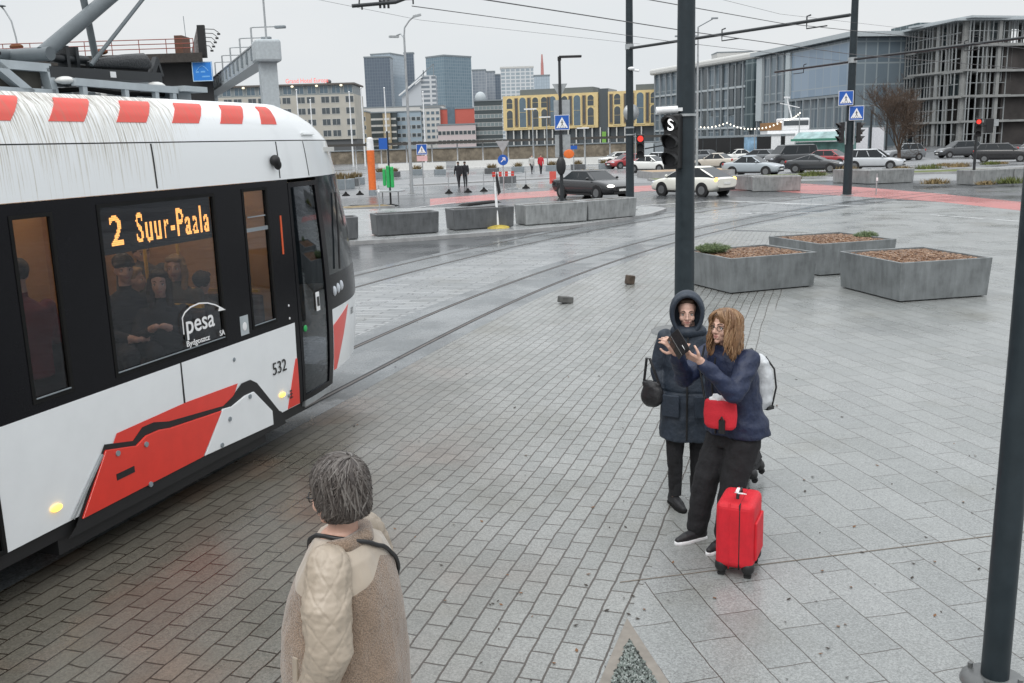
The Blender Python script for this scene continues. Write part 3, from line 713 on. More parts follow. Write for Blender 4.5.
for s, z in ((5.66,.765),(5.98,.735),(7.10,.62),(7.44,.74),(6.95,.42),(5.98,.40)):
    bt = MB(); bt.cyl((1.17, s, z), (1.182, s, z), .022, n=10); bt.build('panel_bolt', M['mid_grey'], rpo)
sl_ = MB(); sl_.box((1.173, 5.72, .585), (.004, .20, .05)); sl_.build('panel_slot', M['matte_black'], rpo)
dvd = MB(); dvd.bar((1.158, 5.16, .43), (1.158, 5.52, .80), .02, .012, up=(1,0,0)); dvd.build('skirt_edge', M['galv'], tram)
val = MB(); val.box((0, 2.2, .36), (2.22, 12.6, .10)); val.box((0, 6.4, .26), (2.20, 2.7, .14)); val.box((0, -1.5, .26), (2.20, 2.7, .14)); val.box((0, 9.0, .40), (1.5, 1.4, .2))
val.build('underframe', M['matte_black'], tram)
for y in (5.6, 7.2, -.9, -2.3):
    for sd in (1, -1):
        wh = MB(); wh.cyl((sd*.44, y, .30), (sd*.57, y, .30), .30, n=24); wh.cyl((sd*.40, y, .30), (sd*.44, y, .30), .33, n=24); wh.build('wheel', M['rust'], tram)
# amber marker lamps, roof mirror camera, red/orange light strip, door buttons
for s, z, r_ in ((5.03,.565,.040),(8.03,.60,.038)):
    la = MB(); la.ell((1.156, s, z), (.012, r_*1.3, r_*.62)); la.build('marker_lamp', M['amber'], tram)
cmx = MB(); cmx.ell(surf(8.18, 2.89, .04), (.05, .05, .055)); cmx.ell(surf(8.21, 2.85, .045), (.04, .03, .05)); cmx.build('mirror_camera', M['matte_black'], tram)
st_ = MB(); patch(st_, (8.235, 8.262), (1.98, 2.36), .004, .006); st_.build('warning_strip', mat('red_strip', (.65,.09,.02), .4), tram)
for z in (1.46, 1.27+.06):
    b_ = MB(); b_.ell((1.153, 8.27, z), (.006, .012, .012)); b_.build('door_control', M['decal_white'], tram)
for s, z in ((7.28, 1.13), (8.15, .56)):
    b_ = MB(); b_.ell((1.152, s, z), (.006, .02, .02)); b_.build('panel_bolt', M['mid_grey'], tram)
# small jack symbol near the lamp
b_ = MB()
for q in (.0, .035, .07): b_.box((1.1525, 8.19, .53+q), (.003, .06-q*.3, .010))
b_.box((1.1525, 8.19, .565), (.003, .008, .09)); b_.build('jacking_mark', M['decal_black'], tram)
# awning lip above the front seam
lp = MB(); patch(lp, (9.05, 9.5), (3.13, 3.15), .03, .05); lp.build('rain_lip', M['sea_white'], tram)
# interior: floor, far wall lining, ceiling with lamp strip, seats, poles, cab wall
it = MB(); it.box((0, 1.5, .40), (2.1, 14.6, .06)); it.build('floor', M['interior_dark'], tram)
it = MB(); it.box((0, 2.0, 2.98), (1.9, 15.6, .05)); it.build('ceiling', M['offwhite'], tram)
for x in (.45, -.45):
    it = MB(); it.box((x, 2.0, 2.945), (.10, 15.0, .02)); it.build('ceiling_lamp', M['lamp_in'], tram)
it = MB(); it.box((-1.06, 2.2, .87), (.03, 16.0, .88)); it.build('side_lining', M['interior_dark'], tram)
for y, x0, x1, z1 in ((5.95, -1.0, -.1, 2.95), (7.42, -1.02, -.5, 2.5), (8.42, -1.0, .98, 2.9), (4.62, -1.02, -.2, 2.9)):
    it = MB(); it.box(((x0+x1)/2, y, (.45+z1)/2), (x1-x0, .04, z1-.45)); it.build('interior_panel', M['wood_panel'], tram)
it = MB(); it.box((-.98, 7.1, 1.95), (.03, 2.7, 1.9)); it.build('interior_panel', M['wood_panel'], tram)
def seat_(x, y, face):
    s = MB(); s.box((x, y, .93), (.42, .42, .07)); s.box((x, y-.21*face, 1.26), (.42, .07, .68)); s.cyl((x, y, .43), (x, y, .92), .05)
    so2 = s.build('seat', M['seat_fab'], tram, bevel=.02)
    h = MB(); h.bar((x-.18, y-.21*face, 1.64), (x+.18, y-.21*face, 1.64), .04, .03); h.build('seat_handle', M['handrail'], so2)
for x in (.78, .32):
    for y, f in ((5.02, 1), (6.15, 1), (6.95, -1), (4.3, 1), (7.85, -1), (2.2, 1), (2.95, -1), (.2, 1)): seat_(x, y, f)
for x, y in ((.12, 5.40), (.10, 7.52), (.12, 7.98), (-.1, 4.5), (.9, 7.99)):
    p = MB(); p.cyl((x, y, .43), (x, y, 2.95), .017); p.build('grab_pole', M['handrail'], tram)
# roof equipment and pantograph
M['panto'] = mat('dark_grey_pantograph_paint', (.10,.118,.128), .42, var=.12)
RE = lambda n_, mb, m, par=tram, bev=0: mb.build(n_, m, par, bevel=bev)
fr = MB()
for a, b in (((.25,4.6,3.69),(.25,6.42,3.69)), ((.25,6.40,3.69),(.25,6.44,3.48)), ((.25,5.88,3.69),(.25,6.2,3.48)), ((.25,4.6,3.49),(.25,6.44,3.49)), ((-1.0,6.42,3.69),(.2,6.42,3.69))): fr.bar(a, b, .08, .065)
fr.box((-.4, 5.5, 3.715), (1.2, 1.86, .03))
ac = RE('equipment_frame', fr, M['grey_paint'])
rr = MB(); rr.box((.2, 5.5, 3.59), (.02, 1.75, .17)); rr.box((-.4, 5.4, 3.58), (1.0, 1.7, .2)); RE('resistor_grid', rr, mat('resistor_brown', (.06,.055,.045), .7), ac)
bm_ = MB(); bm_.bar((.25,6.40,3.66),(.25,7.78,3.685), .09, .085); bm_.bar((-.75,6.40,3.66),(-.75,7.78,3.685), .09, .085); bm_.bar((.25,7.7,3.685),(-.75,7.7,3.685), .08, .08); bm_.bar((.25,6.45,3.66),(-.75,6.45,3.66), .08, .08)
pf = RE('pantograph_frame', bm_, M['pole_black'])
lb_ = MB(); lb_.box((.2975, 7.12, 3.675), (.004, .07, .05)); RE('frame_plate', lb_, M['decal_white'], pf)
cv = MB(); cv.tube([(.25,6.88,3.745),(.25,7.0,3.765),(.25,7.35,3.80),(.25,7.58,3.815),(.25,7.66,3.79)], [.025,.045,.068,.08,.04], 12); RE('spring_cover', cv, mat('ribbed_black_cover', (.02,.022,.025), .45, bump=.6, bscale=60), pf)
cl = MB(); cl.bar((.25,7.66,3.66),(.25,7.78,3.86), .05, .05); cl.bar((.25,7.78,3.86),(.25,7.84,3.70), .03, .03); RE('hinge_bracket', cl, M['pole_black'], pf)
tw = MB(); tw.box((.15, 6.72, 3.78), (.10, .035, .22)); tw.box((.15, 6.83, 3.78), (.10, .035, .22)); tw.cyl((.15,6.55,3.79),(.15,6.98,3.79), .04); RE('drive_tower', tw, M['pole_black'], pf)
la_ = MB(); la_.tube([(.22,6.42,3.80),(.22,7.26,4.33),(.22,7.9,4.72)], .062, 14); RE('lower_arm', la_, M['panto'], pf)
kn = MB(); kn.cyl((-.55,6.42,3.80),(.30,6.42,3.80), .055, n=14); kn.cyl((-.1,6.10,3.80),(-.1,6.44,3.81), .045); RE('arm_hinge', kn, M['panto'], pf)
ro = MB(); ro.tube([(.30,6.86,3.74),(.30,7.60,4.35),(.30,8.1,4.74)], .018, 8); RE('guide_rod', ro, M['panto'], pf)
ro = MB(); ro.tube([(.12,7.15,3.70),(.12,7.09,4.16),(.12,7.05,4.42)], .030, 8); RE('side_post', ro, M['panto'], pf)
ua = MB(); ua.tube([(.22,7.9,4.72),(-.1,6.9,5.72)], .04, 10); ua.bar((-.95,6.9,5.76),(.45,6.9,5.76), .06, .05); RE('collector_head', ua, M['mid_grey'], pf)
for x_ in (.42, -.9):
    gr_ = MB(); gr_.bar((x_,6.50,3.58),(x_,7.80,3.565), .05, .06)
    for y in (6.6, 7.1, 7.5, 7.75): gr_.box((x_, y, 3.505), (.04, .05, .09))
    RE('roof_rail', gr_, M['grey_paint'])
gr_ = MB(); gr_.box((.25, 8.0, 3.58), (.5, .35, .05)); gr_.box((.2, 8.05, 3.53), (.25,.2,.1)); RE('roof_plate', gr_, M['grey_paint'])
for x, y, z in ((.34,6.50,3.565),(.34,7.62,3.575),(-.8,6.6,3.585),(-.8,7.68,3.60)):
    ins = MB(); ins.lathe([(.03,0),(.075,.012),(.085,.03),(.06,.05),(.03,.06)], (x, y, z), 16); RE('insulator', ins, M['ceramic'], pf)
for k in range(9):
    s = MB(); x, y = random.uniform(-.1,.3), 6.55+k*.17
    s.box((x, y, 3.51), (.14, .10+.05*random.random(), .06+.05*random.random())); RE('roof_box', s, random.choice((M['grey_paint'], M['mid_grey'], M['offwhite'])), tram, .01)
hb = MB(); hb.tube([(.1,6.5,3.52),(.2,6.9,3.55),(.15,7.4,3.53),(.2,7.9,3.54)], .022); hb.tube([(0,5.9,3.8),(.02,6.05,3.86),(0,6.2,3.8)], .02); RE('roof_cable', hb, M['rubber'])
# ------------------------------------------------------------------ PEOPLE
class Body(MB):
    """closed pieces that a voxel remesh fuses into one continuous skin; remembers which material each piece carries"""
    def __init__(s): super().__init__(); s.pr = []
    def seg(s, a, b, ra, rb, mi=0, n=14):
        a, b = Vector(a), Vector(b)
        s.ell(a, (ra,)*3, nu=n, nv=8); s.ell(b, (rb,)*3, nu=n, nv=8)
        if (a-b).length > 1e-4: s.cyl(a, b, ra, rb, n)
        s.pr.append((a, b, ra, rb, mi)); return s
    def chain(s, pts, rs, mi=0):
        for i in range(len(pts)-1): s.seg(pts[i], pts[i+1], rs[i], rs[i+1], mi)
        return s
    def el(s, c, r, rot=None, mi=0):
        s.ell(c, r, rot, 20, 14); m = sorted(r); c = Vector(c)
        M_ = rot if rot is not None else Matrix.Identity(3); k = list(r).index(max(r)); ax = M_ @ Vector([1 if i == k else 0 for i in range(3)])
        h = max(r)-m[1]; s.pr.append((c-ax*h, c+ax*h, m[1], m[1], mi)); return s
    def rings(s, rg, mi=0, n=28, p=2.3):
        """torso loft: (centre, rx, ry, yaw)"""
        out = []
        for c, rx, ry, yaw in rg:
            c = Vector(c); q = Matrix.Rotation(yaw, 3, 'Z'); r_ = []
            for k in range(n):
                t = 2*math.pi*k/n; ct, st = math.cos(t), math.sin(t)
                r_.append(c + q @ Vector((rx*math.copysign(abs(ct)**(2/p), ct), ry*math.copysign(abs(st)**(2/p), st), 0)))
            out.append(r_)
        s.loft(out)
        for i in range(len(rg)-1): s.pr.append((Vector(rg[i][0]), Vector(rg[i+1][0]), (rg[i][1]+rg[i][2])/2, (rg[i+1][1]+rg[i+1][2])/2, mi))
        return s
    def skin(s, name, mats, parent, voxel=.006, smooth=3, fold=None, matfn=None, extra=None, dig=None):
        me = s.mesh('tmp', mats); ob = bpy.data.objects.new('tmp', me); COL.objects.link(ob)
        bm = bmesh.new(); bm.from_mesh(me); bmesh.ops.recalc_face_normals(bm, faces=bm.faces); bm.to_mesh(me); bm.free()
        md = ob.modifiers.new('r', 'REMESH'); md.mode = 'VOXEL'; md.voxel_size = voxel; md.adaptivity = 0
        ms = ob.modifiers.new('s', 'SMOOTH'); ms.factor = .5; ms.iterations = smooth
        bpy.context.view_layer.update(); dg = bpy.context.evaluated_depsgraph_get()
        m2 = bpy.data.meshes.new_from_object(ob.evaluated_get(dg)); m2.name = name
        bpy.data.objects.remove(ob); bpy.data.meshes.remove(me)
        n = len(m2.vertices); co_ = np.empty(n*3); m2.vertices.foreach_get('co', co_); co_ = co_.reshape(-1, 3)
        if fold:
            nr = np.empty(n*3); m2.vertices.foreach_get('normal', nr); nr = nr.reshape(-1, 3)
            d = np.array([fold(Vector(c)) for c in co_]); co_ = co_ + nr*d[:, None]; m2.vertices.foreach_set('co', co_.ravel())
        nf = len(m2.polygons); ce = np.empty(nf*3); m2.polygons.foreach_get('center', ce); ce = ce.reshape(-1, 3)
        best = np.full(nf, 1e9); mi = np.zeros(nf, dtype=np.int32)
        if matfn is None:
            for a, b, ra, rb, m in s.pr:
                a, b = np.array(a), np.array(b); ab = b-a; L2 = max(ab.dot(ab), 1e-9)
                t = np.clip(((ce-a) @ ab)/L2, 0, 1); dist = np.linalg.norm(ce-(a+t[:, None]*ab), axis=1)-(ra+(rb-ra)*t)
                k = dist < best; best[k] = dist[k]; mi[k] = m
        else: mi = np.array([matfn(c) for c in ce], dtype=np.int32)
        if not m2.materials:
            for m in mats: m2.materials.append(m)
        m2.polygons.foreach_set('material_index', mi); m2.polygons.foreach_set('use_smooth', np.ones(nf, dtype=bool))
        if extra is not None:      # eyes, lips etc. join the same mesh
            bm = bmesh.new(); bm.from_mesh(m2); t = extra.mesh('x', mats); bm.from_mesh(t); bm.to_mesh(m2); bm.free(); bpy.data.meshes.remove(t)
        m2.update()
        o = bpy.data.objects.new(name, m2); COL.objects.link(o)
        if parent is not None: o.parent = parent
        return o

def head(B, X, mi=0, sc_=1.0, ears=True):
    """X: 4x4 placing the head (face towards local +Y)"""
    r3 = X.to_3x3(); q = lambda *p: X @ (Vector(p)*sc_)
    e = lambda c, r: B.el(q(*c), tuple(k*sc_ for k in r), r3, mi)
    e((0,-.014,.036), (.073,.090,.082)); e((0,.016,-.018), (.060,.070,.088)); e((0,.026,-.066), (.047,.052,.044))
    e((0,.066,-.098), (.021,.018,.017))
    for s in (1, -1):
        e((s*.036,.052,-.034), (.025,.026,.026)); B.seg(q(s*.012,.078,.022), q(s*.046,.060,.022), .0105*sc_, .010*sc_, mi)
        e((s*.012,.088,-.036), (.0085,.009,.008))
        if ears: e((s*.073,-.008,-.012), (.011,.019,.031))
    B.seg(q(0,.082,.016), q(0,.103,-.030), .0075*sc_, .0115*sc_, mi)
    B.seg(q(-.017,.074,-.060), q(.017,.074,-.060), .011*sc_, .011*sc_, mi); B.seg(q(-.014,.077,-.074), q(.014,.077,-.074), .010*sc_, .010*sc_, mi)
def face_extra(X, E, white, iris, lips, brow, sc_=1.0, lid=None):
    q = lambda *p: X @ (Vector(p)*sc_)
    for s in (1, -1):
        E.ell(q(s*.031,.0645,-.002), (.0130*sc_,)*3, nu=12, nv=8, mi=white); E.ell(q(s*.0315,.0725,-.002), (.0068*sc_,)*3, nu=10, nv=6, mi=iris)
        E.tube([q(s*.016,.0735,.004), q(s*.030,.0790,.010), q(s*.045,.0690,.004)], [.0022*sc_, .0034*sc_, .002*sc_], 6, brow)
        E.tube([q(s*.014,.0885,.024), q(s*.030,.0835,.031), q(s*.049,.0655,.026)], [.0035*sc_, .004*sc_, .002*sc_], 6, brow)
    E.tube([q(-.024,.079,-.062), q(-.010,.0885,-.059), q(0,.0880,-.061), q(.010,.0885,-.059), q(.024,.079,-.062)], [.002*sc_, .0048*sc_, .0045*sc_, .0048*sc_, .002*sc_], 6, lips)
    E.tube([q(-.022,.079,-.0645), q(0,.0885,-.071), q(.022,.079,-.0645)], [.002*sc_, .0058*sc_, .002*sc_], 6, lips)

def hand(B, X, side, curls, mi=0, k=1.0, thumb=.5):
    """X places the wrist; fingers run along local +Y, palm faces local -Z, thumb on local x*side. curls: bend per joint (radians) for the 4 fingers"""
    r3 = X.to_3x3(); q = lambda p: X @ (Vector(p)*k)
    for x0, x1 in ((-.026,-.030),(-.009,-.010),(.009,.010),(.026,.028)): B.seg(q((x0*.8,.0,0)), q((x1,.078,0)), .0150*k, .0120*k, mi)
    Ls = [(.042,.026,.020),(.046,.029,.022),(.042,.026,.021),(.033,.020,.018)]
    for f in range(4):
        x = side*(.029-.0195*f); p = Vector((x,.078-.004*abs(f-1),0)); a = 0.06*side*(1.2-f)*.6; bend = 0
        for j in range(3):
            bend += curls[f][j] if isinstance(curls[f], (tuple, list)) else curls[f]
            d = Vector((math.sin(a)*math.cos(bend), math.cos(a)*math.cos(bend), -math.sin(bend)))
            p2 = p + d*Ls[f][j]; B.seg(q(p), q(p2), (.0092-.0008*j)*k, (.0084-.0010*j)*k, mi); p = p2
    p = Vector((side*.026,.018,-.004)); d = Vector((side*.75,.55,-.35)).normalized()
    for L_, r_, tw_ in ((.040,.0125,0),(.030,.0100,thumb),(.025,.0088,thumb)):
        d = (d + Vector((-side*.55*tw_, .35*tw_, -.45*tw_))).normalized(); p2 = p + d*L_
        B.seg(q(p), q(p2), r_*k, r_*.9*k, mi); p = p2

def wrinkle(fr=(9, 9, 5), amp=.006, off=0.0, fine=.0025):
    def f(c):
        return amp*noise.noise(Vector((c.x*fr[0]+off, c.y*fr[1], c.z*fr[2]))) + fine*noise.noise(Vector((c.x*26, c.y*26+off, c.z*17)))
    return f
def aim(pos, y, up):
    """4x4 at pos whose +Y points along y and whose +Z is as close to up as possible"""
    y = Vector(y).normalized(); z = Vector(up); x = y.cross(z).normalized(); z = x.cross(y)
    m = Matrix((x, y, z)).transposed().to_4x4(); m.translation = Vector(pos); return m
def hair_mat(name, ca, cb, cc):
    m, nt, b = _nodes(name); g_ = N(nt, 'ShaderNodeNewGeometry')
    r_ = ramp(nt, g_.outputs['Random Per Island'], [(0, ca), (.5, cb), (1, cc)]); nt.links.new(r_.outputs[0], b.inputs['Base Color'])
    b.inputs['Roughness'].default_value = .42; b.inputs['Specular IOR Level'].default_value = .45
    return m
def lock(mb, pts, w0, n=5, flat=.5):
    """a tapering flattened strand bundle"""
    m = len(pts); rs = [w0*(.75+.6*math.sin(math.pi*min(1, (i+.6)/m*1.05))**.7)*(1 if i < m-1 else .25) for i in range(m)]
    mb.tube(pts, rs, n, 0, True)

# ---- generic clothed figure for people seen through the tram windows or far away
def figure(name, label, loc, rz, pose, colors, hair='short', group=None, voxel=.016, h=1.70, bag=None, arms='down'):
    skinc, top, leg, hairc, shoe = colors
    root = thing(name, label, 'person', loc, rz, group)
    B = Body(); k = h/1.70
    V_ = lambda x, y, z: Vector((x, y, z))*k
    if pose == 'sit':
        hz = .10; hip = V_(0,0,hz); ch = V_(0,.0,hz+.42); B.rings([((0,0,hz-.08)[0:3],.17,.15,0),((0,.0,hz+.12),.17,.13,0),((0,-.01,hz+.32),.19,.13,0),((0,-.01,hz+.44),.18,.11,0),((0,0,hz+.52),.08,.07,0)], 1)
        hd = V_(0,.03,hz+.70); sh = hz+.44
        for s in (1, -1):
            B.chain([V_(s*.09,.02,hz), V_(s*.10,.42,hz+.02), V_(s*.10,.44,hz-.40)], [.095,.075,.05], 2); B.seg(V_(s*.10,.44,hz-.45), V_(s*.10,.58,hz-.48), .045, .035, 4)
            if arms == 'up': B.chain([V_(s*.18,0,sh), V_(s*.22,.16,sh-.20), V_(s*.08,.34,sh-.10)], [.062,.052,.040], 1); B.seg(V_(s*.07,.36,sh-.09), V_(s*.03,.42,sh-.06), .035, .03, 0)
            else: B.chain([V_(s*.18,0,sh), V_(s*.23,.06,sh-.26), V_(s*.08,.28,sh-.30)], [.062,.052,.040], 1); B.seg(V_(s*.07,.29,sh-.30), V_(s*.02,.35,sh-.31), .035, .03, 0)
    else:
        B.rings([((0,0,.80*k),.15*k,.11*k,0),((0,0,.95*k),.17*k,.12*k,0),((0,0,1.12*k),.165*k,.12*k,0),((0,-.005,1.32*k),.195*k,.125*k,0),((0,-.005,1.42*k),.17*k,.10*k,0),((0,0,1.48*k),.07*k,.065*k,0)], 1)
        hd = V_(0,.025,1.585); sh = 1.41; st = .20 if pose == 'walk' else .02
        for s in (1, -1):
            f = s*st; B.chain([V_(s*.085,0,.88), V_(s*.09,f*.7,.48), V_(s*.09,f-(.06 if s*st < 0 else 0),.09)], [.095,.065,.045], 2)
            B.seg(V_(s*.09,f-.03-(.06 if f < 0 else 0),.045), V_(s*.095,f+.12-(.06 if f < 0 else 0),.04), .045, .035, 4)
            B.chain([V_(s*.20,0,sh), V_(s*.24,-f*.4,sh-.28), V_(s*.22,-f*.6+.06,sh-.52)], [.062,.05,.038], 1); B.seg(V_(s*.22,-f*.6+.07,sh-.55), V_(s*.215,-f*.6+.09,sh-.62), .035, .028, 0)
    B.seg(hd-V_(0,.02,.06), hd-V_(0,.03,.15), .05*k, .055*k, 0)
    X = Matrix.Translation(hd) @ Matrix.Scale(k, 4); head(B, Matrix.Translation(hd), 0, k)
    E = MB()
    if voxel < .02: face_extra(Matrix.Translation(hd), E, 5, 6, 7, 3, k)
    mats = [skinc, top, leg, hairc, shoe, M['eyewhite'], M['iris'], M['lips']]
    B.skin(name + '_body' if False else 'body', mats, root, voxel, 2, extra=E)
    H_ = Body(); q = lambda x, y, z: hd + V_(x, y, z)
    if hair == 'hat': H_.el(q(0,-.012,.062), (.088*k,.102*k,.082*k)); H_.seg(q(-.07,.06,.045), q(.07,.06,.045), .022, .022)
    else:
        H_.el(q(0,-.030,.046), (.086*k,.094*k,.088*k)); H_.seg(q(-.05,.05,.085), q(.05,.05,.085), .025, .025)
        if hair == 'long':
            for s in (1, -1): H_.chain([q(s*.07,-.01,.02), q(s*.082,-.005,-.09), q(s*.075,.02,-.20)], [.035,.036,.026])
            H_.chain([q(0,-.07,0), q(0,-.085,-.12), q(0,-.08,-.24)], [.07,.07,.05])
    H_.skin('woolly_hat' if hair == 'hat' else 'hair', [hairc], root, max(.009, voxel*.7), 1, fold=wrinkle((30,30,12), .008))
    return root
cloth = lambda n, c, **k: mat(n, c, .85, var=.25, scale=10, bump=.3, bscale=60, **k)
navy = mat('navy_quilted_coat', (.011,.019,.052), .55, var=.2, scale=9, bump=.35, bscale=38)
slate = mat('slate_blue_coat', (.021,.031,.047), .6, var=.18, scale=10, bump=.35, bscale=30)
fur = mat('hood_lining', (.05,.05,.055), .95, bump=1, bscale=90)

# ================= woman in the navy coat, photographing with a phone
BX, BY = 1.60, 6.76; BRZ = R(124)
bl_root = thing('person', 'woman with long auburn hair and glasses in navy coat, holding up a phone', 'person', (BX, BY, 0), BRZ)
HC = Vector((-.02, .115, 1.665)); HX = Matrix.Translation(HC) @ Matrix.Rotation(R(2), 4, 'Z') @ Matrix.Rotation(R(4), 4, 'X')
wrR = Vector((.055, .52, 1.535)); wrL = Vector((-.115, .45, 1.485))
shR, shL = Vector((.185, .045, 1.44)), Vector((-.185, .03, 1.44)); elR, elL = Vector((.215, .27, 1.27)), Vector((-.235, .24, 1.235))
B = Body()
B.rings([((0,-.03,.80),.16,.12,0),((0,-.04,.95),.18,.13,0),((0,-.01,1.15),.165,.13,0),((0,.02,1.32),.185,.13,0),((0,.03,1.44),.16,.10,0),((0,.05,1.50),.07,.065,0)], 0)
B.chain([(0,.055,1.48), HC+Vector((0,-.03,-.05))], [.058,.052], 0); head(B, HX, 0)
anR, anL = Vector((.15,.20,.10)), Vector((-.08,.15,.10))
for hp, kn_, an in (((.09,-.03,.90), (.125,.13,.50), anR), ((-.095,-.03,.90), (-.095,.085,.50), anL)): B.chain([hp, kn_, an], [.098,.068,.048], 0)
for an, dx in ((anR,.03), (anL,-.02)): B.seg(an+Vector((0,-.01,-.045)), an+Vector((dx*.6,.10,-.062)), .030, .024, 0)
B.chain([shR, elR, wrR], [.06,.048,.030], 0); B.chain([shL, elL, wrL], [.06,.048,.030], 0)
PHC = Vector((-.02, .595, 1.585))
XR = aim(wrR, (-.05,.45,.55), (-1,-.2,.0)); XL = aim(wrL, (.45,.55,.35), (-.3,.5,-.7))
hand(B, XR, -1, [(.45,.7,.5)]*4, 0, 1.0, 1.0); hand(B, XL, 1, [(.55,.8,.5),(.55,.8,.5),(.6,.8,.5),(.65,.8,.5)], 0, 1.02, 1.0)
E = MB(); face_extra(HX, E, 1, 2, 3, 4)
B.skin('body', [M['skin'], M['eyewhite'], M['iris'], M['lips'], M['brow']], bl_root, .0052, 2, extra=E, matfn=lambda c: 0)
# coat
C = Body()
C.rings([((-.005,-.06,.85),.250,.192,0),((-.005,-.05,.93),.246,.188,0),((0,-.035,1.02),.218,.170,0),((0,.0,1.18),.202,.162,0),((0,.015,1.32),.207,.155,0),((0,.03,1.42),.190,.128,0),((0,.045,1.485),.13,.10,0),((0,.055,1.53),.098,.088,0)])
for sh, el_, wr in ((shR, elR, wrR), (shL, elL, wrL)): C.chain([sh+Vector((0,0,-.005)), el_, el_+(wr-el_)*.88], [.082,.070,.048])
C.skin('coat', [navy], bl_root, .010, 3, fold=lambda c: wrinkle((10,10,15), .011, 3, .004)(c) + .002*math.sin(c.z*75)*(1 if c.z < 1.5 else .2))
cz = MB(); cz.tube([(.02,.155,1.44),(.022,.185,1.25),(.02,.165,1.0),(.02,.145,.87)], .007); cz.build('coat_zip', M['trim'], bl_root)
# trousers and shoes
T_ = Body(); T_.rings([((0,-.035,.76),.19,.155,0),((0,-.035,.90),.185,.15,0),((0,-.03,1.0),.17,.14,0)])
T_.chain([(.095,-.02,.80),(.13,.125,.48),(.155,.185,.115)], [.130,.10,.080]); T_.chain([(-.10,-.02,.80),(-.095,.08,.48),(-.08,.13,.115)], [.130,.10,.082])
T_.skin('trousers', [M['black_cloth']], bl_root, .010, 3, fold=wrinkle((9,9,14), .007, 7))
def shoe(an, yaw, root, upper, sole, nm='shoe', L_=.27):
    q = Matrix.Rotation(yaw, 3, 'Z'); P = lambda x, y, z: Vector((an.x, an.y, 0)) + q @ Vector((x, y, z))
    S = Body(); S.seg(P(0,-.055,.055), P(0,.02,.06), .042, .042); S.seg(P(0,.02,.058), P(0,.10,.048), .043, .039); S.seg(P(0,.10,.045), P(0,.165,.038), .040, .026); S.seg(P(0,-.045,.09), P(0,-.015,.10), .040, .038)
    so_ = S.skin(nm, [upper], root, .008, 2)
    if sole is not None:
        b = MB(); out = [P(x, y, .004) for x, y in ((-.036,-.085),(.036,-.085),(.040,0),(.047,.09),(.038,.16),(.012,.195),(-.012,.195),(-.038,.16),(-.047,.09),(-.040,0))]
        b.prism(out, (0, 0, .028)); b.build('sole', sole, so_, bevel=.008)
    return so_
shoe(anR, R(-8), bl_root, M['shoe_black'], M['sole_white']); shoe(anL, R(6), bl_root, M['shoe_black'], M['sole_white'])
# glasses
gl_ = MB(); qh = lambda *p: HX @ Vector(p)
for s in (1, -1):
    pts = [qh(s*.032+.021*math.cos(t), .092-.010*abs(math.cos(t)+s*.3), -.004+.0165*math.sin(t)) for t in [2*math.pi*k/14 for k in range(15)]]
    gl_.tube(pts, .0022, 5, caps=False); gl_.tube([qh(s*.053,.085,.002), qh(s*.074,.01,.002), qh(s*.072,-.03,-.006)], .0022, 5)
gl_.tube([qh(-.011,.096,-.002), qh(0,.099,.002), qh(.011,.096,-.002)], .0022, 5); gl_.build('glasses', M['trim'], bl_root)
# hair: shoulder length, wavy, parted
hm = hair_mat('auburn_hair', (.15,.075,.036), (.24,.135,.068), (.37,.235,.135))
HB = Body(); HB.el(qh(0,-.025,.045), (.086,.098,.090), HX.to_3x3())
HB.chain([qh(0,-.06,.0), qh(0,-.085,-.12), qh(0,-.075,-.22)], [.085,.085,.05])
for s in (1, -1): HB.chain([qh(s*.072,-.02,.03), qh(s*.092,-.02,-.08), qh(s*.092,.0,-.20)], [.038,.045,.03])
hb_o = HB.skin('hair', [mat('auburn_hair_base', (.17,.09,.042), .5, var=.35, scale=30)], bl_root, .009, 2, fold=wrinkle((28,28,8), .012))
hl = MB(); rnd = random.Random(5)
for k in range(760):
    phi = R(rnd.uniform(38, 322)); fx = abs(math.degrees(phi)-180)      # 180 = back of the head
    dx, dy = math.sin(phi), math.cos(phi)
    L_ = rnd.uniform(.18, .29) if fx < 110 else rnd.uniform(.13, .24)
    pts = []; ph = rnd.uniform(0, 6); wv = rnd.uniform(.004, .013); out_ = rnd.uniform(1.0, 1.16); st = rnd.uniform(.05, .55)
    part = Vector((.02, .0))
    for i in range(11):
        t = st+(1-st)*i/10
        th = min(t*2.6, 1.0)*R(92)
        rr_ = math.sin(th); z = .046+.088*math.cos(th)
        hang = max(0, t-.385)/.615*L_
        x = dx*.087*rr_*out_*(1+hang*.55); y = -.025+dy*.100*rr_*out_*(1+hang*.25)
        if dy > .3: y = min(y, .062); x *= 1.12
        pts.append(qh(x + wv*math.sin(hang*38+ph), y + wv*math.cos(hang*33+ph), z-hang))
    lock(hl, pts, rnd.uniform(.0026, .0050))
for k in range(46):     # fringe swept sideways from the parting
    s = rnd.choice((1, -1, -1)); x0 = rnd.uniform(-.01, .03); pts = []
    for i in range(7):
        t = i/6; pts.append(qh(x0+s*(.070*t+.008), .055+.036*math.sin(t*2.0)-.035*t*t*1.2, .118-.055*t-.045*t*t+rnd.uniform(-.004,.004)))
    lock(hl, pts, rnd.uniform(.004, .006))
hl.build('hair_strands', hm, hb_o, fix=False)
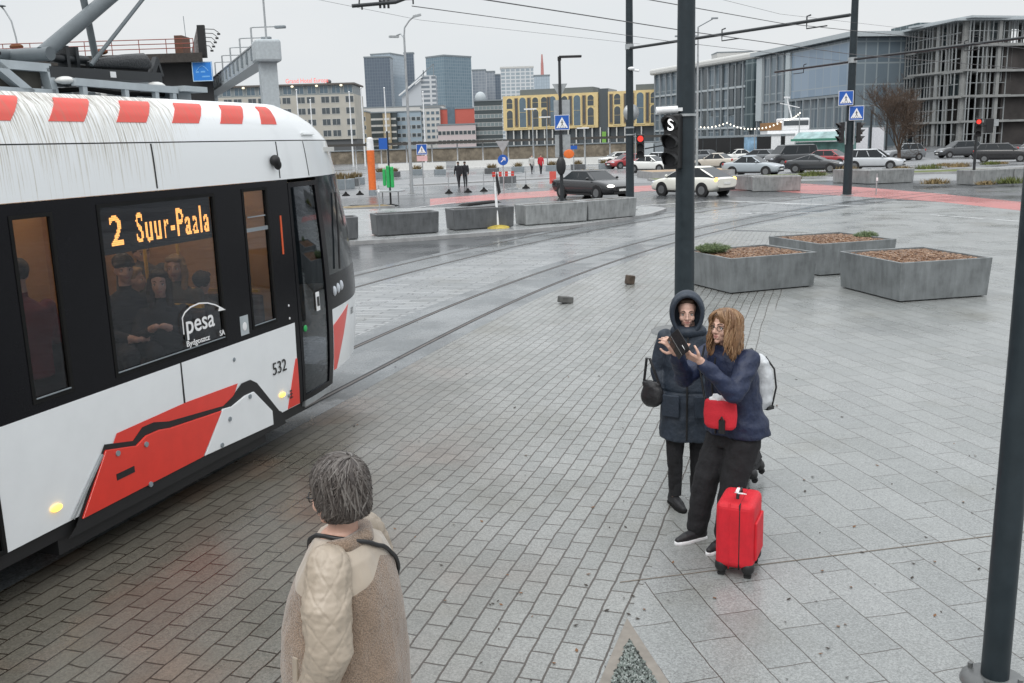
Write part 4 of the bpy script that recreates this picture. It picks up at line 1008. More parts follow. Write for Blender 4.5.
# phone in a flip case with a round white mark
ph = thing('phone', 'black phone in open flip case with a round white mark, held up in both hands', 'phone', (0,0,0))
LW = Matrix.Translation((BX, BY, 0)) @ Matrix.Rotation(BRZ, 4, 'Z')
PW = LW @ aim(PHC, (.62,.10,.78), (-.25,-.9,.2)); PQ = PW.to_3x3().normalized()
ph.location = PW.translation; ph.rotation_euler = PQ.to_euler()
b = MB(); b.box((0,0,0), (.082,.165,.011)); b.build('handset', M['phone'], ph, bevel=.005)
b = MB(); b.box((-.078,0,.018), (.085,.168,.006), rot=Matrix.Rotation(R(24), 3, 'Y')); cvo = b.build('case_flap', M['black_leather'], ph, bevel=.003)
b = MB(); b.cyl((-.082,-.045,.0165), (-.0805,-.045,.0135), .019, n=20); b.build('round_mark', M['decal_white'], cvo)
b = MB(); b.cyl((.022,.055,-.0055), (.022,.055,-.008), .010, n=16); b.build('camera_lens', M['mid_grey'], ph)

# ================= hooded woman behind her
HXp, HYp = 1.42, 7.50; HRZ = R(166)
h_root = thing('person', 'woman in a dark slate hooded coat with the hood up, standing behind the phone', 'person', (HXp, HYp, 0), HRZ)
HC2 = Vector((.015, .035, 1.635)); HX2 = Matrix.Translation(HC2) @ Matrix.Rotation(R(5), 4, 'Z') @ Matrix.Rotation(R(-5), 4, 'X')
B = Body(); B.rings([((0,0,.80),.15,.12,0),((0,0,.95),.17,.125,0),((0,0,1.15),.16,.12,0),((0,0,1.32),.185,.12,0),((0,0,1.43),.16,.10,0),((0,.0,1.49),.07,.065,0)], 0)
B.chain([(0,.0,1.46), HC2+Vector((0,-.03,-.05))], [.058,.050], 0); head(B, HX2, 0, 1.0, False)
an2R, an2L = Vector((.10,.05,.10)), Vector((-.07,-.03,.10))
for hp, kn_, an in (((.09,0,.9), (.10,.05,.50), an2R), ((-.09,0,.9), (-.085,.0,.50), an2L)):
    B.chain([hp, kn_, an], [.092,.058,.034], 0); B.seg(an+Vector((0,-.01,-.05)), an+Vector((.0,.03,-.06)), .026, .022, 0)
s2 = {}
for s in (1, -1):
    s2[s] = (Vector((s*.185,.0,1.42)), Vector((s*.245,-.01,1.16)), Vector((s*.185,.065,.94))); B.chain(s2[s], [.058,.046,.03], 0)
    hand(B, aim(s2[s][2], (-s*.15,.45,-.8), (s*1,.2,.1)), s, [.35]*4, 0, .95, .4)
E = MB(); face_extra(HX2, E, 1, 2, 3, 4)
B.skin('body', [M['skin_pale'], M['eyewhite'], M['iris'], M['lips'], M['brow']], h_root, .0055, 2, extra=E, matfn=lambda c: 0)
C = Body()
C.rings([((0,.0,.60),.238,.193,0),((0,.0,.70),.232,.188,0),((0,0,.95),.216,.174,0),((0,0,1.15),.200,.156,0),((0,0,1.32),.205,.148,0),((0,0,1.42),.185,.125,0),((0,.01,1.49),.125,.105,0),((0,.015,1.53),.105,.095,0)])
for s in (1, -1): C.chain([s2[s][0], s2[s][1], s2[s][1]+(s2[s][2]-s2[s][1])*.9], [.074,.066,.052])
C.skin('coat', [slate], h_root, .010, 3, fold=lambda c: wrinkle((9,9,12), .011, 21, .004)(c) - (.006 if abs(c.z-1.0) < .010 and c.y > 0 else 0))
pk = MB()
for s in (1, -1):
    pk.box((s*.12,.188,.88), (.15,.014,.17), rot=Matrix.Rotation(R(-s*18), 3, 'Z'))
    b = MB(); b.box((s*.13,.186,.90), (.15,.02,.18), rot=Matrix.Rotation(R(-s*22), 3, 'Z')); b.build('coat_pocket', slate, h_root, bevel=.008)
cz = MB(); cz.tube([(.0,.118,1.50),(.0,.165,1.30),(.0,.175,1.1),(.0,.192,.70),(.0,.194,.62)], .008); cz.build('coat_zip', M['trim'], h_root)
# hood: open shell round the face with a thick rim
hd = MB(); prof = []
NA, NB = 26, 12
X2 = lambda *p: HX2 @ Vector(p)
rings_ = []
for i in range(NB+1):
    t = i/NB; y = .098-.245*t; k = math.sqrt(max(0, 1-max(0, (t-.30)/.70)**2.4)); k0 = .86+.14*min(1, t/.25)
    ring = []
    for a in range(NA):
        th = 2*math.pi*a/NA; x = .140*math.cos(th)*k*k0; z = math.sin(th)
        z = (.172*z if z > 0 else .195*z)*k*k0 + .012
        ring.append(X2(x, y-(.05*min(0, math.sin(th)) if t < .3 else 0)*0, z))
    rings_.append(ring)
inner = [[X2(*( (HX2.inverted() @ p).x*.84, (HX2.inverted() @ p).y, ((HX2.inverted() @ p).z-.012)*.86+.012)) for p in r] for r in rings_[:7]]
hd.loft(list(reversed(inner)) + rings_, caps=True); 
ho = hd.build('hood', slate, h_root); sm_ = ho.modifiers.new('Subdivision', 'SUBSURF'); sm_.levels = 1; sm_.render_levels = 2
rim = MB(); rim.tube([X2(.128*math.cos(t)*.9, .096, (.166 if math.sin(t) > 0 else .190)*math.sin(t)*.88+.012) for t in [2*math.pi*k/30 for k in range(31)]], .017, 8, caps=False); rim.build('hood_rim', slate, h_root)
fh = Body(); fh.el(X2(0,-.028,.052), (.078,.088,.080), HX2.to_3x3()); fh.seg(X2(-.04,.040,.100), X2(.04,.040,.100), .016, .016); fh.skin('hair', [M['brow']], h_root, .010, 1)
cw = Body(); cw.chain([(-.10,.07,1.49),(0,.11,1.485),(.10,.07,1.49)], [.045,.045,.045]); cw.skin('collar', [slate], h_root, .01, 2)
T_ = Body()
T_.chain([(.09,0,.80),(.10,.05,.48),(.10,.045,.16)], [.105,.072,.050]); T_.chain([(-.09,0,.80),(-.085,.0,.48),(-.07,-.035,.16)], [.105,.072,.050])
T_.skin('trousers', [M['black_cloth']], h_root, .010, 2, fold=wrinkle((12,12,14), .006))
for an, yw in ((an2R, R(28)), (an2L, R(12))):
    so_ = shoe(an, yw, h_root, M['shoe_black'], M['rubber'], 'boot')
    b = MB(); b.cyl((an.x, an.y-.01, .10), (an.x, an.y-.01, .24), .052, .058, 14); b.build('boot_shaft', M['shoe_black'], so_)
# handbag at her side
hbag = thing('handbag', 'black slouchy leather handbag hanging at the hooded woman’s side'.replace('’', "'"), 'bag', (0,0,0))
LH = Matrix.Translation((HXp, HYp, 0)) @ Matrix.Rotation(HRZ, 4, 'Z')
hbag.location = LH @ Vector((.285, .12, .95)); hbag.rotation_euler.z = HRZ + R(62)
S = Body(); S.el((0,0,.01), (.055,.105,.095)); S.el((0,.01,.05), (.045,.095,.085)); S.seg((0,-.06,.11), (0,.06,.11), .028, .028); S.skin('bag_body', [M['black_leather']], hbag, .010, 3, fold=wrinkle((14,14,14), .006))
b = MB(); b.tube([(0,-.075,.11),(.02,-.05,.20),(.05,-.015,.33),(.05,.015,.33),(.02,.05,.20),(0,.075,.11)], .011, 8); b.build('strap', M['black_leather'], hbag)

# red crossbody bag, white backpack, red suitcase, dark suitcase
rb = thing('crossbody_bag', 'small red crossbody bag with white tissue sticking out, worn over navy coat', 'bag', LW @ Vector((-.10,.225,1.055)), BRZ + R(24))
S = Body(); S.rings([((0,0,-.105),.095,.030,0),((0,0,-.08),.118,.040,0),((0,0,.0),.125,.045,0),((0,0,.09),.118,.036,0),((0,0,.105),.105,.028,0)]); S.skin('bag_body', [M['red_bag']], rb, .008, 2)
S = Body()
for k in range(6): S.el((-.05+.022*k, random.uniform(-.01,.01), .112+.02*math.sin(k*2.1)), (.026,.018,.022+.012*(k % 2)))
S.skin('tissue', [M['tissue']], rb, .007, 1, fold=wrinkle((40,40,40), .006))
b = MB(); b.box((-.03,.05,-.075), (.045,.012,.10)); b.tube([(-.045,.052,-.03),(-.03,.056,.0),(-.015,.052,-.03)], .006); b.build('strap_tab', M['trim'], rb)
b = MB(); b.tube([(-.115,0,.09),(-.17,-.10,.22),(-.12,-.19,.40),(.0,-.17,.52)], .008); b.tube([(.115,0,.09),(.18,-.06,.3),(.16,-.10,.47)], .008); b.build('strap', M['trim'], rb)
bp = thing('backpack', 'silvery white backpack with black straps on the back of the navy coat', 'backpack', LW @ Vector((-.02,-.215,1.22)), BRZ)
S = Body(); S.rings([((0,0,-.21),.115,.065,0),((0,-.02,-.15),.135,.082,0),((0,-.02,.04),.135,.082,0),((0,.0,.15),.115,.068,0),((0,.02,.205),.065,.045,0)]); S.skin('pack_body', [M['silver_fab']], bp, .009, 2, fold=wrinkle((14,14,14), .010))
b = MB(); b.tube([(-.10,-.085,-.19),(-.12,-.10,-.05),(-.11,-.085,.09),(-.06,-.045,.18)], .007); b.tube([(-.02,-.106,-.16),(-.02,-.108,.02),(-.01,-.075,.15)], .005); b.box((-.04,-.05,-.20), (.16,.07,.025)); b.build('webbing', M['trim'], bp)
for s in (1, -1):
    b = MB(); b.tube([(s*.09,.07,.18),(s*.105,.16,.27),(s*.12,.30,.24),(s*.13,.36,.10)], .014, 8); b.build('shoulder_strap', M['trim'], bp)
sc1 = thing('suitcase', 'bright red fabric cabin suitcase with white tag standing on its wheels', 'suitcase', gnd(738, 569).to_tuple(), R(66))
def suitcase(root, fab, W_=.36, D_=.26, H_=.52):
    b = MB(); z0 = .075
    b.box((0,0,z0+H_/2), (W_, D_, H_)); o = b.build('shell', fab, root, bevel=.045)
    o.modifiers['Bevel'].segments = 4
    for y in (-.035, .035):
        t = MB(); n = 40; pts = []
        for k in range(n+1):
            a = 2*math.pi*k/n; x = math.copysign(min(abs(math.cos(a))*1.6, 1), math.cos(a))*(W_/2-.028); z = z0+H_/2+math.copysign(min(abs(math.sin(a))*1.5, 1), math.sin(a))*(H_/2-.028)
            dx = x/(W_/2-.028); dz = (z-z0-H_/2)/(H_/2-.028); s_ = 1+.028/(max(abs(dx), abs(dz), .01)*W_/2)*0
            pts.append((x*(1+.16*(abs(dx) > .98)), y, (z0+H_/2)+(z-z0-H_/2)*(1+.11*(abs(dz) > .98))))
        t.tube(pts, .0055, 6, caps=False); t.build('zip', M['tyre'] if y < 0 else fab, root)
    f = MB(); f.box((0,-D_/2-.008,z0+H_*.42), (W_*.74,.02,H_*.58)); f.build('front_pocket', fab, root, bevel=.009)
    for x in (-W_/2+.045, W_/2-.045):
        for y in (-D_/2+.04, D_/2-.04):
            c_ = Body(); c_.el((x, y, .085), (.052,.048,.055)); c_.skin('corner_guard', [M['trim']], root, .01, 1)
            wv_ = MB(); wv_.cyl((x-.014, y, .026), (x+.014, y, .026), .026, n=16); wv_.cyl((x, y, .03), (x, y, .07), .014); wv_.build('wheel', M['tyre'], root)
    h = MB(); h.tube([(-.07,0,z0+H_),(-.06,0,z0+H_+.032),(.06,0,z0+H_+.032),(.07,0,z0+H_)], .011, 8); h.build('carry_handle', M['trim'], root)
suitcase(sc1, M['red_fab'], H_=.475)
b = MB(); b.box((-.135,-.03,.618), (.105,.055,.004), rot=Matrix.Rotation(R(18), 3, 'Y') @ Matrix.Rotation(R(25), 3, 'Z')); b.box((-.06,0,.612), (.06,.02,.012)); b.build('luggage_tag', M['decal_white'], sc1)
b = MB(); b.box((.184,.02,.35), (.012,.03,.05)); b.build('side_foot', M['trim'], sc1)
sc2 = thing('suitcase', 'dark tilted suitcase on wheels half hidden behind the woman in navy', 'suitcase', gnd(752, 484).to_tuple(), R(70))
sc2.rotation_euler = (R(-24), 0, R(62)); sc2.location.z = .035
suitcase(sc2, M['black_cloth'], .34, .22, .50)

# ================= older woman in the beige coat, seen from behind on the steps
OX, OY, OZ = -.655, 3.36, .30; ORZ = R(78)
o_root = thing('person', 'older woman with short grey hair in a beige fleece coat, seen from behind', 'person', (OX, OY, OZ), ORZ)
HC3 = Vector((.0, .022, 1.44)); HX3 = Matrix.Translation(HC3) @ Matrix.Rotation(R(-15), 4, 'Z') @ Matrix.Rotation(R(-8), 4, 'X')
B = Body(); B.rings([((0,0,.72),.17,.14,0),((0,0,.85),.18,.15,0),((0,.0,1.02),.17,.15,0),((0,.0,1.16),.18,.13,0),((0,0,1.25),.15,.10,0),((0,.01,1.30),.07,.065,0)], 0)
B.chain([(0,.0,1.27), HC3+Vector((0,-.03,-.05))], [.058,.053], 0); head(B, HX3, 0)
for s in (1, -1):
    B.chain([(s*.09,0,.80),(s*.09,.01,.45),(s*.09,-.02,.09)], [.10,.07,.048], 0); B.seg((s*.09,-.03,.04), (s*.10,.11,.035), .036, .03, 0)
o_sh = {s: (Vector((s*.185,-.01,1.225)), Vector((s*.265,-.03,.95)), Vector((s*.24,.07,.72))) for s in (1, -1)}
for s in (1, -1):
    B.chain(o_sh[s], [.058,.046,.03], 0); hand(B, aim(o_sh[s][2], (0,.3,-.9), (s*1,0,.1)), s, [.35]*4, 0, .92, .4)
E = MB(); face_extra(HX3, E, 1, 2, 3, 4)
B.skin('body', [M['skin'], M['eyewhite'], M['iris'], M['lips'], M['brow']], o_root, .006, 2, extra=E, matfn=lambda c: 0)
def fleece_mat(yoke=False):
    m, nt, b = _nodes('beige_fleece'); L = nt.links.new; tc = N(nt, 'ShaderNodeTexCoord').outputs['Object']
    v = N(nt, 'ShaderNodeTexVoronoi', i_Scale=170); L(tc, v.inputs['Vector']); n = N(nt, 'ShaderNodeTexNoise', i_Scale=7, i_Detail=4); L(tc, n.inputs['Vector'])
    r = ramp(nt, n.outputs[0], [(.3, (.235,.165,.115)), (.7, (.315,.225,.160))])
    r2 = ramp(nt, v.outputs['Distance'], [(0, (1.15,1.15,1.15)), (.8, (.62,.62,.62))]); x = N(nt, 'ShaderNodeMix', data_type='RGBA', blend_type='MULTIPLY'); x.inputs[0].default_value = 1
    L(r.outputs[0], x.inputs[6]); L(r2.outputs[0], x.inputs[7]); L(x.outputs[2], b.inputs['Base Color']); b.inputs['Roughness'].default_value = .95; b.inputs['Sheen Weight'].default_value = .4
    bp = N(nt, 'ShaderNodeBump', i_Strength=.9, i_Distance=.004, invert=True); L(v.outputs['Distance'], bp.inputs['Height'])
    if yoke:      # smooth nylon yoke sewn over the shoulders, edge rising to a point at the spine
        sp = N(nt, 'ShaderNodeSeparateXYZ'); L(tc, sp.inputs[0]); ab = N(nt, 'ShaderNodeMath', operation='ABSOLUTE'); L(sp.outputs[0], ab.inputs[0])
        ma = N(nt, 'ShaderNodeMath', operation='MULTIPLY_ADD'); ma.inputs[1].default_value = .42; L(ab.outputs[0], ma.inputs[0]); L(sp.outputs[2], ma.inputs[2])
        gt = N(nt, 'ShaderNodeMath', operation='GREATER_THAN'); gt.inputs[1].default_value = 1.205; L(ma.outputs[0], gt.inputs[0])
        xc = N(nt, 'ShaderNodeMix', data_type='RGBA'); L(gt.outputs[0], xc.inputs[0]); L(x.outputs[2], xc.inputs[6]); xc.inputs[7].default_value = (.37,.31,.245,1); L(xc.outputs[2], b.inputs['Base Color'])
        st = N(nt, 'ShaderNodeMath', operation='MULTIPLY_ADD'); st.inputs[1].default_value = -.85; st.inputs[2].default_value = .9; L(gt.outputs[0], st.inputs[0]); L(st.outputs[0], bp.inputs['Strength'])
        ro = N(nt, 'ShaderNodeMath', operation='MULTIPLY_ADD'); ro.inputs[1].default_value = -.5; ro.inputs[2].default_value = .95; L(gt.outputs[0], ro.inputs[0]); L(ro.outputs[0], b.inputs['Roughness'])
    L(bp.outputs[0], b.inputs['Normal']); return m
beige = fleece_mat(); beige_y = fleece_mat(True); quiltm = mat('beige_quilted_nylon', (.37,.31,.245), .42, var=.06, scale=6, bump=.25, bscale=22)
C = Body()
C.rings([((0,.02,.46),.262,.225,0),((0,.02,.60),.262,.232,0),((0,.02,.78),.255,.232,0),((0,.02,.93),.245,.222,0),((0,.01,1.05),.232,.195,0),((0,.0,1.15),.222,.165,0),((0,-.005,1.23),.195,.130,0),((0,.005,1.29),.11,.095,0)])
coat_o = C.skin('coat', [beige_y], o_root, .0075, 3, fold=lambda c: wrinkle((8,8,6), .012, 40, .003)(c), matfn=lambda c: 0)
for s in (1, -1):
    S = Body(); a, e_, w_ = o_sh[s]; S.chain([a+Vector((-s*.015,0,.0)), a.lerp(e_, .5)+Vector((s*.012,0,0)), e_, e_.lerp(w_, .9)], [.084,.090,.084,.066])
    ax = (e_-a).normalized()
    def quilt(c, a=a, ax=ax, s=s):
        v = c-a; l = v.dot(ax); pr = v-ax*l; th = math.atan2(pr.y, pr.x*s)
        u1 = (l/.115+th/1.05); u2 = (l/.115-th/1.05)
        d = min(abs(u1-round(u1)), abs(u2-round(u2)))
        return -.0030*math.exp(-(d/.05)**2) + .007*noise.noise(Vector((c.x*9, c.y*9, c.z*20))) + .003*noise.noise(Vector((c.x*30, c.y*30, c.z*60)))
    S.skin('sleeve', [quiltm], o_root, .0055, 2, fold=quilt)
S = Body(); S.chain([(-.09,-.05,1.275),(0,-.085,1.275),(.09,-.05,1.275),(.105,.03,1.262),(.06,.09,1.245)], [.032,.036,.032,.030,.026]); S.chain([(-.09,-.05,1.275),(-.105,.03,1.262),(-.06,.09,1.245)], [.032,.030,.026]); S.skin('collar', [beige], o_root, .007, 2)
from mathutils.bvhtree import BVHTree
bvc = BVHTree.FromPolygons([v.co for v in coat_o.data.vertices], [tuple(p.vertices) for p in coat_o.data.polygons])
sp_ = [Vector(p) for p in ((.17,.20,.92),(.12,.22,1.06),(.05,.18,1.18),(-.04,.11,1.265),(-.085,.02,1.285),(-.07,-.08,1.285),(0,-.145,1.25),(.08,-.165,1.20),(.15,-.16,1.12),(.205,-.13,1.02),(.245,-.05,.90),(.25,.08,.80),(.20,.20,.72))]
fine_ = [a.lerp(b_, k/6) for a, b_ in zip(sp_, sp_[1:]) for k in range(6)]
b = MB(); b.tube([(lambda h: h[0]+h[1]*.010)(bvc.find_nearest(p)) for p in fine_], .0085, 8); b.build('bag_strap', M['trim'], o_root)
b = MB(); b.bar((-.235,.115,.90), (-.225,.135,.66), .014, .028); b.build('pocket_welt', quiltm, o_root, bevel=.005)
b = MB(); b.tube([(.0,.235,.5),(.0,.25,.8),(.0,.225,1.0),(.0,.14,1.2)], .012); b.build('front_placket', M['trim'], o_root)
T_ = Body(); T_.chain([(.09,0,.78),(.09,.01,.42),(.09,-.02,.10)], [.115,.085,.07]); T_.chain([(-.09,0,.78),(-.09,.01,.42),(-.09,-.02,.10)], [.115,.085,.07]); T_.skin('trousers', [M['black_cloth']], o_root, .014, 2)
for s in (1, -1): shoe(Vector((s*.09,-.02,.1)), 0, o_root, M['shoe_black'], M['rubber'])
q3 = lambda *p: HX3 @ Vector(p)
gl_ = MB()
for s in (1, -1):
    gl_.tube([q3(s*.054,.088,.002), q3(s*.076,.01,.002), q3(s*.074,-.03,-.006)], .003, 5)
    gl_.tube([q3(s*.032+.022*math.cos(t), .092-.012*abs(math.cos(t)), -.004+.018*math.sin(t)) for t in [2*math.pi*k/12 for k in range(13)]], .0025, 5, caps=False)
gl_.tube([q3(-.011,.094,0), q3(.011,.094,0)], .0025, 5); gl_.build('glasses', M['trim'], o_root)
grey_h = hair_mat('grey_brown_hair', (.032,.026,.023), (.072,.059,.052), (.17,.155,.142))
S = Body(); S.el(q3(0,-.030,.050), (.092,.104,.092), HX3.to_3x3()); S.el(q3(0,-.055,-.02), (.080,.072,.085), HX3.to_3x3()); S.seg(q3(-.04,.030,.098), q3(.04,.030,.098), .020, .020)
hb3 = S.skin('hair', [mat('grey_hair_base', (.055,.046,.041), .55, var=.4, scale=40)], o_root, .008, 2, fold=wrinkle((34,34,20), .010))
hl = MB(); rnd = random.Random(9); crown = Vector((.006,-.062,.088)).normalized()
for k in range(2300):
    phi = rnd.uniform(0, 2*math.pi); t0 = rnd.uniform(0, 2.0); ln = rnd.uniform(.45, .85); pts = []; tw_ = rnd.gauss(.30, .30); lift = rnd.uniform(1.0, 1.085)
    e1 = crown.orthogonal().normalized(); e2 = crown.cross(e1); ok = True
    for i in range(7):
        th = t0+ln*i/6; pp = phi+tw_*i/6
        d = crown*math.cos(th) + (e1*math.cos(pp)+e2*math.sin(pp))*math.sin(th)
        rad = Vector((.094, .106, .098 if d.z > -.1 else .112)); hl_ = max(.25, math.hypot(d.x, d.y))**(.72 if d.z < 0 else 0); p = Vector((d.x/hl_*rad.x, -.034+d.y/hl_*rad.y, .046+d.z*(rad.z if d.z > 0 else .138)))*lift
        if i == 6: p = p + d*.006
        if p.y > .045 and p.z < .062: ok = False
        if p.z < -.096: break
        pts.append(q3(*p))
    if ok and len(pts) > 3: lock(hl, pts, rnd.uniform(.0018, .0036))
hl.build('hair_strands', grey_h, hb3, fix=False)
sb = thing('shoulder_bag', 'small dark shoulder bag worn at the front by the older woman in beige', 'bag', Matrix.Translation((OX, OY, OZ)) @ Matrix.Rotation(ORZ, 4, 'Z') @ Vector((.20,.27,.60)), ORZ)
S = Body(); S.rings([((0,0,-.10),.11,.035,0),((0,0,0),.125,.045,0),((0,0,.09),.12,.035,0)]); S.skin('bag_body', [M['black_leather']], sb, .012, 2)
b = MB(); b.tube([(-.115,-.0,.08),(-.15,-.05,.22),(-.16,-.07,.38)], .0075); b.build('strap', M['trim'], sb)

# ================= passengers in the tram
TM = Matrix.Translation(TN*(-6.25)) @ Matrix.Rotation(-TA, 4, 'Z')
tp = lambda x, y, z: (TM @ Vector((x, y, z))).to_tuple()
dk = mat('dark_jacket', (.02,.02,.024), .85); dkr = mat('maroon_jacket', (.16,.015,.02), .85); dkg = mat('grey_jacket', (.12,.115,.11), .85); tan = mat('tan_fur', (.34,.22,.12), .95)
hb_ = mat('dark_brown_hair', (.03,.018,.012), .6); seatz = 1.0
PG = 'passengers seated in the tram'
figure('person', 'bearded passenger in a dark jacket behind the middle tram window', tp(.40, 6.85, seatz+.20), -TA + R(-128), 'sit', (M['skin'], dk, dk, hb_, dk), 'hat', PG, .014, 1.72)
figure('person', 'long haired passenger seen in profile behind the middle tram window', tp(.66, 6.98, seatz+.08), -TA + R(-146), 'sit', (M['skin'], dk, dk, hb_, dk), 'long', PG, .014, 1.68, arms='up')
figure('person', 'passenger with tan fur collar at the right of the middle tram window', tp(.36, 7.62, seatz+.13), -TA + R(-160), 'sit', (M['skin'], dkg, dk, tan, dk), 'long', PG, .014, 1.68)
figure('person', 'passenger in a maroon jacket behind the narrow left tram window', tp(.48, 5.62, seatz+.32), -TA + R(60), 'sit', (M['skin'], dkr, dk, hb_, dk), 'short', PG, .014, 1.72)
figure('person', 'passenger holding something behind the narrow window next to the cab', tp(.45, 7.86, seatz-.05), -TA + R(20), 'sit', (M['skin'], dkg, dk, hb_, dk), 'short', PG, .014, 1.66, arms='up')
figure('person', 'tram driver in dark uniform behind the windscreen', tp(.0, 9.05, .92), -TA, 'sit', (M['skin'], dk, dk, hb_, dk), 'short', None, .016, 1.75, arms='up')
figure('person', 'standing passenger in a grey coat at the back of the middle tram window', tp(-.30, 7.95, .43), -TA + R(-120), 'stand', (M['skin'], dkg, dk, hb_, dk), 'short', None, .016, 1.70)
figure('person', 'passenger in an olive jacket half hidden in the middle tram window', tp(.05, 7.35, seatz+.05), -TA + R(-60), 'sit', (M['skin'], mat('olive_jacket', (.10,.085,.05), .85), dk, tan, dk), 'short', PG, .016, 1.68)
M['plate_steel'] = mat('wet_base_plate', (.12,.125,.125), .3, var=.3, scale=4)
# ------------------------------------------------------------------ PLANTERS
def conc_mat(name, c, dark=.66):
    m, nt, b = _nodes(name); L = nt.links.new; tc = N(nt, 'ShaderNodeTexCoord').outputs['Object']
    mp = N(nt, 'ShaderNodeMapping'); mp.inputs['Scale'].default_value = (5, 5, .9); L(tc, mp.inputs[0])
    n = N(nt, 'ShaderNodeTexNoise', i_Scale=1.5, i_Detail=5, i_Roughness=.7); L(mp.outputs[0], n.inputs['Vector'])
    n2 = N(nt, 'ShaderNodeTexNoise', i_Scale=2.2, i_Detail=5, i_Roughness=.65); L(tc, n2.inputs['Vector'])
    a = N(nt, 'ShaderNodeMath', operation='ADD'); L(n.outputs[0], a.inputs[0]); L(n2.outputs[0], a.inputs[1])
    r = ramp(nt, a.outputs[0], [(.30, c4(c, dark)), (.48, c4(c, .85)), (.62, c4(c, 1.1)), (.85, c4(c, 1.35))]); r.color_ramp.elements[0].position = .8*.5
    mr = N(nt, 'ShaderNodeMath', operation='MULTIPLY'); mr.inputs[1].default_value = .5; L(a.outputs[0], mr.inputs[0]); L(mr.outputs[0], r.inputs[0]); L(r.outputs[0], b.inputs['Base Color'])
    b.inputs['Roughness'].default_value = .42; b.inputs['Metallic'].default_value = .15
    bp = N(nt, 'ShaderNodeBump', i_Strength=.15, i_Distance=.02); L(n2.outputs[0], bp.inputs['Height']); L(bp.outputs[0], b.inputs['Normal']); return m
zinc = conc_mat('weathered_zinc', (.21,.225,.23)); conc = conc_mat('wet_concrete', (.30,.31,.31), .65); conc_d = conc_mat('dark_wet_concrete', (.115,.12,.125), .65)
mulch_m = hair_mat('bark_chips', (.10,.055,.034), (.21,.120,.070), (.34,.22,.14)); 
def planter(label, a, b, depth, h, m, mulch=True, group='planters on the plaza', ang=None, fill=None, wall=.05, name='planter'):
    """front bottom edge from ground point a to b"""
    d = (b-a); wd = d.length; rz = math.atan2(d.y, d.x); c = (a+b)/2
    t = thing(name, label, 'planter', (c.x, c.y, c.z), rz, group)
    w_, D = wd, depth; mb = MB(); ins = .035
    def rect(x, y0, y1, z): return [(-x,y0,z),(x,y0,z),(x,y1,z),(-x,y1,z)]
    o0 = rect(w_/2-ins, ins, D-ins, .03); o1 = rect(w_/2, 0, D, h); i1 = rect(w_/2-wall, wall, D-wall, h); i0 = rect(w_/2-wall, wall, D-wall, h*.55)
    vs = o0+o1+i1+i0; fs = [(3,2,1,0)]
    for k in range(4):
        j = (k+1) % 4; fs += [(k,j,4+j,4+k),(4+k,4+j,8+j,8+k),(8+k,8+j,12+j,12+k)]
    fs.append((12,13,14,15)); mb.add(vs, fs); mb.build('planter_box', m, t, bevel=.008)
    pl = MB(); pl.box((0, D/2, .015), (w_-.2, D-.2, .03)); pl.build('plinth', M['matte_black'], t)
    if mulch:
        s = MB(); nx, ny = 22, 14; vs = [(-w_/2+wall+(w_-2*wall)*i/nx, wall+(D-2*wall)*j/ny, h-.055+.03*noise.noise(Vector((i*.7, j*.7, wd)))+.03*math.sin(math.pi*i/nx)*math.sin(math.pi*j/ny)) for j in range(ny+1) for i in range(nx+1)]
        s.add(vs, [(j*(nx+1)+i, j*(nx+1)+i+1, (j+1)*(nx+1)+i+1, (j+1)*(nx+1)+i) for j in range(ny) for i in range(nx)], 0, True)
        mo = s.build('bark_mulch', fill or M['bark'], t); mo['kind'] = 'stuff'
        if fill is None:
            ch = MB(); rnd = random.Random(int(wd*1000))
            for k in range(1500):
                x, y = rnd.uniform(-w_/2+wall+.03, w_/2-wall-.03), rnd.uniform(wall+.03, D-wall-.03); z = h-.035+.03*math.sin(math.pi*(x/w_+.5))*math.sin(math.pi*y/D)
                ch.box((x, y, z), (rnd.uniform(.02,.07), rnd.uniform(.012,.03), .008), rot=Matrix.Rotation(rnd.uniform(0,6), 3, 'Z') @ Matrix.Rotation(rnd.gauss(0,.5), 3, 'X'))
            co2 = ch.build('bark_chips', mulch_m, t, fix=False); co2['kind'] = 'stuff'
    return t
PL1 = planter('weathered metal planter with bark and a low conifer, just right of the signal mast', gnd(730,295), gnd(816,287), 1.75, .70, zinc)
PL2 = planter('weathered metal planter at the back, with a dark conifer at its right corner', gnd(819,277), gnd(895,271), 2.0, .70, zinc)
PL3 = planter('largest weathered metal planter, filled only with brown bark, nearest the right pole', gnd(899,303.5), gnd(990,297), 2.0, .72, zinc)
# fit the other two sides: depth runs from the near corner to the left corner
for t, (c, l) in ((PL1, ((733,295),(668,277))), (PL2, ((818,277),(752,262))), (PL3, ((904,304),(834,275)))):
    pass
def shrub(label, loc, r, n, seed, h=.22):
    rnd = random.Random(seed); t = thing('low_conifer', label, 'shrub', loc, 0, 'shrubs in the planters')
    st = MB(); nd = MB()
    for k in range(n):
        a = rnd.uniform(0, 2*math.pi); rr = r*math.sqrt(rnd.random()); hh = h*(1-.5*(rr/r)**2)*rnd.uniform(.6, 1.15)
        b0 = Vector((math.cos(a)*rr*.5, math.sin(a)*rr*.5*.8, -.03)); tp_ = Vector((math.cos(a)*rr, math.sin(a)*rr*.8, hh))
        if k % 6 == 0: st.tube([b0, tp_], [.006, .002], 4)
        for q in range(11):
            f = .3+.75*q/10; p = b0.lerp(tp_, f); d = Vector((rnd.gauss(0,1), rnd.gauss(0,1), rnd.gauss(.5,.6))).normalized()*rnd.uniform(.03,.06); s_ = d.orthogonal().normalized()*.006
            nd.add([p-s_, p+s_, p+d], [(0,1,2)])
    st.build('stem', M['twig'], t); f_ = nd.build('needles', hair_mat('conifer_needles'+str(seed), (.030,.055,.014), (.07,.115,.03), (.13,.17,.06)), t, fix=False); return t
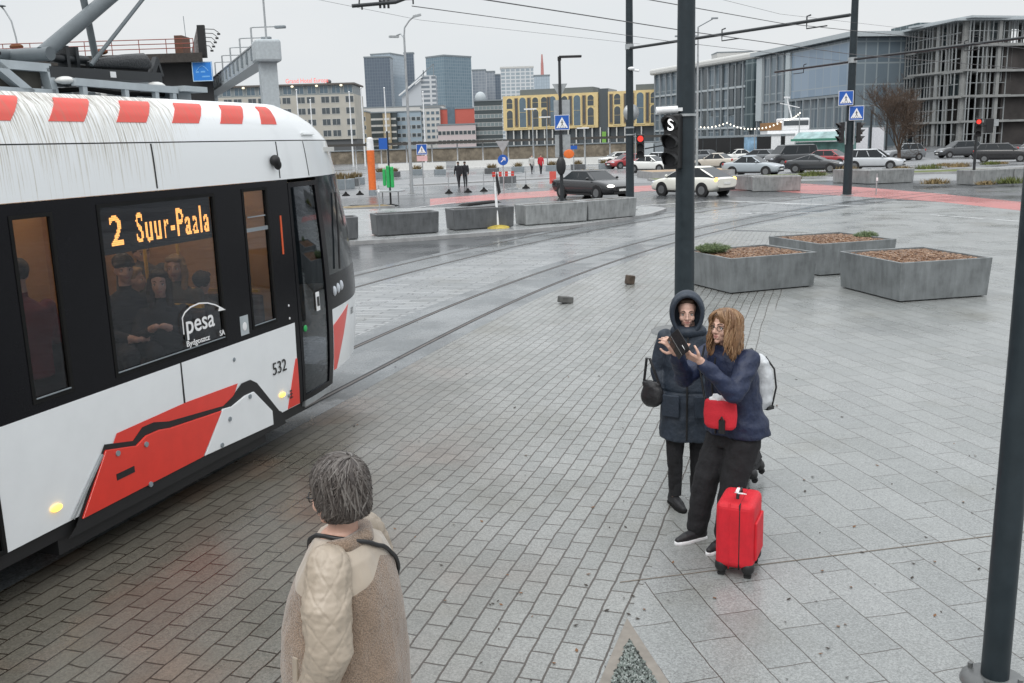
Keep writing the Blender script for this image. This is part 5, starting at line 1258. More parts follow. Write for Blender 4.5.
shrub('low green conifer at the left corner of the nearest-left planter', at(713, 251.5, 19.3).to_tuple(), .37, 420, 3, .15)
shrub('dark green conifer at the right corner of the back planter', at(866, 238.5, 21.6).to_tuple(), .28, 320, 4, .15)
ISL = 'concrete planter blocks on the traffic island'
def block(label, a, b, m, dep=.9, h=.72, grp=ISL, lift=.12):
    a, b = gnd(*a, lift), gnd(*b, lift); d = b-a; c = (a+b)/2
    t = thing('planter_block', label, 'planter', (c.x, c.y, lift), math.atan2(d.y, d.x), grp)
    mb = MB(); w_ = d.length; D = dep
    ins = .03; o0 = [(-w_/2+ins,ins,.02),(w_/2-ins,ins,.02),(w_/2-ins,D-ins,.02),(-w_/2+ins,D-ins,.02)]; o1 = [(-w_/2,0,h),(w_/2,0,h),(w_/2,D,h),(-w_/2,D,h)]
    i1 = [(-w_/2+.1,.1,h),(w_/2-.1,.1,h),(w_/2-.1,D-.1,h),(-w_/2+.1,D-.1,h)]; i0 = [(p[0],p[1],h-.14) for p in i1]
    fs = [(3,2,1,0)]
    for k in range(4):
        j = (k+1) % 4; fs += [(k,j,4+j,4+k),(4+k,4+j,8+j,8+k),(8+k,8+j,12+j,12+k)]
    mb.add(o0+o1+i1+i0, fs + [(12,13,14,15)]); mb.build('block_body', m, t, bevel=.03)
    s = MB(); s.quad(*[(p[0],p[1],h-.10) for p in i1]); s.build('soil', M['bark'], t)
    return t
block('dark planter block on the island, mostly hidden behind the tram nose', (322,241.5), (359.5,239.5), conc_d)
block('dark grey planter block on the island right beside the tram nose', (377,237), (440,233), conc_d)
block('dark planter block behind the white post with the yellow base', (454,231), (515,227), conc_d)
block('pale concrete planter block, left one of the touching pair on the island', (526,226), (588,221.5), conc)
block('pale concrete planter block at the foot of the dark mast on the island', (588.5,221), (637,216.5), conc)
RB = 'concrete planters across the junction'
block('left planter of the touching pair beyond the white taxi', (729,189.5), (751,191), conc, 1.2, .80, RB, 0)
block('right planter of the touching pair beyond the white taxi', (752,192), (801,191), conc, 1.6, .80, RB, 0)
block('left concrete planter beside the mast with crossing signs', (832,183), (868,184), conc, 1.3, .80, RB, 0)
block('concrete planter at the foot of the bare tree', (869,184.5), (914,182.5), conc, 1.3, .80, RB, 0)
block('concrete planter right of the red pedestrian signal', (973,185.5), (1013,183.5), conc, 1.3, .80, RB, 0)
block('concrete planter cut by the right edge of the view', (1014,183.5), (1060,181), conc, 1.3, .80, RB, 0)

# ------------------------------------------------------------------ MASTS, SIGNALS, SIGNS
def head3(parent, c, n_, lit=None, h=.80, w_=.26, symbol=None, d_=.17):
    """signal head: housing, three hooded lenses; n_: facing direction (unit, horizontal)"""
    n_ = Vector(n_).normalized(); x = Vector((-n_.y, n_.x, 0)); c = Vector(c); Mx = Matrix((x, n_, Vector((0,0,1)))).transposed()
    mb = MB(); mb.box(c, (w_, d_, h), rot=Mx); ho = mb.build('signal_head', M['trim'], parent, bevel=.02)
    for k in range(3):
        z = h*.32*(1-k); p = c + n_*(d_/2) + Vector((0,0,z))
        l = MB(); l.cyl(p, p+n_*.012, h*.125, n=18); on = lit and lit[0] == k
        lo = l.build('signal_lens', lit[1] if on and not symbol else M['seam'], ho)
        if on and symbol: symbol(lo, p+n_*.016, x, n_)
        v = MB(); pts = []
        ri, ro_ = h*.135, h*.15; ring = [2*math.pi*i/18 for i in range(-2, 12)]
        q = lambda r, t, e: p + x*(r*math.cos(t)) + Vector((0,0,r*math.sin(t))) + n_*e
        for t0, t1 in zip(ring, ring[1:]):
            e0, e1 = .05+.15*max(0, math.sin(t0))+.02, .05+.15*max(0, math.sin(t1))+.02
            v.quad(q(ro_,t0,0), q(ro_,t1,0), q(ro_*.97,t1,e1), q(ro_*.97,t0,e0)); v.quad(q(ri,t0,0), q(ri*.97,t0,e0), q(ri*.97,t1,e1), q(ri,t1,0)); v.quad(q(ro_*.97,t0,e0), q(ro_*.97,t1,e1), q(ri*.97,t1,e1), q(ri*.97,t0,e0))
        v.build('signal_hood', M['trim'], ho, fix=False)
    return ho
redl = mat('lit_red_lens', (.6,.02,.02), .3, var=0, emit=(1,.06,.04), estr=1.1); whl = mat('lit_white_symbol', (.9,.9,.9), .3, var=0, emit=(1,1,1), estr=1.1)
CAMD = lambda p: Vector((-p[0], -p[1], 0)).normalized()
def crossing_sign(parent, c, n_, s=.62):
    n_ = Vector(n_).normalized(); x = Vector((-n_.y, n_.x, 0)); c = Vector(c); z = Vector((0,0,1)); P = lambda u, v, e=0: c + x*(u*s) + z*(v*s) + n_*e
    mb = MB(); mb.box(c, (s, .025, s), rot=Matrix((x, n_, z)).transposed()); so_ = mb.build('sign_plate', M['blue_sign'], parent)
    b = MB(); e = .0145
    for a0, a1, b1, b0 in (((-.5,-.5),(.5,-.5),(.47,-.47),(-.47,-.47)),((.5,-.5),(.5,.5),(.47,.47),(.47,-.47)),((.5,.5),(-.5,.5),(-.47,.47),(.47,.47)),((-.5,.5),(-.5,-.5),(-.47,-.47),(-.47,.47))): b.quad(P(*a0,e), P(*a1,e), P(*b1,e), P(*b0,e))
    b.ngon([P(-.40,-.36,e), P(.40,-.36,e), P(0,.36,e)]); b.build('sign_symbol', M['decal_white'], so_)
    f = MB(); e2 = .018     # walking figure and stripes
    f.ngon([P(.035*math.cos(t), .12+.035*math.sin(t), e2) for t in [2*math.pi*k/10 for k in range(10)]])
    for a, b_, w_ in (((0,.08),(.01,-.08),.055),((.01,-.08),(-.07,-.24),.035),((.01,-.08),(.09,-.24),.035),((0,.06),(-.09,-.02),.028),((0,.06),(.09,.0),.028)): f.bar(P(*a,e2), P(*b_,e2), w_*s, .002, up=n_)
    for k in range(5): f.bar(P(-.24+.12*k,-.34,e2), P(-.24+.12*k,-.27,e2), .04*s, .002, up=n_)
    f.build('walker_symbol', M['decal_black'], so_, fix=False); return so_
def mast(name, label, cat, base, r0, r1, h, group=None, m=None, plate=.3):
    t = thing(name, label, cat, (base.x, base.y, base.z), 0, group)
    p = MB(); p.cyl((0,0,.02), (0,0,h), r0, r1, 20); p.build('pole', m or M['pole'], t)
    if plate:
        b = MB(); b.lathe([(plate*1.05,0),(plate,.03),(plate*.8,.05),(r0*1.05,.055)], (0,0,.0), 24); b.build('base_cover', M['plate_steel'], t)
    return t
b686 = gnd(684, 332); S1 = mast('signal_mast', 'tall dark grey mast behind the hooded woman, carrying a tram signal showing S', 'signal mast', b686, .155, .115, 7.6, None, None, .5)
hn = Vector((-.55,-.83,0)); hc = Vector((-.20, -.10, 2.93))
def sym_s(par, p, x, n_):
    vs, fs = text_mesh('S', .24, 0, .004, 1, 'CENTER'); mb = MB(); xx = -x
    mb.add([p + (Vector((n_.y*-1, n_.x, 0)))*v[0] + Vector((0,0,1))*(v[1]-.085) for v in vs], fs); mb.build('signal_symbol', whl, par, fix=False)
head3(S1, hc, hn, (0, whl), .80, .25, sym_s)
b = MB(); b.bar((0,0,3.15), (-.2,-.03,3.15), .03, .03); b.bar((0,0,2.72), (-.2,-.03,2.72), .03, .03); b.build('signal_bracket', M['pole_black'], S1)
b = MB(); b.cyl((-.14,-.1,3.40), (-.46,-.10,3.39), .055, n=12); b.bar((0,-.08,3.40), (-.16,-.1,3.40), .06, .05); b.build('signal_lamp', M['white'], S1)
b = MB(); b.cyl((0,0,3.30), (0,0,3.335), .160, .160, 20); b.build('clamp_band', M['galv'], S1)
rp_ = gnd(994, 684); RPm = mast('lamp_post', 'dark grey post with a round base plate at the right edge of the plaza', 'post', rp_, .072, .064, 6.0, None, None, .17)
b = MB()
for k in range(4): a = R(45+90*k); b.cyl((.13*math.cos(a), .13*math.sin(a), .05), (.13*math.cos(a), .13*math.sin(a), .08), .014, n=6)
b.build('base_bolts', M['plate_steel'], RPm)
b = MB(); b.tube([(0,0,5.9),(0,0,6.4),(-.3,-.1,6.7),(-.9,-.3,6.85)], .05, 10); b.box((-1.2,-.4,6.86), (.7,.22,.1), rz=R(18)); b.build('lamp_arm', M['pole'], RPm); RPm.rotation_euler.y = R(.35)
b630 = gnd(630, 210.5, .12); b630.y = 39.6; b630.x = at(630, 197, 39.6).x
S2 = mast('catenary_mast', 'dark mast behind the island planters with a long wire arm and a red signal', 'mast', Vector((b630.x, b630.y, .12)), .17, .13, 10.5, 'overhead line masts', None, .3)
S3b = gnd(847, 195.5); S3 = mast('catenary_mast', 'dark mast with two blue crossing signs and paired traffic signals', 'mast', S3b, .21, .15, 10.8, 'overhead line masts', None, .3)
def arm(parent, a, b_, tick):
    m = MB(); m.tube([a, b_], .055, 10); d = (Vector(b_)-Vector(a))
    for f in tick:
        p = Vector(a)+d*f; m.tube([p, p+Vector((0,0,.16)), p+Vector((.12,-.05,.2))], .025, 6); m.tube([p-Vector((0,0,.02)), p-Vector((0,0,.22)), p-Vector((0,0,.22))+d.normalized()*.8], .022, 6)
    return m.build('wire_arm', M['pole_black'], parent)
endA = at(850, 15, 31.0); arm(S2, (0,-.1,6.38), tuple(endA - Vector((b630.x, b630.y, .12)) + Vector((0,0,0))), (.28, .48, .84))
for z0_, z1_, r_ in ((6.35,6.55,.17),(3.28,3.34,.185),(3.0,3.05,.185)): b = MB(); b.cyl((0,0,z0_), (0,0,z1_), r_, n=16); b.build('clamp_band', M['galv'], S2)
b = MB(); b.lathe([(.0,0),(.34,.01),(.34,.04),(0,.05)], (0,0,0), 20); rs_ = b.build('sign_back', M['galv'], S2); rs_.location = (.05,-.02,3.9); rs_.rotation_euler = (R(90),0,R(15))
b = MB(); b.cyl((.12,-.15,5.55), (.35,-.25,5.5), .05, n=10); b.ell((.05,-.18,5.6), (.14,.12,.07)); b.build('camera', M['white'], S2)
head3(S2, (.42,-.12,2.55), CAMD((b630.x+3, b630.y)), (0, redl), .95, .30)
b = MB(); b.box((.19,-.2,2.55), (.03,.1,1.05)); b.bar((0,0,2.95), (.3,-.1,2.95), .03, .03); b.build('signal_bracket', M['galv'], S2)
b = MB(); b.bar((.6,-.1,2.45), (2.4,-.8,2.75), .05, .05); b.build('hand_arm', M['pole_black'], S2)
sv = lambda px, py: at(px, py, S3b.y-.3) - S3b
crossing_sign(S3, sv(846, 98), CAMD(S3b), .66); crossing_sign(S3, sv(856.5, 113), CAMD(S3b)+Vector((.15,0,0)), .66)
head3(S3, sv(841.5, 132.5), (-1,-.12,0), None, .95, .28); head3(S3, sv(858.5, 132.5), (1,-.15,0), (1, mat('dim_amber', (.5,.2,.03), .4, emit=(1,.4,.05), estr=.6)), .95, .28)
b = MB(); b.box(tuple(sv(845.5,133)), (.05,.06,1.05)); b.box(tuple(sv(854,133)), (.05,.06,1.05)); b.build('signal_bracket', M['galv'], S3)
e2 = at(1060, 33, 36.0); arm(S3, (0,-.1,6.30), tuple(e2-S3b), (.3, .6)); e3 = at(775, 72, 52.0); arm(S3, (0,.1,6.22), tuple(e3-S3b), (.6,))
b = MB(); b.cyl((0,0,6.15), (0,0,6.4), .20, n=16); b.build('clamp_band', M['galv'], S3)
# pedestrian signal right
pb_ = gnd(973, 184.5); S4 = mast('pedestrian_signal', 'slim pole with a lit red pedestrian signal and a dark box', 'signal', pb_, .075, .07, 3.6, None, M['pole_black'], .16)
head3(S4, (.03,-.12,3.02), CAMD(pb_), (0, redl), .95, .32)
b = MB(); b.box((.62,0,3.1), (.4,.3,.75)); b.bar((0,0,3.1), (.5,0,3.1), .05, .05); b.build('signal_box', M['trim'], S4, bevel=.03)
b = MB(); b.cyl((1.0,0,2.2), (1.0,0,3.4), .03); b.box((1.0,-.04,3.25), (.26,.03,.35)); b.bar((.6,0,2.9), (1.0,0,2.9), .03, .03); b.build('small_sign', M['galv'], S4)
# black lamp pole with crossing sign
bs = at(562, 203, 44.0); bs.z = 0; S5 = mast('lamp_post', 'black lamp post with a blue crossing sign and sign backs, behind the island', 'lamp post', bs, .085, .06, 6.62, None, M['pole_black'], .18)
sv5 = lambda px, py: at(px, py, bs.y-.15) - bs
b = MB(); b.box((.48,-.05,6.62), (1.0,.22,.10)); b.box((0,0,6.55), (.16,.16,.18)); b.build('lamp_head', M['trim'], S5, bevel=.02)
crossing_sign(S5, sv5(562, 122.5), CAMD(bs), .66)
b = MB(); p_ = sv5(560, 90); b.prism([p_+Vector((-.34,.18,.28)), p_+Vector((.34,.18,.28)), p_+Vector((0,.18,-.34))], (0,.02,0)); b.build('triangle_sign_back', M['galv'], S5)
b = MB(); b.box(tuple(sv5(562,108)+Vector((0,.2,0))), (.72,.03,.72)); b.build('sign_back', M['galv'], S5); b = MB(); b.box(tuple(sv5(563,146)+Vector((0,.2,0))), (.7,.03,1.0)); b.build('sign_back', M['galv'], S5)
b = MB(); b.ell(tuple(sv5(569,154)+Vector((0,.05,0))), (.24,.02,.2)); b.build('orange_plate', M['orange'], S5)
b = MB(); b.ell(tuple(sv5(561,166)+Vector((0,-.05,0))), (.22,.14,.42)); b.build('black_cover', M['trim'], S5)
# double street lamp
l4 = gnd(412, 193.5); S6 = mast('street_lamp', 'tall grey street lamp with two curved arms', 'street lamp', l4, .11, .06, 9.6, 'grey street lamps', M['galv'], .25)
b = MB(); b.tube([(0,0,9.5),(.05,0,10.0),(.35,0,10.4),(.62,0,10.62)], .05, 8); b.box((.85,0,10.68), (.5,.22,.12), rot=Matrix.Rotation(R(-12), 3, 'Y')); b.build('lamp_arm', M['galv'], S6)
b = MB(); b.tube([(0,0,9.4),(-.25,.6,9.72),(-.6,1.6,9.75)], .045, 8); b.box((-.85,2.1,9.72), (.6,.3,.12), rz=R(20)); b.build('lamp_arm', M['galv'], S6)
# ---- small signs and posts
def post_sign(label, base, px, top, parts, cat='sign', nm='sign_post', r=.035):
    t = mast(nm, label, cat, base, r, r, top, None, M['galv'], .0)
    for k, (kind, z, s, m) in enumerate(parts):
        if kind == 'cross': crossing_sign(t, (0,-.05,z), CAMD(base), s)
        else:
            b = MB()
            if kind == 'round': b.cyl((0,-.04,z), (0,-.065,z), s/2, n=20)
            elif kind == 'tri': b.prism([(-s/2,-.04,z+s*.4),(s/2,-.04,z+s*.4),(0,-.04,z-s*.46)], (0,-.02,0))
            elif kind == 'rect': b.box((0,-.05,z), (s,.02,s*.5))
            elif kind == 'tall': b.box((0,-.05,z), (s*.55,.02,s))
            b.build('sign_plate', m, t)
            if kind == 'round': 
                w_ = MB(); w_.bar((-.12,-.068,z-.12), (.12,-.068,z+.12), .05, .004, up=(0,1,0)); w_.bar((.12,-.068,z+.12), (.12,-.068,z-.04), .05, .004, up=(0,1,0)); w_.bar((.12,-.07,z+.12), (-.04,-.07,z+.12), .05, .004, up=(0,1,0)); w_.build('arrow_symbol', M['decal_white'], t)
    return t
pk_ = mat('pale_pink_plate', (.72,.45,.45), .5)
post_sign('blue crossing sign over a pale pink plate near the orange column', gnd(424,196), 0, 2.95, [('cross', 2.72, .62, None), ('rect', 2.2, .62, pk_)])
post_sign('round blue arrow sign under a triangular sign back', gnd(504,194), 0, 3.1, [('tri', 2.75, .8, M['galv']), ('round', 1.98, .62, M['blue_sign'])])
post_sign('small red sign on the ground near the black car', gnd(553,187), 0, .9, [('tall', .62, .8, mat('red_board', (.60,.10,.08), .5))])
post_sign('small dark blue sign beside the orange plate', gnd(574,180), 0, 2.7, [('rect', 2.45, .55, M['blue_sign'])])
post_sign('white marker post in front of the planter by the crossing signs', gnd(876,195), 0, 1.0, [('tall', .75, .16, M['white'])], 'post', 'marker_post', .03)
post_sign('short white marker post on the tarmac near the tram', gnd(380,213), 0, 1.25, [('tall', 1.0, .14, M['white'])], 'post', 'marker_post', .03)
# white post with yellow base
wpb = gnd(498, 228, .12); wpt = thing('marker_post', 'white marker post with black tip on a worn yellow rubber base', 'post', wpb.to_tuple())
b = MB(); b.cyl((0,0,.06), (-.05,0,1.55), .045, n=12); b.build('post', M['white'], wpt)
b = MB(); b.prism([(-.03,-.06,1.70),(.02,-.06,1.95),(.14,-.06,1.22),(.04,-.06,1.10)], (0,.08,0)); b.build('black_fin', M['trim'], wpt)
b = MB(); b.lathe([(.40,0),(.38,.05),(.2,.09),(.05,.11)], (0,0,0), 18); b.build('rubber_base', M['yellow'], wpt)
# red and white barrier on rubber feet
BG = 'slim barrier posts on rubber feet'
for k, (px, py) in enumerate(((449,193.5),(468,192.5),(484,191.5),(526,188.5),(346,196),(360,195))):
    g_ = gnd(px, py); t = thing('barrier_post', 'slim grey barrier post on a cone-shaped rubber foot', 'barrier post', g_.to_tuple(), 0, BG)
    b = MB(); b.cyl((0,0,.1), (0,0,1.25), .025, n=8); b.build('post', M['galv'], t); b = MB(); b.lathe([(.26,0),(.25,.05),(.10,.16),(.05,.26),(.03,.27)], (0,0,0), 14); b.build('rubber_foot', M['rubber'], t)
ga, gb_ = gnd(490,190.5), gnd(517,189); t = thing('barrier', 'red and white striped barrier board on thin posts', 'barrier', ((ga+gb_)/2).to_tuple(), math.atan2(gb_.y-ga.y, gb_.x-ga.x))
L_ = (gb_-ga).length*.80
for k in range(7):
    b = MB(); b.box((-L_/2+L_*(k+.5)/7, 0, 1.0), (L_/7, .05, .30)); b.build('barrier_stripe', M['redpaint'] if k % 2 == 0 else M['white'], t)
for s in (1, -1):
    b = MB(); b.cyl((s*L_*.42,.05,0), (s*L_*.42,.05,1.2), .03); b.box((s*L_*.42,.05,.04), (.7,.3,.08)); b.build('barrier_leg', M['galv'], t)
b = MB(); b.tube([(-L_*.9,0,1.0),(L_*.9,0,1.02)], .03, 8); b.build('barrier_rail', M['galv'], t)
# orange column with white cap, green guard on black post
og = gnd(373, 195.5); t = thing('bollard_column', 'tall orange column with a white top and grey foot', 'column', og.to_tuple())
b = MB(); b.cyl((0,0,.35), (0,0,2.75), .23, n=20); b.build('column_body', M['orange'], t)
b = MB(); b.cyl((0,0,2.75), (0,0,3.45), .225, .20, 20); b.ell((0,0,3.45), (.20,.20,.08)); b.build('column_cap', M['white'], t)
b = MB(); b.cyl((0,0,0), (0,0,.35), .25, .235, 20); b.build('column_foot', M['mid_grey'], t)
gp = gnd(391, 206); t = thing('sign_post', 'black sign post with blue plate and a green plastic guard around it', 'sign', gp.to_tuple())
b = MB(); b.cyl((0,0,0), (0,0,3.7), .05); b.build('pole', M['pole_black'], t)
b = MB(); b.box((-.22,-.06,3.1), (.42,.03,.55)); b.build('sign_plate', M['blue_sign'], t)
b = MB()
for dx, w_, z0, z1 in ((-.24,.16,.9,1.75),(-.05,.18,.8,1.9),(.15,.17,.8,1.85)): b.box((dx,-.12,(z0+z1)/2+.12), (w_,.16,z1-z0))
b.build('plastic_guard', M['green'], t, bevel=.05)
b = MB(); b.cyl((0,0,.72), (0,0,.78), .75, n=20); b.cyl((.4,0,0), (.4,0,.72), .03); b.cyl((-.4,0,0), (-.4,0,.72), .03); b.build('table_top', M['galv'], t)
# granite blocks lying beside the rail
for (px, py, lb) in ((565.5,303,'loose grey stone block by the near rail, the nearer one'),(630,284,'brown stone block standing by the near rail, the farther one')):
    g_ = gnd(px, py, .012); t = MB(); t.box((0,0,.065 if px < 600 else .09), (.26,.18,.12) if px < 600 else (.16,.16,.19), rot=Matrix.Rotation(R(9), 3, 'Y')); o = t.build('stone_block', mat('stone_'+str(px), (.10,.10,.095) if px < 600 else (.075,.055,.04), .8, var=.4), None, bevel=.02); o.location = g_; o.rotation_euler.z = R(30); tag(o, lb, 'stone block')
# pots with dried plants in the pedestrian area
PG2 = 'dark pots with dried plants'
for k, (px, py, s) in enumerate(((350,186,.9),(357,184.5,.9),(381,178.5,.9),(394,177,.8),(417,175,.9),(440,174.5,.8),(492,174,.9),(518,172.5,.9),(552,171,.9),(578,170,.9),(605,169,.9),(342,189,1.1),(508,183,.8),(660,166,.9))):
    g_ = gnd(px, py); t = thing('plant_pot', 'square dark pot with dry ochre plants in the pedestrian area', 'plant pot', g_.to_tuple(), R(random.uniform(-10,10)), PG2)
    b = MB(); b.prism([(-.7*s,-.7*s,0),(.7*s,-.7*s,0),(.7*s,.7*s,0),(-.7*s,.7*s,0)], (0,0,.65*s)); b.build('pot', M['mid_grey'] if k % 3 else conc_d, t, bevel=.03)
    f = MB(); rnd = random.Random(k)
    for q in range(150):
        a = rnd.uniform(0,6.3); r0 = rnd.uniform(0,.5)*s; p = Vector((math.cos(a)*r0, math.sin(a)*r0, .62*s)); tpp = p + Vector((math.cos(a)*.35*rnd.random(), math.sin(a)*.35*rnd.random(), rnd.uniform(.2,.6)*s)); sd_ = Vector((math.sin(a)*.05, -math.cos(a)*.05, 0)); f.add([p-sd_, p+sd_, tpp], [(0,1,2)])
    f.build('dry_plants', M['straw'], t, fix=False)
# low rubber ramps on the tarmac
for (a, b_, lb) in (((345,207.5),(398,206),'low black rubber ramp on the tarmac right of the tram'),((462,206),(497,202),'low curved black ramp beyond the island planters')):
    a, b_ = gnd(*a), gnd(*b_); d = b_-a; mb = MB(); mb.loft([[Vector((x*d.length, y, z)) for y, z in ((-.5,0),(-.2,.10*k),(.2,.10*k),(.5,0))] for x, k in ((0,.1),(.1,1),(.9,1),(1,.1))], caps=True)
    o = mb.build('rubber_ramp', M['rubber'], None, loc=a, rz=math.atan2(d.y, d.x)); tag(o, lb, 'ramp')

# ------------------------------------------------------------------ CARS
def car(label, loc, rz, paint, kind='hatch', L_=4.35, W_=1.80, H_=1.47, group='cars in the junction and car park', lights=None, tail=None, roofsign=False, plate=True):
    t = thing('parked_car' if lights is None and tail is None else 'car', label, 'car', loc, rz, group)
    hw = W_/2; f, r_ = L_/2, -L_/2; wb = L_*.30
    belt = {'van': 1.08, 'suv': 1.10}.get(kind, .97); hood = {'van': 1.12, 'suv': 1.02}.get(kind, .88)
    tr = {'sedan': 1.0, 'coupe': .98}.get(kind, belt+.02)
    prof = [(f, .42, .62, .74), (f-.06, .24, .66, .90), (f-.32, .20, hood-.06, .97), (f-.9, .19, hood+.03, 1.0), (f-1.15, .19, belt-.02, 1.0), (0, .18, belt, 1.0), (r_+1.0, .19, belt+.02, 1.0), (r_+.5, .20, tr, .99), (r_+.12, .28, tr-.04, .95), (r_, .44, tr-.12, .86)]
    rings = []
    for y, z0, z1, k in prof:
        h_ = hw*k
        half = [(h_*.88, z0), (h_*.97, z0+.12), (h_, z0+(z1-z0)*.45), (h_*.985, z0+(z1-z0)*.78), (h_*.93, z1-.02), (h_*.80, z1+.015)]
        ring = [(x, y, z) for x, z in half] + [(-x, y, z) for x, z in reversed(half)]
        rings.append([Vector(p) for p in ring])
    b = MB(); b.loft(rings)
    # greenhouse
    g0f, g0r = {'van': (f-.75, r_+.12), 'hatch': (f-1.05, r_+.18), 'wagon': (f-1.15, r_+.2), 'suv': (f-1.15, r_+.15), 'sedan': (f-1.25, r_+.75), 'coupe': (f-1.35, r_+.45), 'fastback': (f-.95, r_+.14)}[kind]
    g1f, g1r = {'van': (f-1.45, r_+.30), 'hatch': (f-1.85, r_+.75), 'wagon': (f-1.95, r_+.60), 'suv': (f-1.85, r_+.50), 'sedan': (f-2.0, r_+1.45), 'coupe': (f-2.2, r_+1.65), 'fastback': (f-1.95, r_+1.25)}[kind]
    b0, b1 = hw*.88, hw*.70; zb = belt-.03
    def rect(yf, yr, h_, z, c=.10): return [Vector(p) for p in ((h_-c,yf,z),(h_,yf-c*1.2,z),(h_,yr+c*1.2,z),(h_-c,yr,z),(-h_+c,yr,z),(-h_,yr+c*1.2,z),(-h_,yf-c*1.2,z),(-h_+c,yf,z))]
    lo, hi = rect(g0f, g0r, b0, zb), rect(g1f, g1r, b1, H_-.07)
    top2 = rect(g1f-.12, g1r+.12, b1-.10, H_)
    b.loft([hi, top2], caps=False); b.ngon(top2)
    for i, j in ((0, 1), (2, 3), (4, 5), (6, 7)):      # corner pillars
        oo = Vector((math.copysign(.014, lo[i].x), math.copysign(.010, lo[i].y), 0)); b.quad(lo[i]+oo, lo[j]+oo, hi[j]+oo, hi[i]+oo)
    b.tube([hi[i % 8] for i in range(9)], .028, 6)
    mid = lambda i, j, k, u: lo[i].lerp(lo[j], u).lerp(hi[i].lerp(hi[j], u), k)
    for (i, j) in ((1, 2), (6, 5)):
        for u in ((.42, .78) if kind in ('wagon', 'van', 'suv') else (.48,)): b.bar(lo[i].lerp(lo[j], u), hi[i].lerp(hi[j], u), .07, .03, up=(1,0,0))
    bo = b.build('body', paint, t); ss = bo.modifiers.new('Subdivision', 'SUBSURF'); ss.levels = 1; ss.render_levels = 1
    gl = MB(); gl.loft([lo, hi], caps=False, smooth=False); gl.build('windows', M['carglass'], t)
    for sx in (1, -1):
        for y in (wb, -wb):
            ar_ = MB(); ar_.cyl((sx*(hw-.16), y, .34), (sx*(hw+.004), y, .34), .385, n=22); ar_.build('wheel_arch', M['trim'], t)
            wh = MB(); wh.cyl((sx*(hw-.2), y, .32), (sx*(hw+.014), y, .32), .32, n=24); wo = wh.build('wheel', M['tyre'], t)
            rm_ = MB(); rm_.cyl((sx*(hw), y, .32), (sx*(hw+.020), y, .32), .21, n=20)
            for k in range(5): a = 2*math.pi*k/5; rm_.bar((sx*(hw+.021), y, .32), (sx*(hw+.021), y+.2*math.cos(a), .32+.2*math.sin(a)), .05, .01, up=(1,0,0))
            rm_.build('rim', M['rim'], wo)
        hl_ = MB(); hl_.ell((sx*hw*.70, f-.17, .665), (.20,.16,.085), rot=Matrix.Rotation(-sx*R(28), 3, 'Z')); hl_.build('headlight', lights or M['headlamp'], t)
        tl = MB(); tl.ell((sx*hw*.80, r_+.10, tr-.15), (.13,.10,.12 if kind != 'van' else .25)); tl.build('tail_light', tail or M['taillamp'], t)
        mi_ = MB(); mi_.ell((sx*(hw+.06), g0f-.35, belt+.06), (.10,.06,.075)); mi_.build('door_mirror', paint, t)
        sk = MB(); sk.bar((sx*hw*.985, wb-.42, .24), (sx*hw*.985, -wb+.42, .24), .03, .10); sk.build('sill', M['trim'], t)
    gr = MB(); gr.box((0, f+.005, .56), (hw*.85, .03, .17)); gr.box((0, f-.02, .33), (hw*1.2, .05, .10)); gr.build('grille', M['trim'], t)
    bp_ = MB(); bp_.box((0, r_-.005, .36), (hw*1.35, .05, .12)); bp_.build('rear_bumper', M['trim'], t)
    for y, z in ((f+.025, .47), (r_-.02, tr-.32)):
        p_ = MB(); p_.box((0, y, z), (.50, .012, .11)); p_.build('number_plate', M['plate'], t)
    if roofsign:
        q = MB(); q.box((0, -.1, H_+.06), (.45,.16,.11)); q.build('roof_sign', M['white'], t, bevel=.02)
    return t
pt = lambda n, c, r=.22: mat(n, c, r, var=.03, coat=.6)
P_BLK = pt('black_car_paint', (.014,.014,.016)); P_GRAPH = pt('graphite_car_paint', (.035,.038,.042)); P_WHITE = pt('white_car_paint', (.72,.72,.69)); P_CREAM = pt('pale_yellow_white_paint', (.74,.73,.66))
P_SILV = pt('silver_car_paint', (.48,.50,.52), .28); P_BLUE = pt('silver_blue_car_paint', (.34,.38,.41), .28); P_BEIGE = pt('beige_car_paint', (.50,.45,.38)); P_RED = pt('dark_red_car_paint', (.30,.02,.025)); P_GREY = pt('grey_car_paint', (.14,.15,.16))
def yaw(dx, dy): return math.atan2(-dx, dy)
g_ = gnd(590, 199); car('black estate car with lit headlights behind the island planters', (g_.x+.2, g_.y+1.0, .006), yaw(.56,-.83), P_BLK, 'sedan', 4.9, 1.87, 1.45, lights=M['headlamp_on'])
g_ = gnd(694, 196.5); car('pale cream white hatchback taxi seen from behind, amber tail light lit', (g_.x+.1, g_.y+1.0, .006), yaw(-.62,.78), P_CREAM, 'fastback', 4.5, 1.76, 1.50, tail=M['tail_on'])
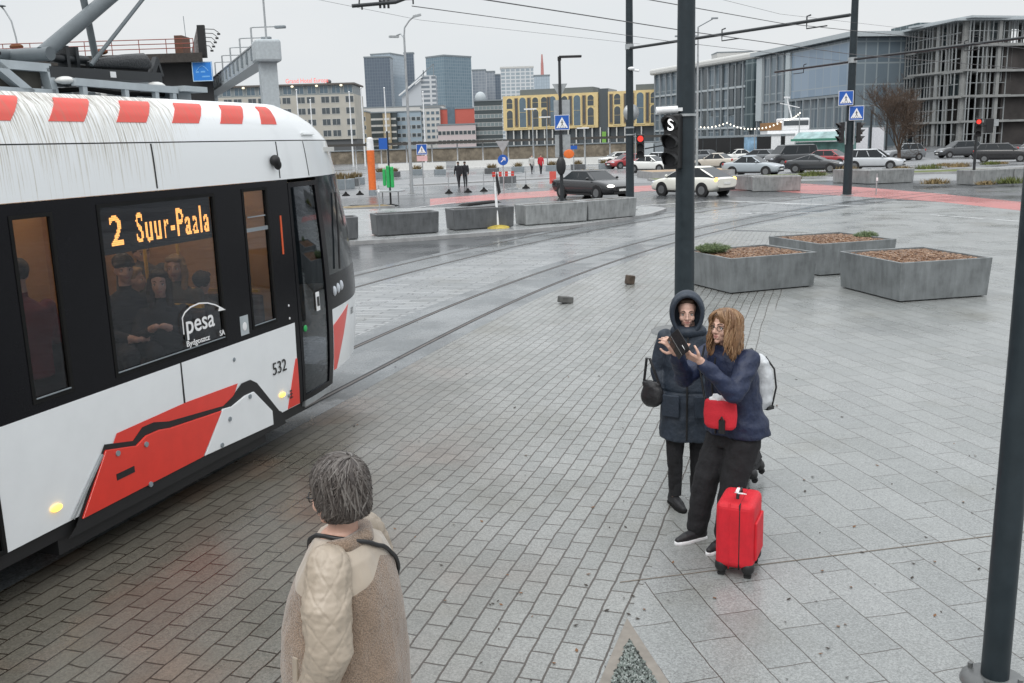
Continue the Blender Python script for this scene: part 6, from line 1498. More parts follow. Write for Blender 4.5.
for lb, px, py, d, paint, kd, kw in (
    ('white saloon parked on the earth bank left of the signal mast', 652, 172.5, (.75,-.66), P_WHITE, 'sedan', {}),
    ('small white car parked beyond the dark mast', 617, 164.5, (-.9,-.3), P_WHITE, 'hatch', {}),
    ('red car half hidden behind the dark mast', 627, 168.5, (-.9,-.4), P_RED, 'hatch', {}),
    ('pale silver car just left of the tram signal', 665, 166, (.8,-.5), P_SILV, 'hatch', {}),
    ('beige saloon seen from behind, right of the signal mast', 715, 169.5, (-.75,.65), P_BEIGE, 'sedan', {}),
    ('grey hatchback behind the beige saloon', 701, 163, (-.6,.75), P_GREY, 'hatch', {}),
    ('silver blue saloon facing right in the car park', 753, 175.5, (.80,-.58), P_BLUE, 'sedan', {}),
    ('white car at the back by the black hoarding', 737, 162.5, (-.95,-.1), P_WHITE, 'sedan', {}),
    ('dark grey car with red tail light beside the white one', 758, 163.5, (-.7,.7), P_GREY, 'hatch', {}),
    ('large black van side-on in the car park', 791, 165.5, (-1.0,-.28), P_GRAPH, 'van', dict(L_=5.2, W_=1.98, H_=1.95)),
    ('dark coupe parked in front of the black van', 815, 172.5, (.86,-.50), P_GRAPH, 'coupe', dict(H_=1.38)),
    ('red car behind the dark coupe', 832, 166.5, (.6,-.75), P_RED, 'hatch', {}),
    ('silver people carrier facing right beside the bare tree', 874, 169.5, (.85,-.5), P_SILV, 'wagon', dict(L_=4.5, H_=1.62)),
    ('dark pickup-like car behind the bare tree trunk', 902, 160.5, (-.9,-.2), P_GREY, 'suv', dict(H_=1.7)),
    ('dark off-roader parked left of the red pedestrian signal', 958, 157.5, (-.98,-.05), P_GRAPH, 'suv', dict(L_=4.6, H_=1.72)),
    ('black car facing right at the right edge of the car park', 1002, 162, (.85,-.45), P_BLK, 'suv', dict(L_=4.7, H_=1.65)),
    ('dark green car parked far right beyond the frame edge', 1040, 156, (.9,-.4), P_GREY, 'hatch', {})):
    g_ = gnd(px, py); car(lb, (g_.x, g_.y, .012 if 'bank' not in lb else .03), yaw(*d), paint, kd, **kw)
# people walking far off
wl_ = mat('white_jacket', (.5,.5,.48), .85); rj = mat('red_jacket', (.50,.03,.04), .85)
for lb, px, py, rz, cols, hr in (('person in black walking away, left one of the pair near the barrier posts', 459, 187.5, 20, (M['skin'], dk, dk, hb_, dk), 'hat'), ('person in black walking away, right one of the pair near the barrier posts', 465.5, 187, 10, (M['skin'], dk, dk, hb_, dk), 'hat'),
        ('distant pedestrian in a pale jacket and dark trousers', 532, 174, 200, (M['skin'], wl_, dk, hb_, dk), 'short'), ('distant pedestrian in a red jacket', 541, 174, 190, (M['skin'], rj, dk, hb_, dk), 'short')):
    g_ = gnd(px, py); figure('person', lb, g_.to_tuple(), R(rz), 'walk', cols, hr, None, .026, 1.75)
# ------------------------------------------------------------------ BUILDINGS
def bld(name, label, A, B_, group=None, cat='building'):
    """front face runs from ground point A (left) to B (right); local x along it, local y away from the viewer"""
    d = Vector((B_.x-A.x, B_.y-A.y, 0)); t = thing(name, label, cat, (A.x, A.y, 0), math.atan2(d.y, d.x), group); return t, d.length
def A_(px, Y): return Vector((at(px, 140, Y).x, Y, 0))
def hz(px, py, Y): return at(px, py, Y).z
def bx(mb, x0, x1, y0, y1, z0, z1): return mb.box(((x0+x1)/2, (y0+y1)/2, (z0+z1)/2), (x1-x0, y1-y0, z1-z0))
W_dark = mat('window_glass', (.06,.075,.085), .08, spec=.7, var=.25, scale=.5); W_fr = mat('window_frame', (.5,.5,.48), .6); W_blue = mat('blue_window_glass', (.10,.15,.19), .08, spec=.7, var=.2, scale=.5)
def win_proto(w_, h_, frame=.08, fm=None, gm=None, arch=False, d=.06):
    mb = MB()
    if arch:
        n = 10; pts = [(-w_/2, 0, 0), (w_/2, 0, 0)] + [(w_/2*math.cos(math.pi*k/n), 0, h_-w_/2+w_/2*math.sin(math.pi*k/n)) for k in range(n+1)]
        mb.prism(pts, (0, -d*.5, 0), 1)
        o = [(p[0]*(1+2*frame/w_), 0, (p[2]-h_/2)*(1+2*frame/h_)+h_/2) for p in pts]; mb.prism(o, (0, -d*.4, 0), 0); mb.box((0, -d*.55, h_*.5), (w_, d*.3, .07), mi=0)
    else:
        mb.box((0, -d*.3, h_/2), (w_, d*.6, h_), mi=1)
        for x in (-w_/2, w_/2): mb.box((x, -d*.5, h_/2), (frame, d, h_+frame), mi=0)
        for z in (0, h_): mb.box((0, -d*.5, z), (w_-frame, d, frame), mi=0)
        if w_ > 1.6: mb.box((0, -d*.45, h_/2), (frame*.8, d*.7, h_-frame), mi=0)
    o = mb.build('window', [fm or W_fr, gm or W_dark]); COL.objects.unlink(o); return o
def put(proto, parent, x, z, y=0, name=None):
    c = proto.copy(); COL.objects.link(c); c.parent = parent; c.location = (x, y-.01, z); 
    if name: c.name = name
    return c
M['fin'] = mat('grey_facade_fin', (.28,.31,.33), .5)
# --- cream hotel with red roof lettering
A, B_ = A_(212, 300), A_(357, 300); t, W_ = bld('hotel_building', 'long cream hotel with a grey top storey and red roof lettering', A, B_)
Hh = hz(300, 84, 300); cream = mat('cream_render', (.46,.44,.39), .8, var=.08, scale=.3); dgrey = mat('dark_grey_cladding', (.10,.105,.11), .6); st = Hh/6.6
m = MB(); bx(m, 0, W_, 0, 18, st*1.6, st*5.6); m.build('wall', cream, t)
m = MB(); bx(m, 0, W_-.2, .6, 17, 0, st*1.6); m.build('ground_floor', dgrey, t)
m = MB(); bx(m, 0, W_-.3, .5, 17, st*5.6, Hh-.5); m.build('top_storey', mat('top_storey_panels', (.22,.25,.26), .5), t)
m = MB(); bx(m, -.3, W_+.3, -.5, 18.5, Hh-.5, Hh); m.build('roof', mat('brown_eaves', (.13,.115,.105), .7), t)
wp_ = win_proto(2.5, 1.9, .12); wt = win_proto(2.6, 2.4, .10, None, W_blue)
n = 12
for k in range(n):
    x = W_*(k+.5)/n
    for j in range(4): put(wp_, t, x + (.35 if k % 2 else -.35), st*(1.6+j)+.9)
    put(wt, t, x, st*5.6+.35, .5)
    if k % 2 == 0:
        l = MB(); l.ell((x+1.8, -.6, Hh-.75), (.45,.2,.3)); l.build('eaves_lamp', mat('lamp_glow', (.8,.7,.5), .5, var=0, emit=(1,.85,.6), estr=1.0) if k == 0 else bpy.data.materials['lamp_glow'], t)
vs, fs = text_mesh('Grand Hotel Europa', 3.1, .05, .0, 1.0); wt_ = max(v[0] for v in vs)
tx0, tx1 = at(285,78,300).x-A.x, at(328,78,300).x-A.x; k_ = (tx1-tx0)/wt_
m = MB(); m.add([(tx0+v[0]*k_, .2-v[2], Hh+.3+v[1]*.62) for v in vs], fs); m.build('roof_lettering', mat('red_letters', (.75,.12,.10), .5, var=0, emit=(1,.25,.22), estr=.55), t, fix=False)
m = MB(); m.ell((at(327,81,300).x-A.x, 3, Hh+.6), (.8,.8,.7)); m.build('roof_vent', dgrey, t)
# --- pale block left behind the gantry
A, B_ = A_(196, 380), A_(236, 380); t, W_ = bld('office_building', 'pale low building behind the grey gantry', A, B_); m = MB(); bx(m, 0, W_, 0, 15, 0, 14); m.build('wall', M['offwhite'], t)
wz_ = win_proto(2.2, 1.7)
for k in range(5):
    for j in range(3): put(wz_, t, W_*(k+.5)/5, 3+3.6*j)
# --- towers far off
def tower(label, px0, px1, pyt, Y, m_, crown=None, d=28, yaw_=0, name='tower'):
    A, B_ = A_(px0, Y), A_(px1, Y+yaw_); t, W_ = bld(name, label, A, B_, None, 'tower'); h = hz((px0+px1)/2, pyt, Y)
    m = MB(); bx(m, 0, W_, 0, d, 0, h); m.build('tower_body', m_, t); c = MB(); bx(c, -.4, W_+.4, -.4, d+.4, h, h+1.6); c.build('parapet', crown or M['mid_grey'], t); return t, W_, h
cm = curtain_mat
T_dark = cm('dark_blue_curtain_wall', (.095,.125,.165), (.11,.14,.18), (.17,.205,.24), 3.0, 3.6, .18); T_light = cm('light_blue_curtain_wall', (.38,.45,.51), (.42,.49,.55), (.30,.36,.41), 3.0, 3.6, .2); T_mid = cm('blue_curtain_wall', (.13,.20,.25), (.16,.23,.28), (.24,.30,.34), 3.4, 3.5, .25)  # far tower colours made slightly paler to stand in for distance haze
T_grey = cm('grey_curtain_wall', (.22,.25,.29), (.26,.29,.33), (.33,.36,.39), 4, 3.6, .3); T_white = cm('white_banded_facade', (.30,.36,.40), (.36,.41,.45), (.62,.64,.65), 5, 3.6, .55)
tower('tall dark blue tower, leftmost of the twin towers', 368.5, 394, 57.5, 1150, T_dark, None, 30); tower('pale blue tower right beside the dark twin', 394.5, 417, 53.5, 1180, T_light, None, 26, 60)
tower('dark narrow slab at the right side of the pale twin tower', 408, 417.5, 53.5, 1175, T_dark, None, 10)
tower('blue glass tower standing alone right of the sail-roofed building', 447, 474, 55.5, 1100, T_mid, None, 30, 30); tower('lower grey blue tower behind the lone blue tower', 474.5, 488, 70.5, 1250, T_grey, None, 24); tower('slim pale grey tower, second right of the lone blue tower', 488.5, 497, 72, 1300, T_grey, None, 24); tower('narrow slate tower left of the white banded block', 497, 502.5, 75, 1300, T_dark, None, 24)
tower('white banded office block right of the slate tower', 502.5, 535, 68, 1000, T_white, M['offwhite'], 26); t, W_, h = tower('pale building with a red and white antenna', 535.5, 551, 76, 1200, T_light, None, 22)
m = MB(); m.cyl((W_*.55,8,h), (W_*.55,8,h+16), 2.0, 1.6, 8); m.cyl((W_*.55,8,h+16), (W_*.55,8,h+26), 1.4, .8, 8); m.build('antenna', mat('antenna_red', (.50,.22,.20), .6), t)
# sail-roofed building
A, B_ = A_(404, 800), A_(438, 800); t, W_ = bld('office_building', 'white office building with a slanted sail roof and open frame on top', A, B_); h0 = hz(404, 93, 800); h1 = hz(437, 75, 800); hp = hz(436, 64, 800); h2 = hz(420, 84, 800)
m = MB(); m.prism([(0,0,0),(W_*.58,0,0),(W_*.58,0,h1*.94),(0,0,h0-3)], (0,20,0)); m.build('wall', mat('white_panels', (.50,.53,.56), .5), t)
m = MB(); bx(m, W_*.58, W_, .2, 20, 0, h1); m.build('window_wing', cm('banded_wing', (.16,.19,.22), (.2,.23,.26), (.55,.57,.59), 12, 3.6, .8), t)
m = MB(); m.bar((-2,-.5,h0-2), (W_*.62,-.5,h1*.98), 5, 1.0, up=(0,0,1)); m.build('sail_roof', M['white'], t)
m = MB(); m.bar((W_*.3,0,h2), (W_*.96,0,hp), .8, .8); m.bar((W_*.96,0,h1), (W_*.96,0,hp), .8, .8); m.bar((W_*.66,0,h1), (W_*.66,0,hp-4.5), .8, .8); m.build('roof_frame', M['mid_grey'], t)
# --- mid-distance blocks
def blockb(label, px0, px1, pyt, Y, wm, rows, cols, ww, wh, gm=None, fm=None, base=None, d=14, pyb=None, name='apartment_building', zb=2.5):
    A, B_ = A_(px0, Y), A_(px1, Y); t, W_ = bld(name, label, A, B_); h = hz((px0+px1)/2, pyt, Y)
    m = MB(); bx(m, 0, W_, 0, d, 0, h); m.build('wall', wm, t); m = MB(); bx(m, -.2, W_+.2, -.2, d+.2, h, h+.5); m.build('roof', M['mid_grey'], t)
    if rows:
        p = win_proto(ww, wh, .12, fm, gm)
        for j in range(rows):
            for k in range(cols): put(p, t, W_*(k+.5)/cols, zb+(h-zb-.6)*j/rows+.4)
    return t, W_, h
dkb = mat('dark_slate_facade', (.055,.07,.075), .6); salmon = mat('salmon_red_facade', (.55,.13,.10), .7); blueg = mat('pale_blue_facade', (.32,.40,.46), .7); tanf = mat('sand_facade', (.40,.33,.22), .8)
blockb('sand coloured building beside the hotel corner', 358, 367, 112, 380, tanf, 4, 2, 1.6, 1.6); blockb('dark apartment block with white balconies', 367, 397, 113, 400, dkb, 5, 6, 2.0, .7, M['offwhite']); blockb('sand strip facade in the dark apartment block', 384, 391.5, 113, 398.5, tanf, 5, 1, 2.2, .8, M['offwhite'], d=1.4)
blockb('long white roofed building behind the apartment blocks', 362, 445, 107, 470, M['offwhite'], 0, 0, 1, 1); blockb('pale blue apartment block with square windows', 397, 422, 112, 405, blueg, 4, 5, 1.6, 1.5); blockb('white apartment block with blue windows', 422, 441, 108, 407, M['offwhite'], 6, 4, 1.4, 1.3, W_blue)
t, W_, h = blockb('salmon red building with a grey glass stair panel', 441, 475, 109, 410, salmon, 0, 0, 1, 1); m = MB(); bx(m, W_*.22, W_*.44, -.3, .0, h*.45, h+.8); m.build('stair_panel', W_blue, t)
t, W_, h = blockb('low pale pink building below the salmon red one', 438, 476, 125, 380, mat('pale_pink_render', (.55,.47,.47), .8), 2, 9, 1.4, 1.5)
t, W_, h = blockb('dark green grey block with rows of round windows', 475.5, 503, 101, 385, dkb, 5, 7, 1.5, 1.5, mat('round_window', (.20,.24,.25), .2))
m = MB(); m.ell((W_*.22, 5, h+1.5), (2.2,2.2,2.4)); m.build('roof_tank', M['grey_paint'], t)
# --- yellow building with arched windows, two wings and a dark bay
yel = mat('pale_yellow_facade', (.68,.53,.27), .7, var=.06, scale=.4); ydark = mat('dark_window_band', (.075,.09,.10), .2, spec=.6)
A, B_ = A_(504, 300), A_(657, 285); t, W_ = bld('yellow_building', 'pale yellow building with tall arched windows above a dark glazed ground floor', A, B_); Hy = hz(580, 93, 293); zb = hz(580, 128, 293)
u = lambda px: W_*(px-504)/(657-504)
for a, b2 in ((504, 600), (610, 657)): m = MB(); bx(m, u(a), u(b2), 0, 14, zb, Hy); m.build('wall', yel, t)
m = MB(); bx(m, u(600)+.05, u(610)-.05, .8, 13, 0, Hy+1.0); m.build('dark_bay', ydark, t)
m = MB(); bx(m, .2, W_-.2, 1.5, 13, 0, zb-.02); m.build('ground_floor', ydark, t)
m = MB(); bx(m, u(519), u(593), 3, 12, Hy+.01, Hy+1.8); bx(m, u(635), u(656), 3, 12, Hy+.01, Hy+1.8); m.build('roof_plant', mat('roof_plant_grey', (.12,.14,.15), .6), t)
m = MB()
for x in range(18): m.box((u(506)+x*u(512)*1.0, .4, zb/2), (.35,.35,zb-.05))
m.build('colonnade', M['offwhite'], t)
hA = Hy-zb; frm = mat('pale_yellow_frame', (.70,.56,.28), .7)
wa = win_proto(u(506)*3.3, hA*.86, .35, frm, W_blue, True, .3); ws_ = win_proto(u(506)*3.0, hA*.50, .3, frm, W_dark, True, .3); wc = win_proto(u(506)*3.0, hA*.30, .3, frm, W_dark, True, .3); wn = win_proto(u(506)*1.3, hA*.80, .25, mat('brown_frame', (.20,.15,.10), .7), W_dark, False, .25)
for k, px in enumerate((511, 524.5, 537.5, 546.5, 555, 567, 579.5, 593)): 
    if k in (1, 4, 6): put(wa, t, u(px), zb+.8)
    else: put(ws_, t, u(px), zb+.8); put(wc, t, u(px), zb+.8+hA*.55)
for px in (518, 531, 551, 573, 586.5, 613, 627, 633.5, 648): put(wn, t, u(px), zb+1.2)
for k, px in enumerate((619, 641, 654)): 
    if k == 1: put(wa, t, u(px), zb+.8)
    else: put(ws_, t, u(px), zb+.8); put(wc, t, u(px), zb+.8+hA*.55)
m = MB(); bx(m, u(604), u(608), -.3, -.1, 1, zb*.8); m.build('green_banner', mat('green_banner_cloth', (.20,.42,.08), .7), t)
# --- white office block far behind
t, W_, h = blockb('white office block far behind the glass buildings', 716, 776, 52, 520, M['offwhite'], 0, 0, 1, 1, name='office_building')
for j in range(5): m = MB(); bx(m, 4, W_+.1, -.12, .05, h*(.52+.085*j), h*(.52+.085*j)+1.5); m.build('window_strip', W_dark, t)
# --- glass office, left part
gl_light = cm('light_glass_wall', (.12,.155,.185), (.17,.21,.24), (.26,.30,.32), 2.4, 3.9, .14, .15, .35); gl_blue = cm('blue_glass_wall', (.20,.27,.35), (.25,.32,.40), (.28,.33,.37), 3.0, 3.9, .10, .12, .35); gl_dark = cm('dark_glass_wall', (.05,.075,.085), (.08,.11,.12), (.17,.21,.22), 2.2, 3.9, .16, .25, .25)
A, B_ = A_(655, 282), A_(757, 232); t, W_ = bld('glass_office', 'glass office with white roof edge and dark vertical window bays, left part of the row', A, B_); h = 22.0
m = MB(); bx(m, 0, W_, 0, 20, 0, h-1.6); m.build('glass_facade', gl_light, t)
m = MB(); bx(m, -1.0, W_+.5, -1.4, 21, h-1.6, h); m.build('roof_edge', M['offwhite'], t, bevel=.5)
for k in range(9): m = MB(); x = W_*(.30+.075*k); bx(m, x, x+W_*(.035 if k % 3 else .05), -.25, .02, (2.5 if k % 2 else 8), h-2.2 if k % 4 else h*.7); m.build('window_bay', ydark, t)
for k in range(16): m = MB(); x = W_*(k+.1)/16; bx(m, x, x+.35, -.5, .02, .5, h-1.7); m.build('facade_fin', M['fin'], t)
for z in (4.6, 9.4, 14.2): m = MB(); bx(m, 0, W_, -.35, .02, z, z+.5); m.build('floor_band', M['grey_paint'], t)
m = MB(); bx(m, W_*.93, W_, -1.2, -.05, 4, h-1.65); m.build('dark_corner', gl_dark, t)
# --- glass office, right part (two faces)
A, B_ = A_(757, 226), A_(850, 186); t, W_ = bld('glass_office', 'blue grey glass office with a slim overhanging roof, right part of the row', A, B_); h = 21.2
m = MB(); bx(m, 0, W_, 0, 30, 0, h-1.0); m.build('glass_facade', gl_light, t)
m = MB(); bx(m, W_*.42, W_+.3, -.5, -.02, 10.2, h-1.6); m.build('blue_glass_panel', gl_blue, t)
m = MB(); bx(m, W_*.10, W_*.36, -.5, -.02, 4.0, h-1.6); m.build('blue_glass_panel', gl_light, t)
m = MB(); bx(m, -1.2, W_+1.4, -1.6, 31, h-.9, h); m.build('roof', M['grey_paint'], t)
for k in range(13): m = MB(); x = W_*(k+.3)/13; bx(m, x, x+.30, -.8, -.52, .3, 9.8 if k > 4 else h-1.2); m.build('facade_fin', M['fin'], t)
for z in (9.9,): m = MB(); bx(m, 0, W_, -.75, -.03, z-.25, z+.2); m.build('floor_band', M['mid_grey'], t)
pier_m = mat('pale_pier_panels', (.45,.50,.52), .5)
for a_, b_ in ((.02,.09),(.37,.415)): m = MB(); bx(m, W_*a_, W_*b_, -.9, -.02, 6, h-1.5); m.build('pale_pier', pier_m, t)
A, B_ = A_(850.5, 186.5), A_(915, 205); t, W_ = bld('glass_office', 'dark glass return wall of the office behind the mast with crossing signs', A, B_); h = 20.2
m = MB(); bx(m, 0, W_, 0, .3, 0, h); m.build('glass_facade', gl_dark, t)
for k in range(7): m = MB(); x = W_*(k+.4)/7; bx(m, x, x+.25, -.3, .02, .3, h); m.build('facade_fin', M['fin'], t)
for z in (8.6, 16.5): m = MB(); bx(m, 0, W_, -.4, .02, z, z+.5); m.build('floor_band', M['mid_grey'], t)
# --- unfinished concrete frame
fin_m = mat('raw_concrete', (.25,.255,.25), .85, var=.2, scale=.5); stud_m = mat('raw_steel_posts', (.28,.295,.30), .6); core_m = mat('dark_interior', (.045,.04,.038), .9, var=.4, scale=.3)
def frame(label, A, B_, h, dep, floors, ncol, nst, seed):
    t, W_ = bld('unfinished_building', label, A, B_); rnd = random.Random(seed)
    for j in range(floors+1):
        z = h*j/floors; m = MB(); ov = 1.8 if j == floors else .6; bx(m, -ov*.3, W_+ov*.3, -ov, dep, z-.35 if j else -.1, z); m.build('floor_slab', fin_m if j < floors else M['grey_paint'], t)
    for k in range(ncol+1):
        for y in (.6, dep*.5): m = MB(); x = .6+(W_-1.2)*k/ncol; bx(m, x-.35, x+.35, y-.3, y+.3, -.1, h-.3); m.build('column', fin_m, t)
    n_ = 0
    for k in range(nst):
        x = .3+(W_-.6)*(k+rnd.uniform(-.2,.2))/nst; z0 = rnd.choice((0, 0, h*.5)); z1 = rnd.choice((h*.5, h, h)) if z0 == 0 else h
        if k % 2 == 0: z0, z1 = 0, h
        m = MB(); bx(m, x-.08, x+.08, -.55, -.38, max(z0,.05), z1-.36); m.build('facade_post', stud_m, t)
    for j in range(floors):
        z = h*(j+.45)/floors; m = MB(); bx(m, .2, W_-.2, -.42, -.34, z, z+.12); m.build('guard_rail', stud_m, t)
    m = MB(); bx(m, W_*.3, W_-1.0, dep*.6, dep*.95, 0, h*.78); m.build('core', core_m, t)
    for j in range(floors): m = MB(); x = rnd.uniform(.1,.7)*W_; bx(m, x, x+W_*.2, 3, 3.3, h*j/floors+.05, h*(j+1)/floors-.4); m.build('partition', core_m if j % 2 else gl_dark, t)
    return t, W_, h
t, W_, h = frame('bare concrete frame of an unfinished office block, left face', A_(897, 190), A_(957, 170), 21.3, 14, 5, 4, 19, 1)
m = MB(); bx(m, -2.5, W_*.35, -1, 4, h+.02, h+.9); m.build('roof_panel', gl_dark, t)
frame('bare concrete frame of an unfinished office block, right face cut by the frame', A_(959, 170), A_(1085, 178), 21.6, 14, 5, 6, 27, 2)
# --- dark terminal building on the left with rusty railing
A, B_ = Vector((-75, 80, 0)), Vector((at(211,60,80).x, 80, 0)); t, W_ = bld('terminal_building', 'black terraced building with a rusty railing along its flat roof', A, B_)
blackw = mat('black_stained_wall', (.016,.016,.017), .7, var=.4, scale=.4); h = hz(100, 57, 80); zx = lambda px: at(px,60,80).x-A.x
m = MB(); m.prism([(0,0,0),(W_,0,0),(W_-11,30,0),(0,30,0)], (0,0,h-.7)); m.build('wall', blackw, t)
m = MB(); m.prism([(-1,-1.2,h-.68),(W_-.3,-1.2,h-.68),(W_-11.5,30,h-.68),(-1,30,h-.68)], (0,0,.68)); m.build('roof_slab', mat('dirty_slab', (.045,.04,.036), .85, var=.3), t)
m = MB(); bx(m, 0, zx(160), -.25, -.02, h-2.4, h-1.9); m.build('wall_band', M['mid_grey'], t)
rl = MB()
for z in (.4, .75, 1.1): rl.tube([(0,-1,h+z),(W_-1,-1,h+z)], .035, 6)
for k in range(24): x = 1+(W_-2)*k/23; rl.cyl((x,-1,h), (x,-1,h+1.12), .035, n=6)
rl.build('railing', mat('rusty_red_railing', (.26,.07,.05), .7), t)
m = MB(); bx(m, zx(172), zx(180), 1, 3, h, h+1.6); m.build('roof_hut', mat('brown_hut', (.12,.06,.04), .8), t); m = MB(); m.cyl((zx(180),2,h+1.5), (zx(179.5),2,h+3.2), .03, n=6); m.build('roof_aerial', M['mid_grey'], t)
m = MB(); m.prism([(zx(190),.3,h),(zx(203),.3,h),(zx(203),.3,hz(203,27,80)),(zx(198.5),.3,hz(199,27,80))], (0,.12,0)); m.build('billboard_side', mat('peeling_board', (.20,.19,.19), .8, var=.6, scale=3), t)
m = MB(); bx(m, zx(200), zx(207), -.1, .25, h-.3, hz(203,25,80)); m.build('billboard_frame', blackw, t)
for k in range(5):
    l = MB(); z = hz(207,29+4.2*k,80); x = zx(207); y_ = -.1-.05*k; q_ = 1-.13*k; l.tube([(x,y_,z),(x+.8*q_,y_,z-.05),(x+1.15*q_,y_,z-.3)], .03, 6); l.box((x+1.15*q_,y_,z-.42), (.2,.2,.14)); l.build('billboard_lamp', M['trim'], t)
for px, zz in ((6,1.2),(33,.9),(92,.6)):
    m = MB(); m.cyl((zx(px),2,h), (zx(px),2,h+zz), .05); m.ell((zx(px),2,h+zz), (.55,.4,.25)); m.build('roof_fixture', M['rust'], t)
# blue sign on the building corner
ta = at(191.5,62,79.2); tb_ = at(213.5,81,79.2); t = thing('blue_sign', 'square bright blue sign with pale border on the black wall corner', 'sign', ((ta.x+tb_.x)/2, 79.2, (ta.z+tb_.z)/2), R(-3))
sw, sh_ = tb_.x-ta.x, ta.z-tb_.z; m = MB(); m.box((0,0,0), (sw,.10,sh_)); m.build('sign_board', mat('bright_blue', (.02,.20,.62), .5, var=.05), t)
m = MB()
for x0, x1, z0, z1 in ((-sw/2,-sw/2+.06,-sh_/2,sh_/2),(sw/2-.06,sw/2,-sh_/2,sh_/2),(-sw/2+.06,sw/2-.06,-sh_/2,-sh_/2+.06),(-sw/2+.06,sw/2-.06,sh_/2-.06,sh_/2)): bx(m, x0, x1, -.07, -.052, z0, z1)
m.build('sign_border', mat('pale_blue_border', (.45,.62,.75), .5), t)
m = MB(); pale = mat('pale_blue_marks', (.16,.42,.78), .5)
m.tube([(sw*(-.30+.06*k), -.053, sh_*(.02+.26*math.sin(math.pi*k/10))) for k in range(11)], .035, 5); m.box((-sw*.25,-.053,-.03), (sw*.16,.01,sh_*.08)); m.box((sw*.03,-.053,-.02), (sw*.22,.01,sh_*.08)); m.box((sw*.16,-.053,-sh_*.26), (sw*.4,.01,sh_*.07)); m.build('sign_marks', pale, t)
# grey gantry with lamps
G1, G0 = Vector((at(267,60,60).x, 60, 0)), Vector((at(210,100,98).x, 98, 0)); d = (G1-G0); t = thing('gantry', 'light grey steel gantry bridge with a row of lamps along its top', 'gantry', (G1.x, G1.y, 0), math.atan2(-d.y, -d.x))
zt = hz(280,41,60); zb_ = hz(280,62.5,60); Lg = d.length
m = MB(); bx(m, .9, Lg, -.55, .55, zb_+.1, zt-.1); m.build('beam', M['grey_paint'], t)
m = MB(); bx(m, -1.0, .9, -.75, .75, zb_, zt+.05); m.build('end_box', M['grey_paint'], t, bevel=.15)
m = MB(); bx(m, -.5, .35, -.5, .5, 0, zb_); m.build('support_leg', M['grey_paint'], t)
m = MB(); bx(m, Lg-2, Lg-1, -.6, .6, 0, zb_+.1); m.build('support_leg', M['grey_paint'], t)
for k in range(14):
    for y_ in (.61, -.61): x = 2.0+(Lg-4)*k/14; m = MB(); bx(m, x, x+.35, y_-.05, y_+.05, zb_+.3, zt-.2); m.build('stiffener', M['mid_grey'], t)
m = MB(); bx(m, .92, Lg, -.62, .62, zt-.098, zt-.02); m.build('walkway_edge', M['galv'], t)
for k in range(6):
    x = -.4+k*Lg/6.2; l = MB(); l.cyl((x,0,zt-.05), (x,0,zt+1.5+(.9 if k == 0 else 0)), .06, n=8); top = zt+1.5+(.9 if k == 0 else 0)
    l.tube([(x,0,top),(x-.1,-.2,top+.02),(x-.9,-1.5,top)], .045, 6); l.build('lamp_arm', M['galv'], t)
    l = MB(); l.box((x-1.05,-1.75,top-.05), (.35,.7,.18), rz=R(-32)); l.build('lamp_head', M['mid_grey'], t, bevel=.04)
gl0 = at(277,62,62)
# far left roof-deck lamp
lb = Vector((at(20,60,84).x, 84, hz(20,57,84))); t = thing('street_lamp', 'curved lamp with a round disc head on the black terrace', 'street lamp', lb.to_tuple(), 0, None)
m = MB(); m.tube([(0,0,0),(-.1,0,1.6),(-.3,0,2.9),(-.75,0,3.8),(-1.0,0,4.1)], .07, 8); m.build('pole', M['galv'], t); m = MB(); m.lathe([(.1,.12),(.42,.03),(.42,-.02),(0,-.06)], (-1.05,0,4.12), 16); m.build('lamp_head', M['mid_grey'], t)

# ------------------------------------------------------------------ CANOPY, WALLS, HOARDING, STALL, BOAT
A, B_ = A_(300, 128), A_(690, 128); t, W_ = bld('canopy', 'long flat dark canopy on thin white posts across the square', A, B_, None, 'canopy')
zc = 3.35; m = MB(); bx(m, 0, W_, -1.5, 3.5, zc-.32, zc); m.build('canopy_roof', mat('dark_canopy', (.06,.055,.05), .6), t)
for k in range(16): m = MB(); x = .5+(W_-1)*k/15; m.cyl((x,0,0), (x,0,zc-.3), .09, n=8); m.build('canopy_post', M['white'], t)
A, B_ = A_(296, 175), A_(700, 175); o, W_ = bld('stone_wall', 'weathered brown stone wall behind the long canopy', A, B_, None, 'wall'); m = MB(); bx(m, 0, W_, 0, 1.2, 0, 2.2); m.build('wall_face', mat('old_stone', (.20,.17,.13), .9, var=.5, scale=.8), o)
m = MB(); bx(m, -.2, W_+.2, -.2, 1.4, 2.2, 2.4); m.build('coping', M['mid_grey'], o)
for (a, b2, Y, lb_) in ((377, 445, 118, 'low white barrier wall beyond the orange column'), (455, 545, 122, 'low white barrier wall behind the pair in black'), (545, 606, 121, 'low pale wall beyond the crossing sign')):
    A, B_ = A_(a, Y), A_(b2, Y); m = MB(); m.loft([[Vector((x, y, z)) for y, z in ((-.35,0),(-.3,.12),(-.12,.85),(.12,.85),(.3,.12),(.35,0))] for x in (0, (B_-A).length)], smooth=False); o = m.build('barrier_wall', M['offwhite'], None, loc=A); tag(o, lb_, 'wall')
for k in range(3): pass
bar = gnd(610, 161)
A, B_ = A_(640, 118), A_(700, 116); t, W_ = bld('utility_cabin', 'row of grey metal cabins left of the tram signal', A, B_, None, 'cabin')
for k in range(4): m = MB(); bx(m, k*W_/4, (k+.9)*W_/4, 0, 2, 0, 2.4); m.build('cabin', M['mid_grey'] if k % 2 else M['grey_paint'], t)
HG = 'hoarding panels behind the car park'
hb2 = mat('black_hoarding', (.012,.012,.013), .4); pos_m = mat('sky_blue_poster', (.22,.36,.50), .5, var=.5, scale=1.2)
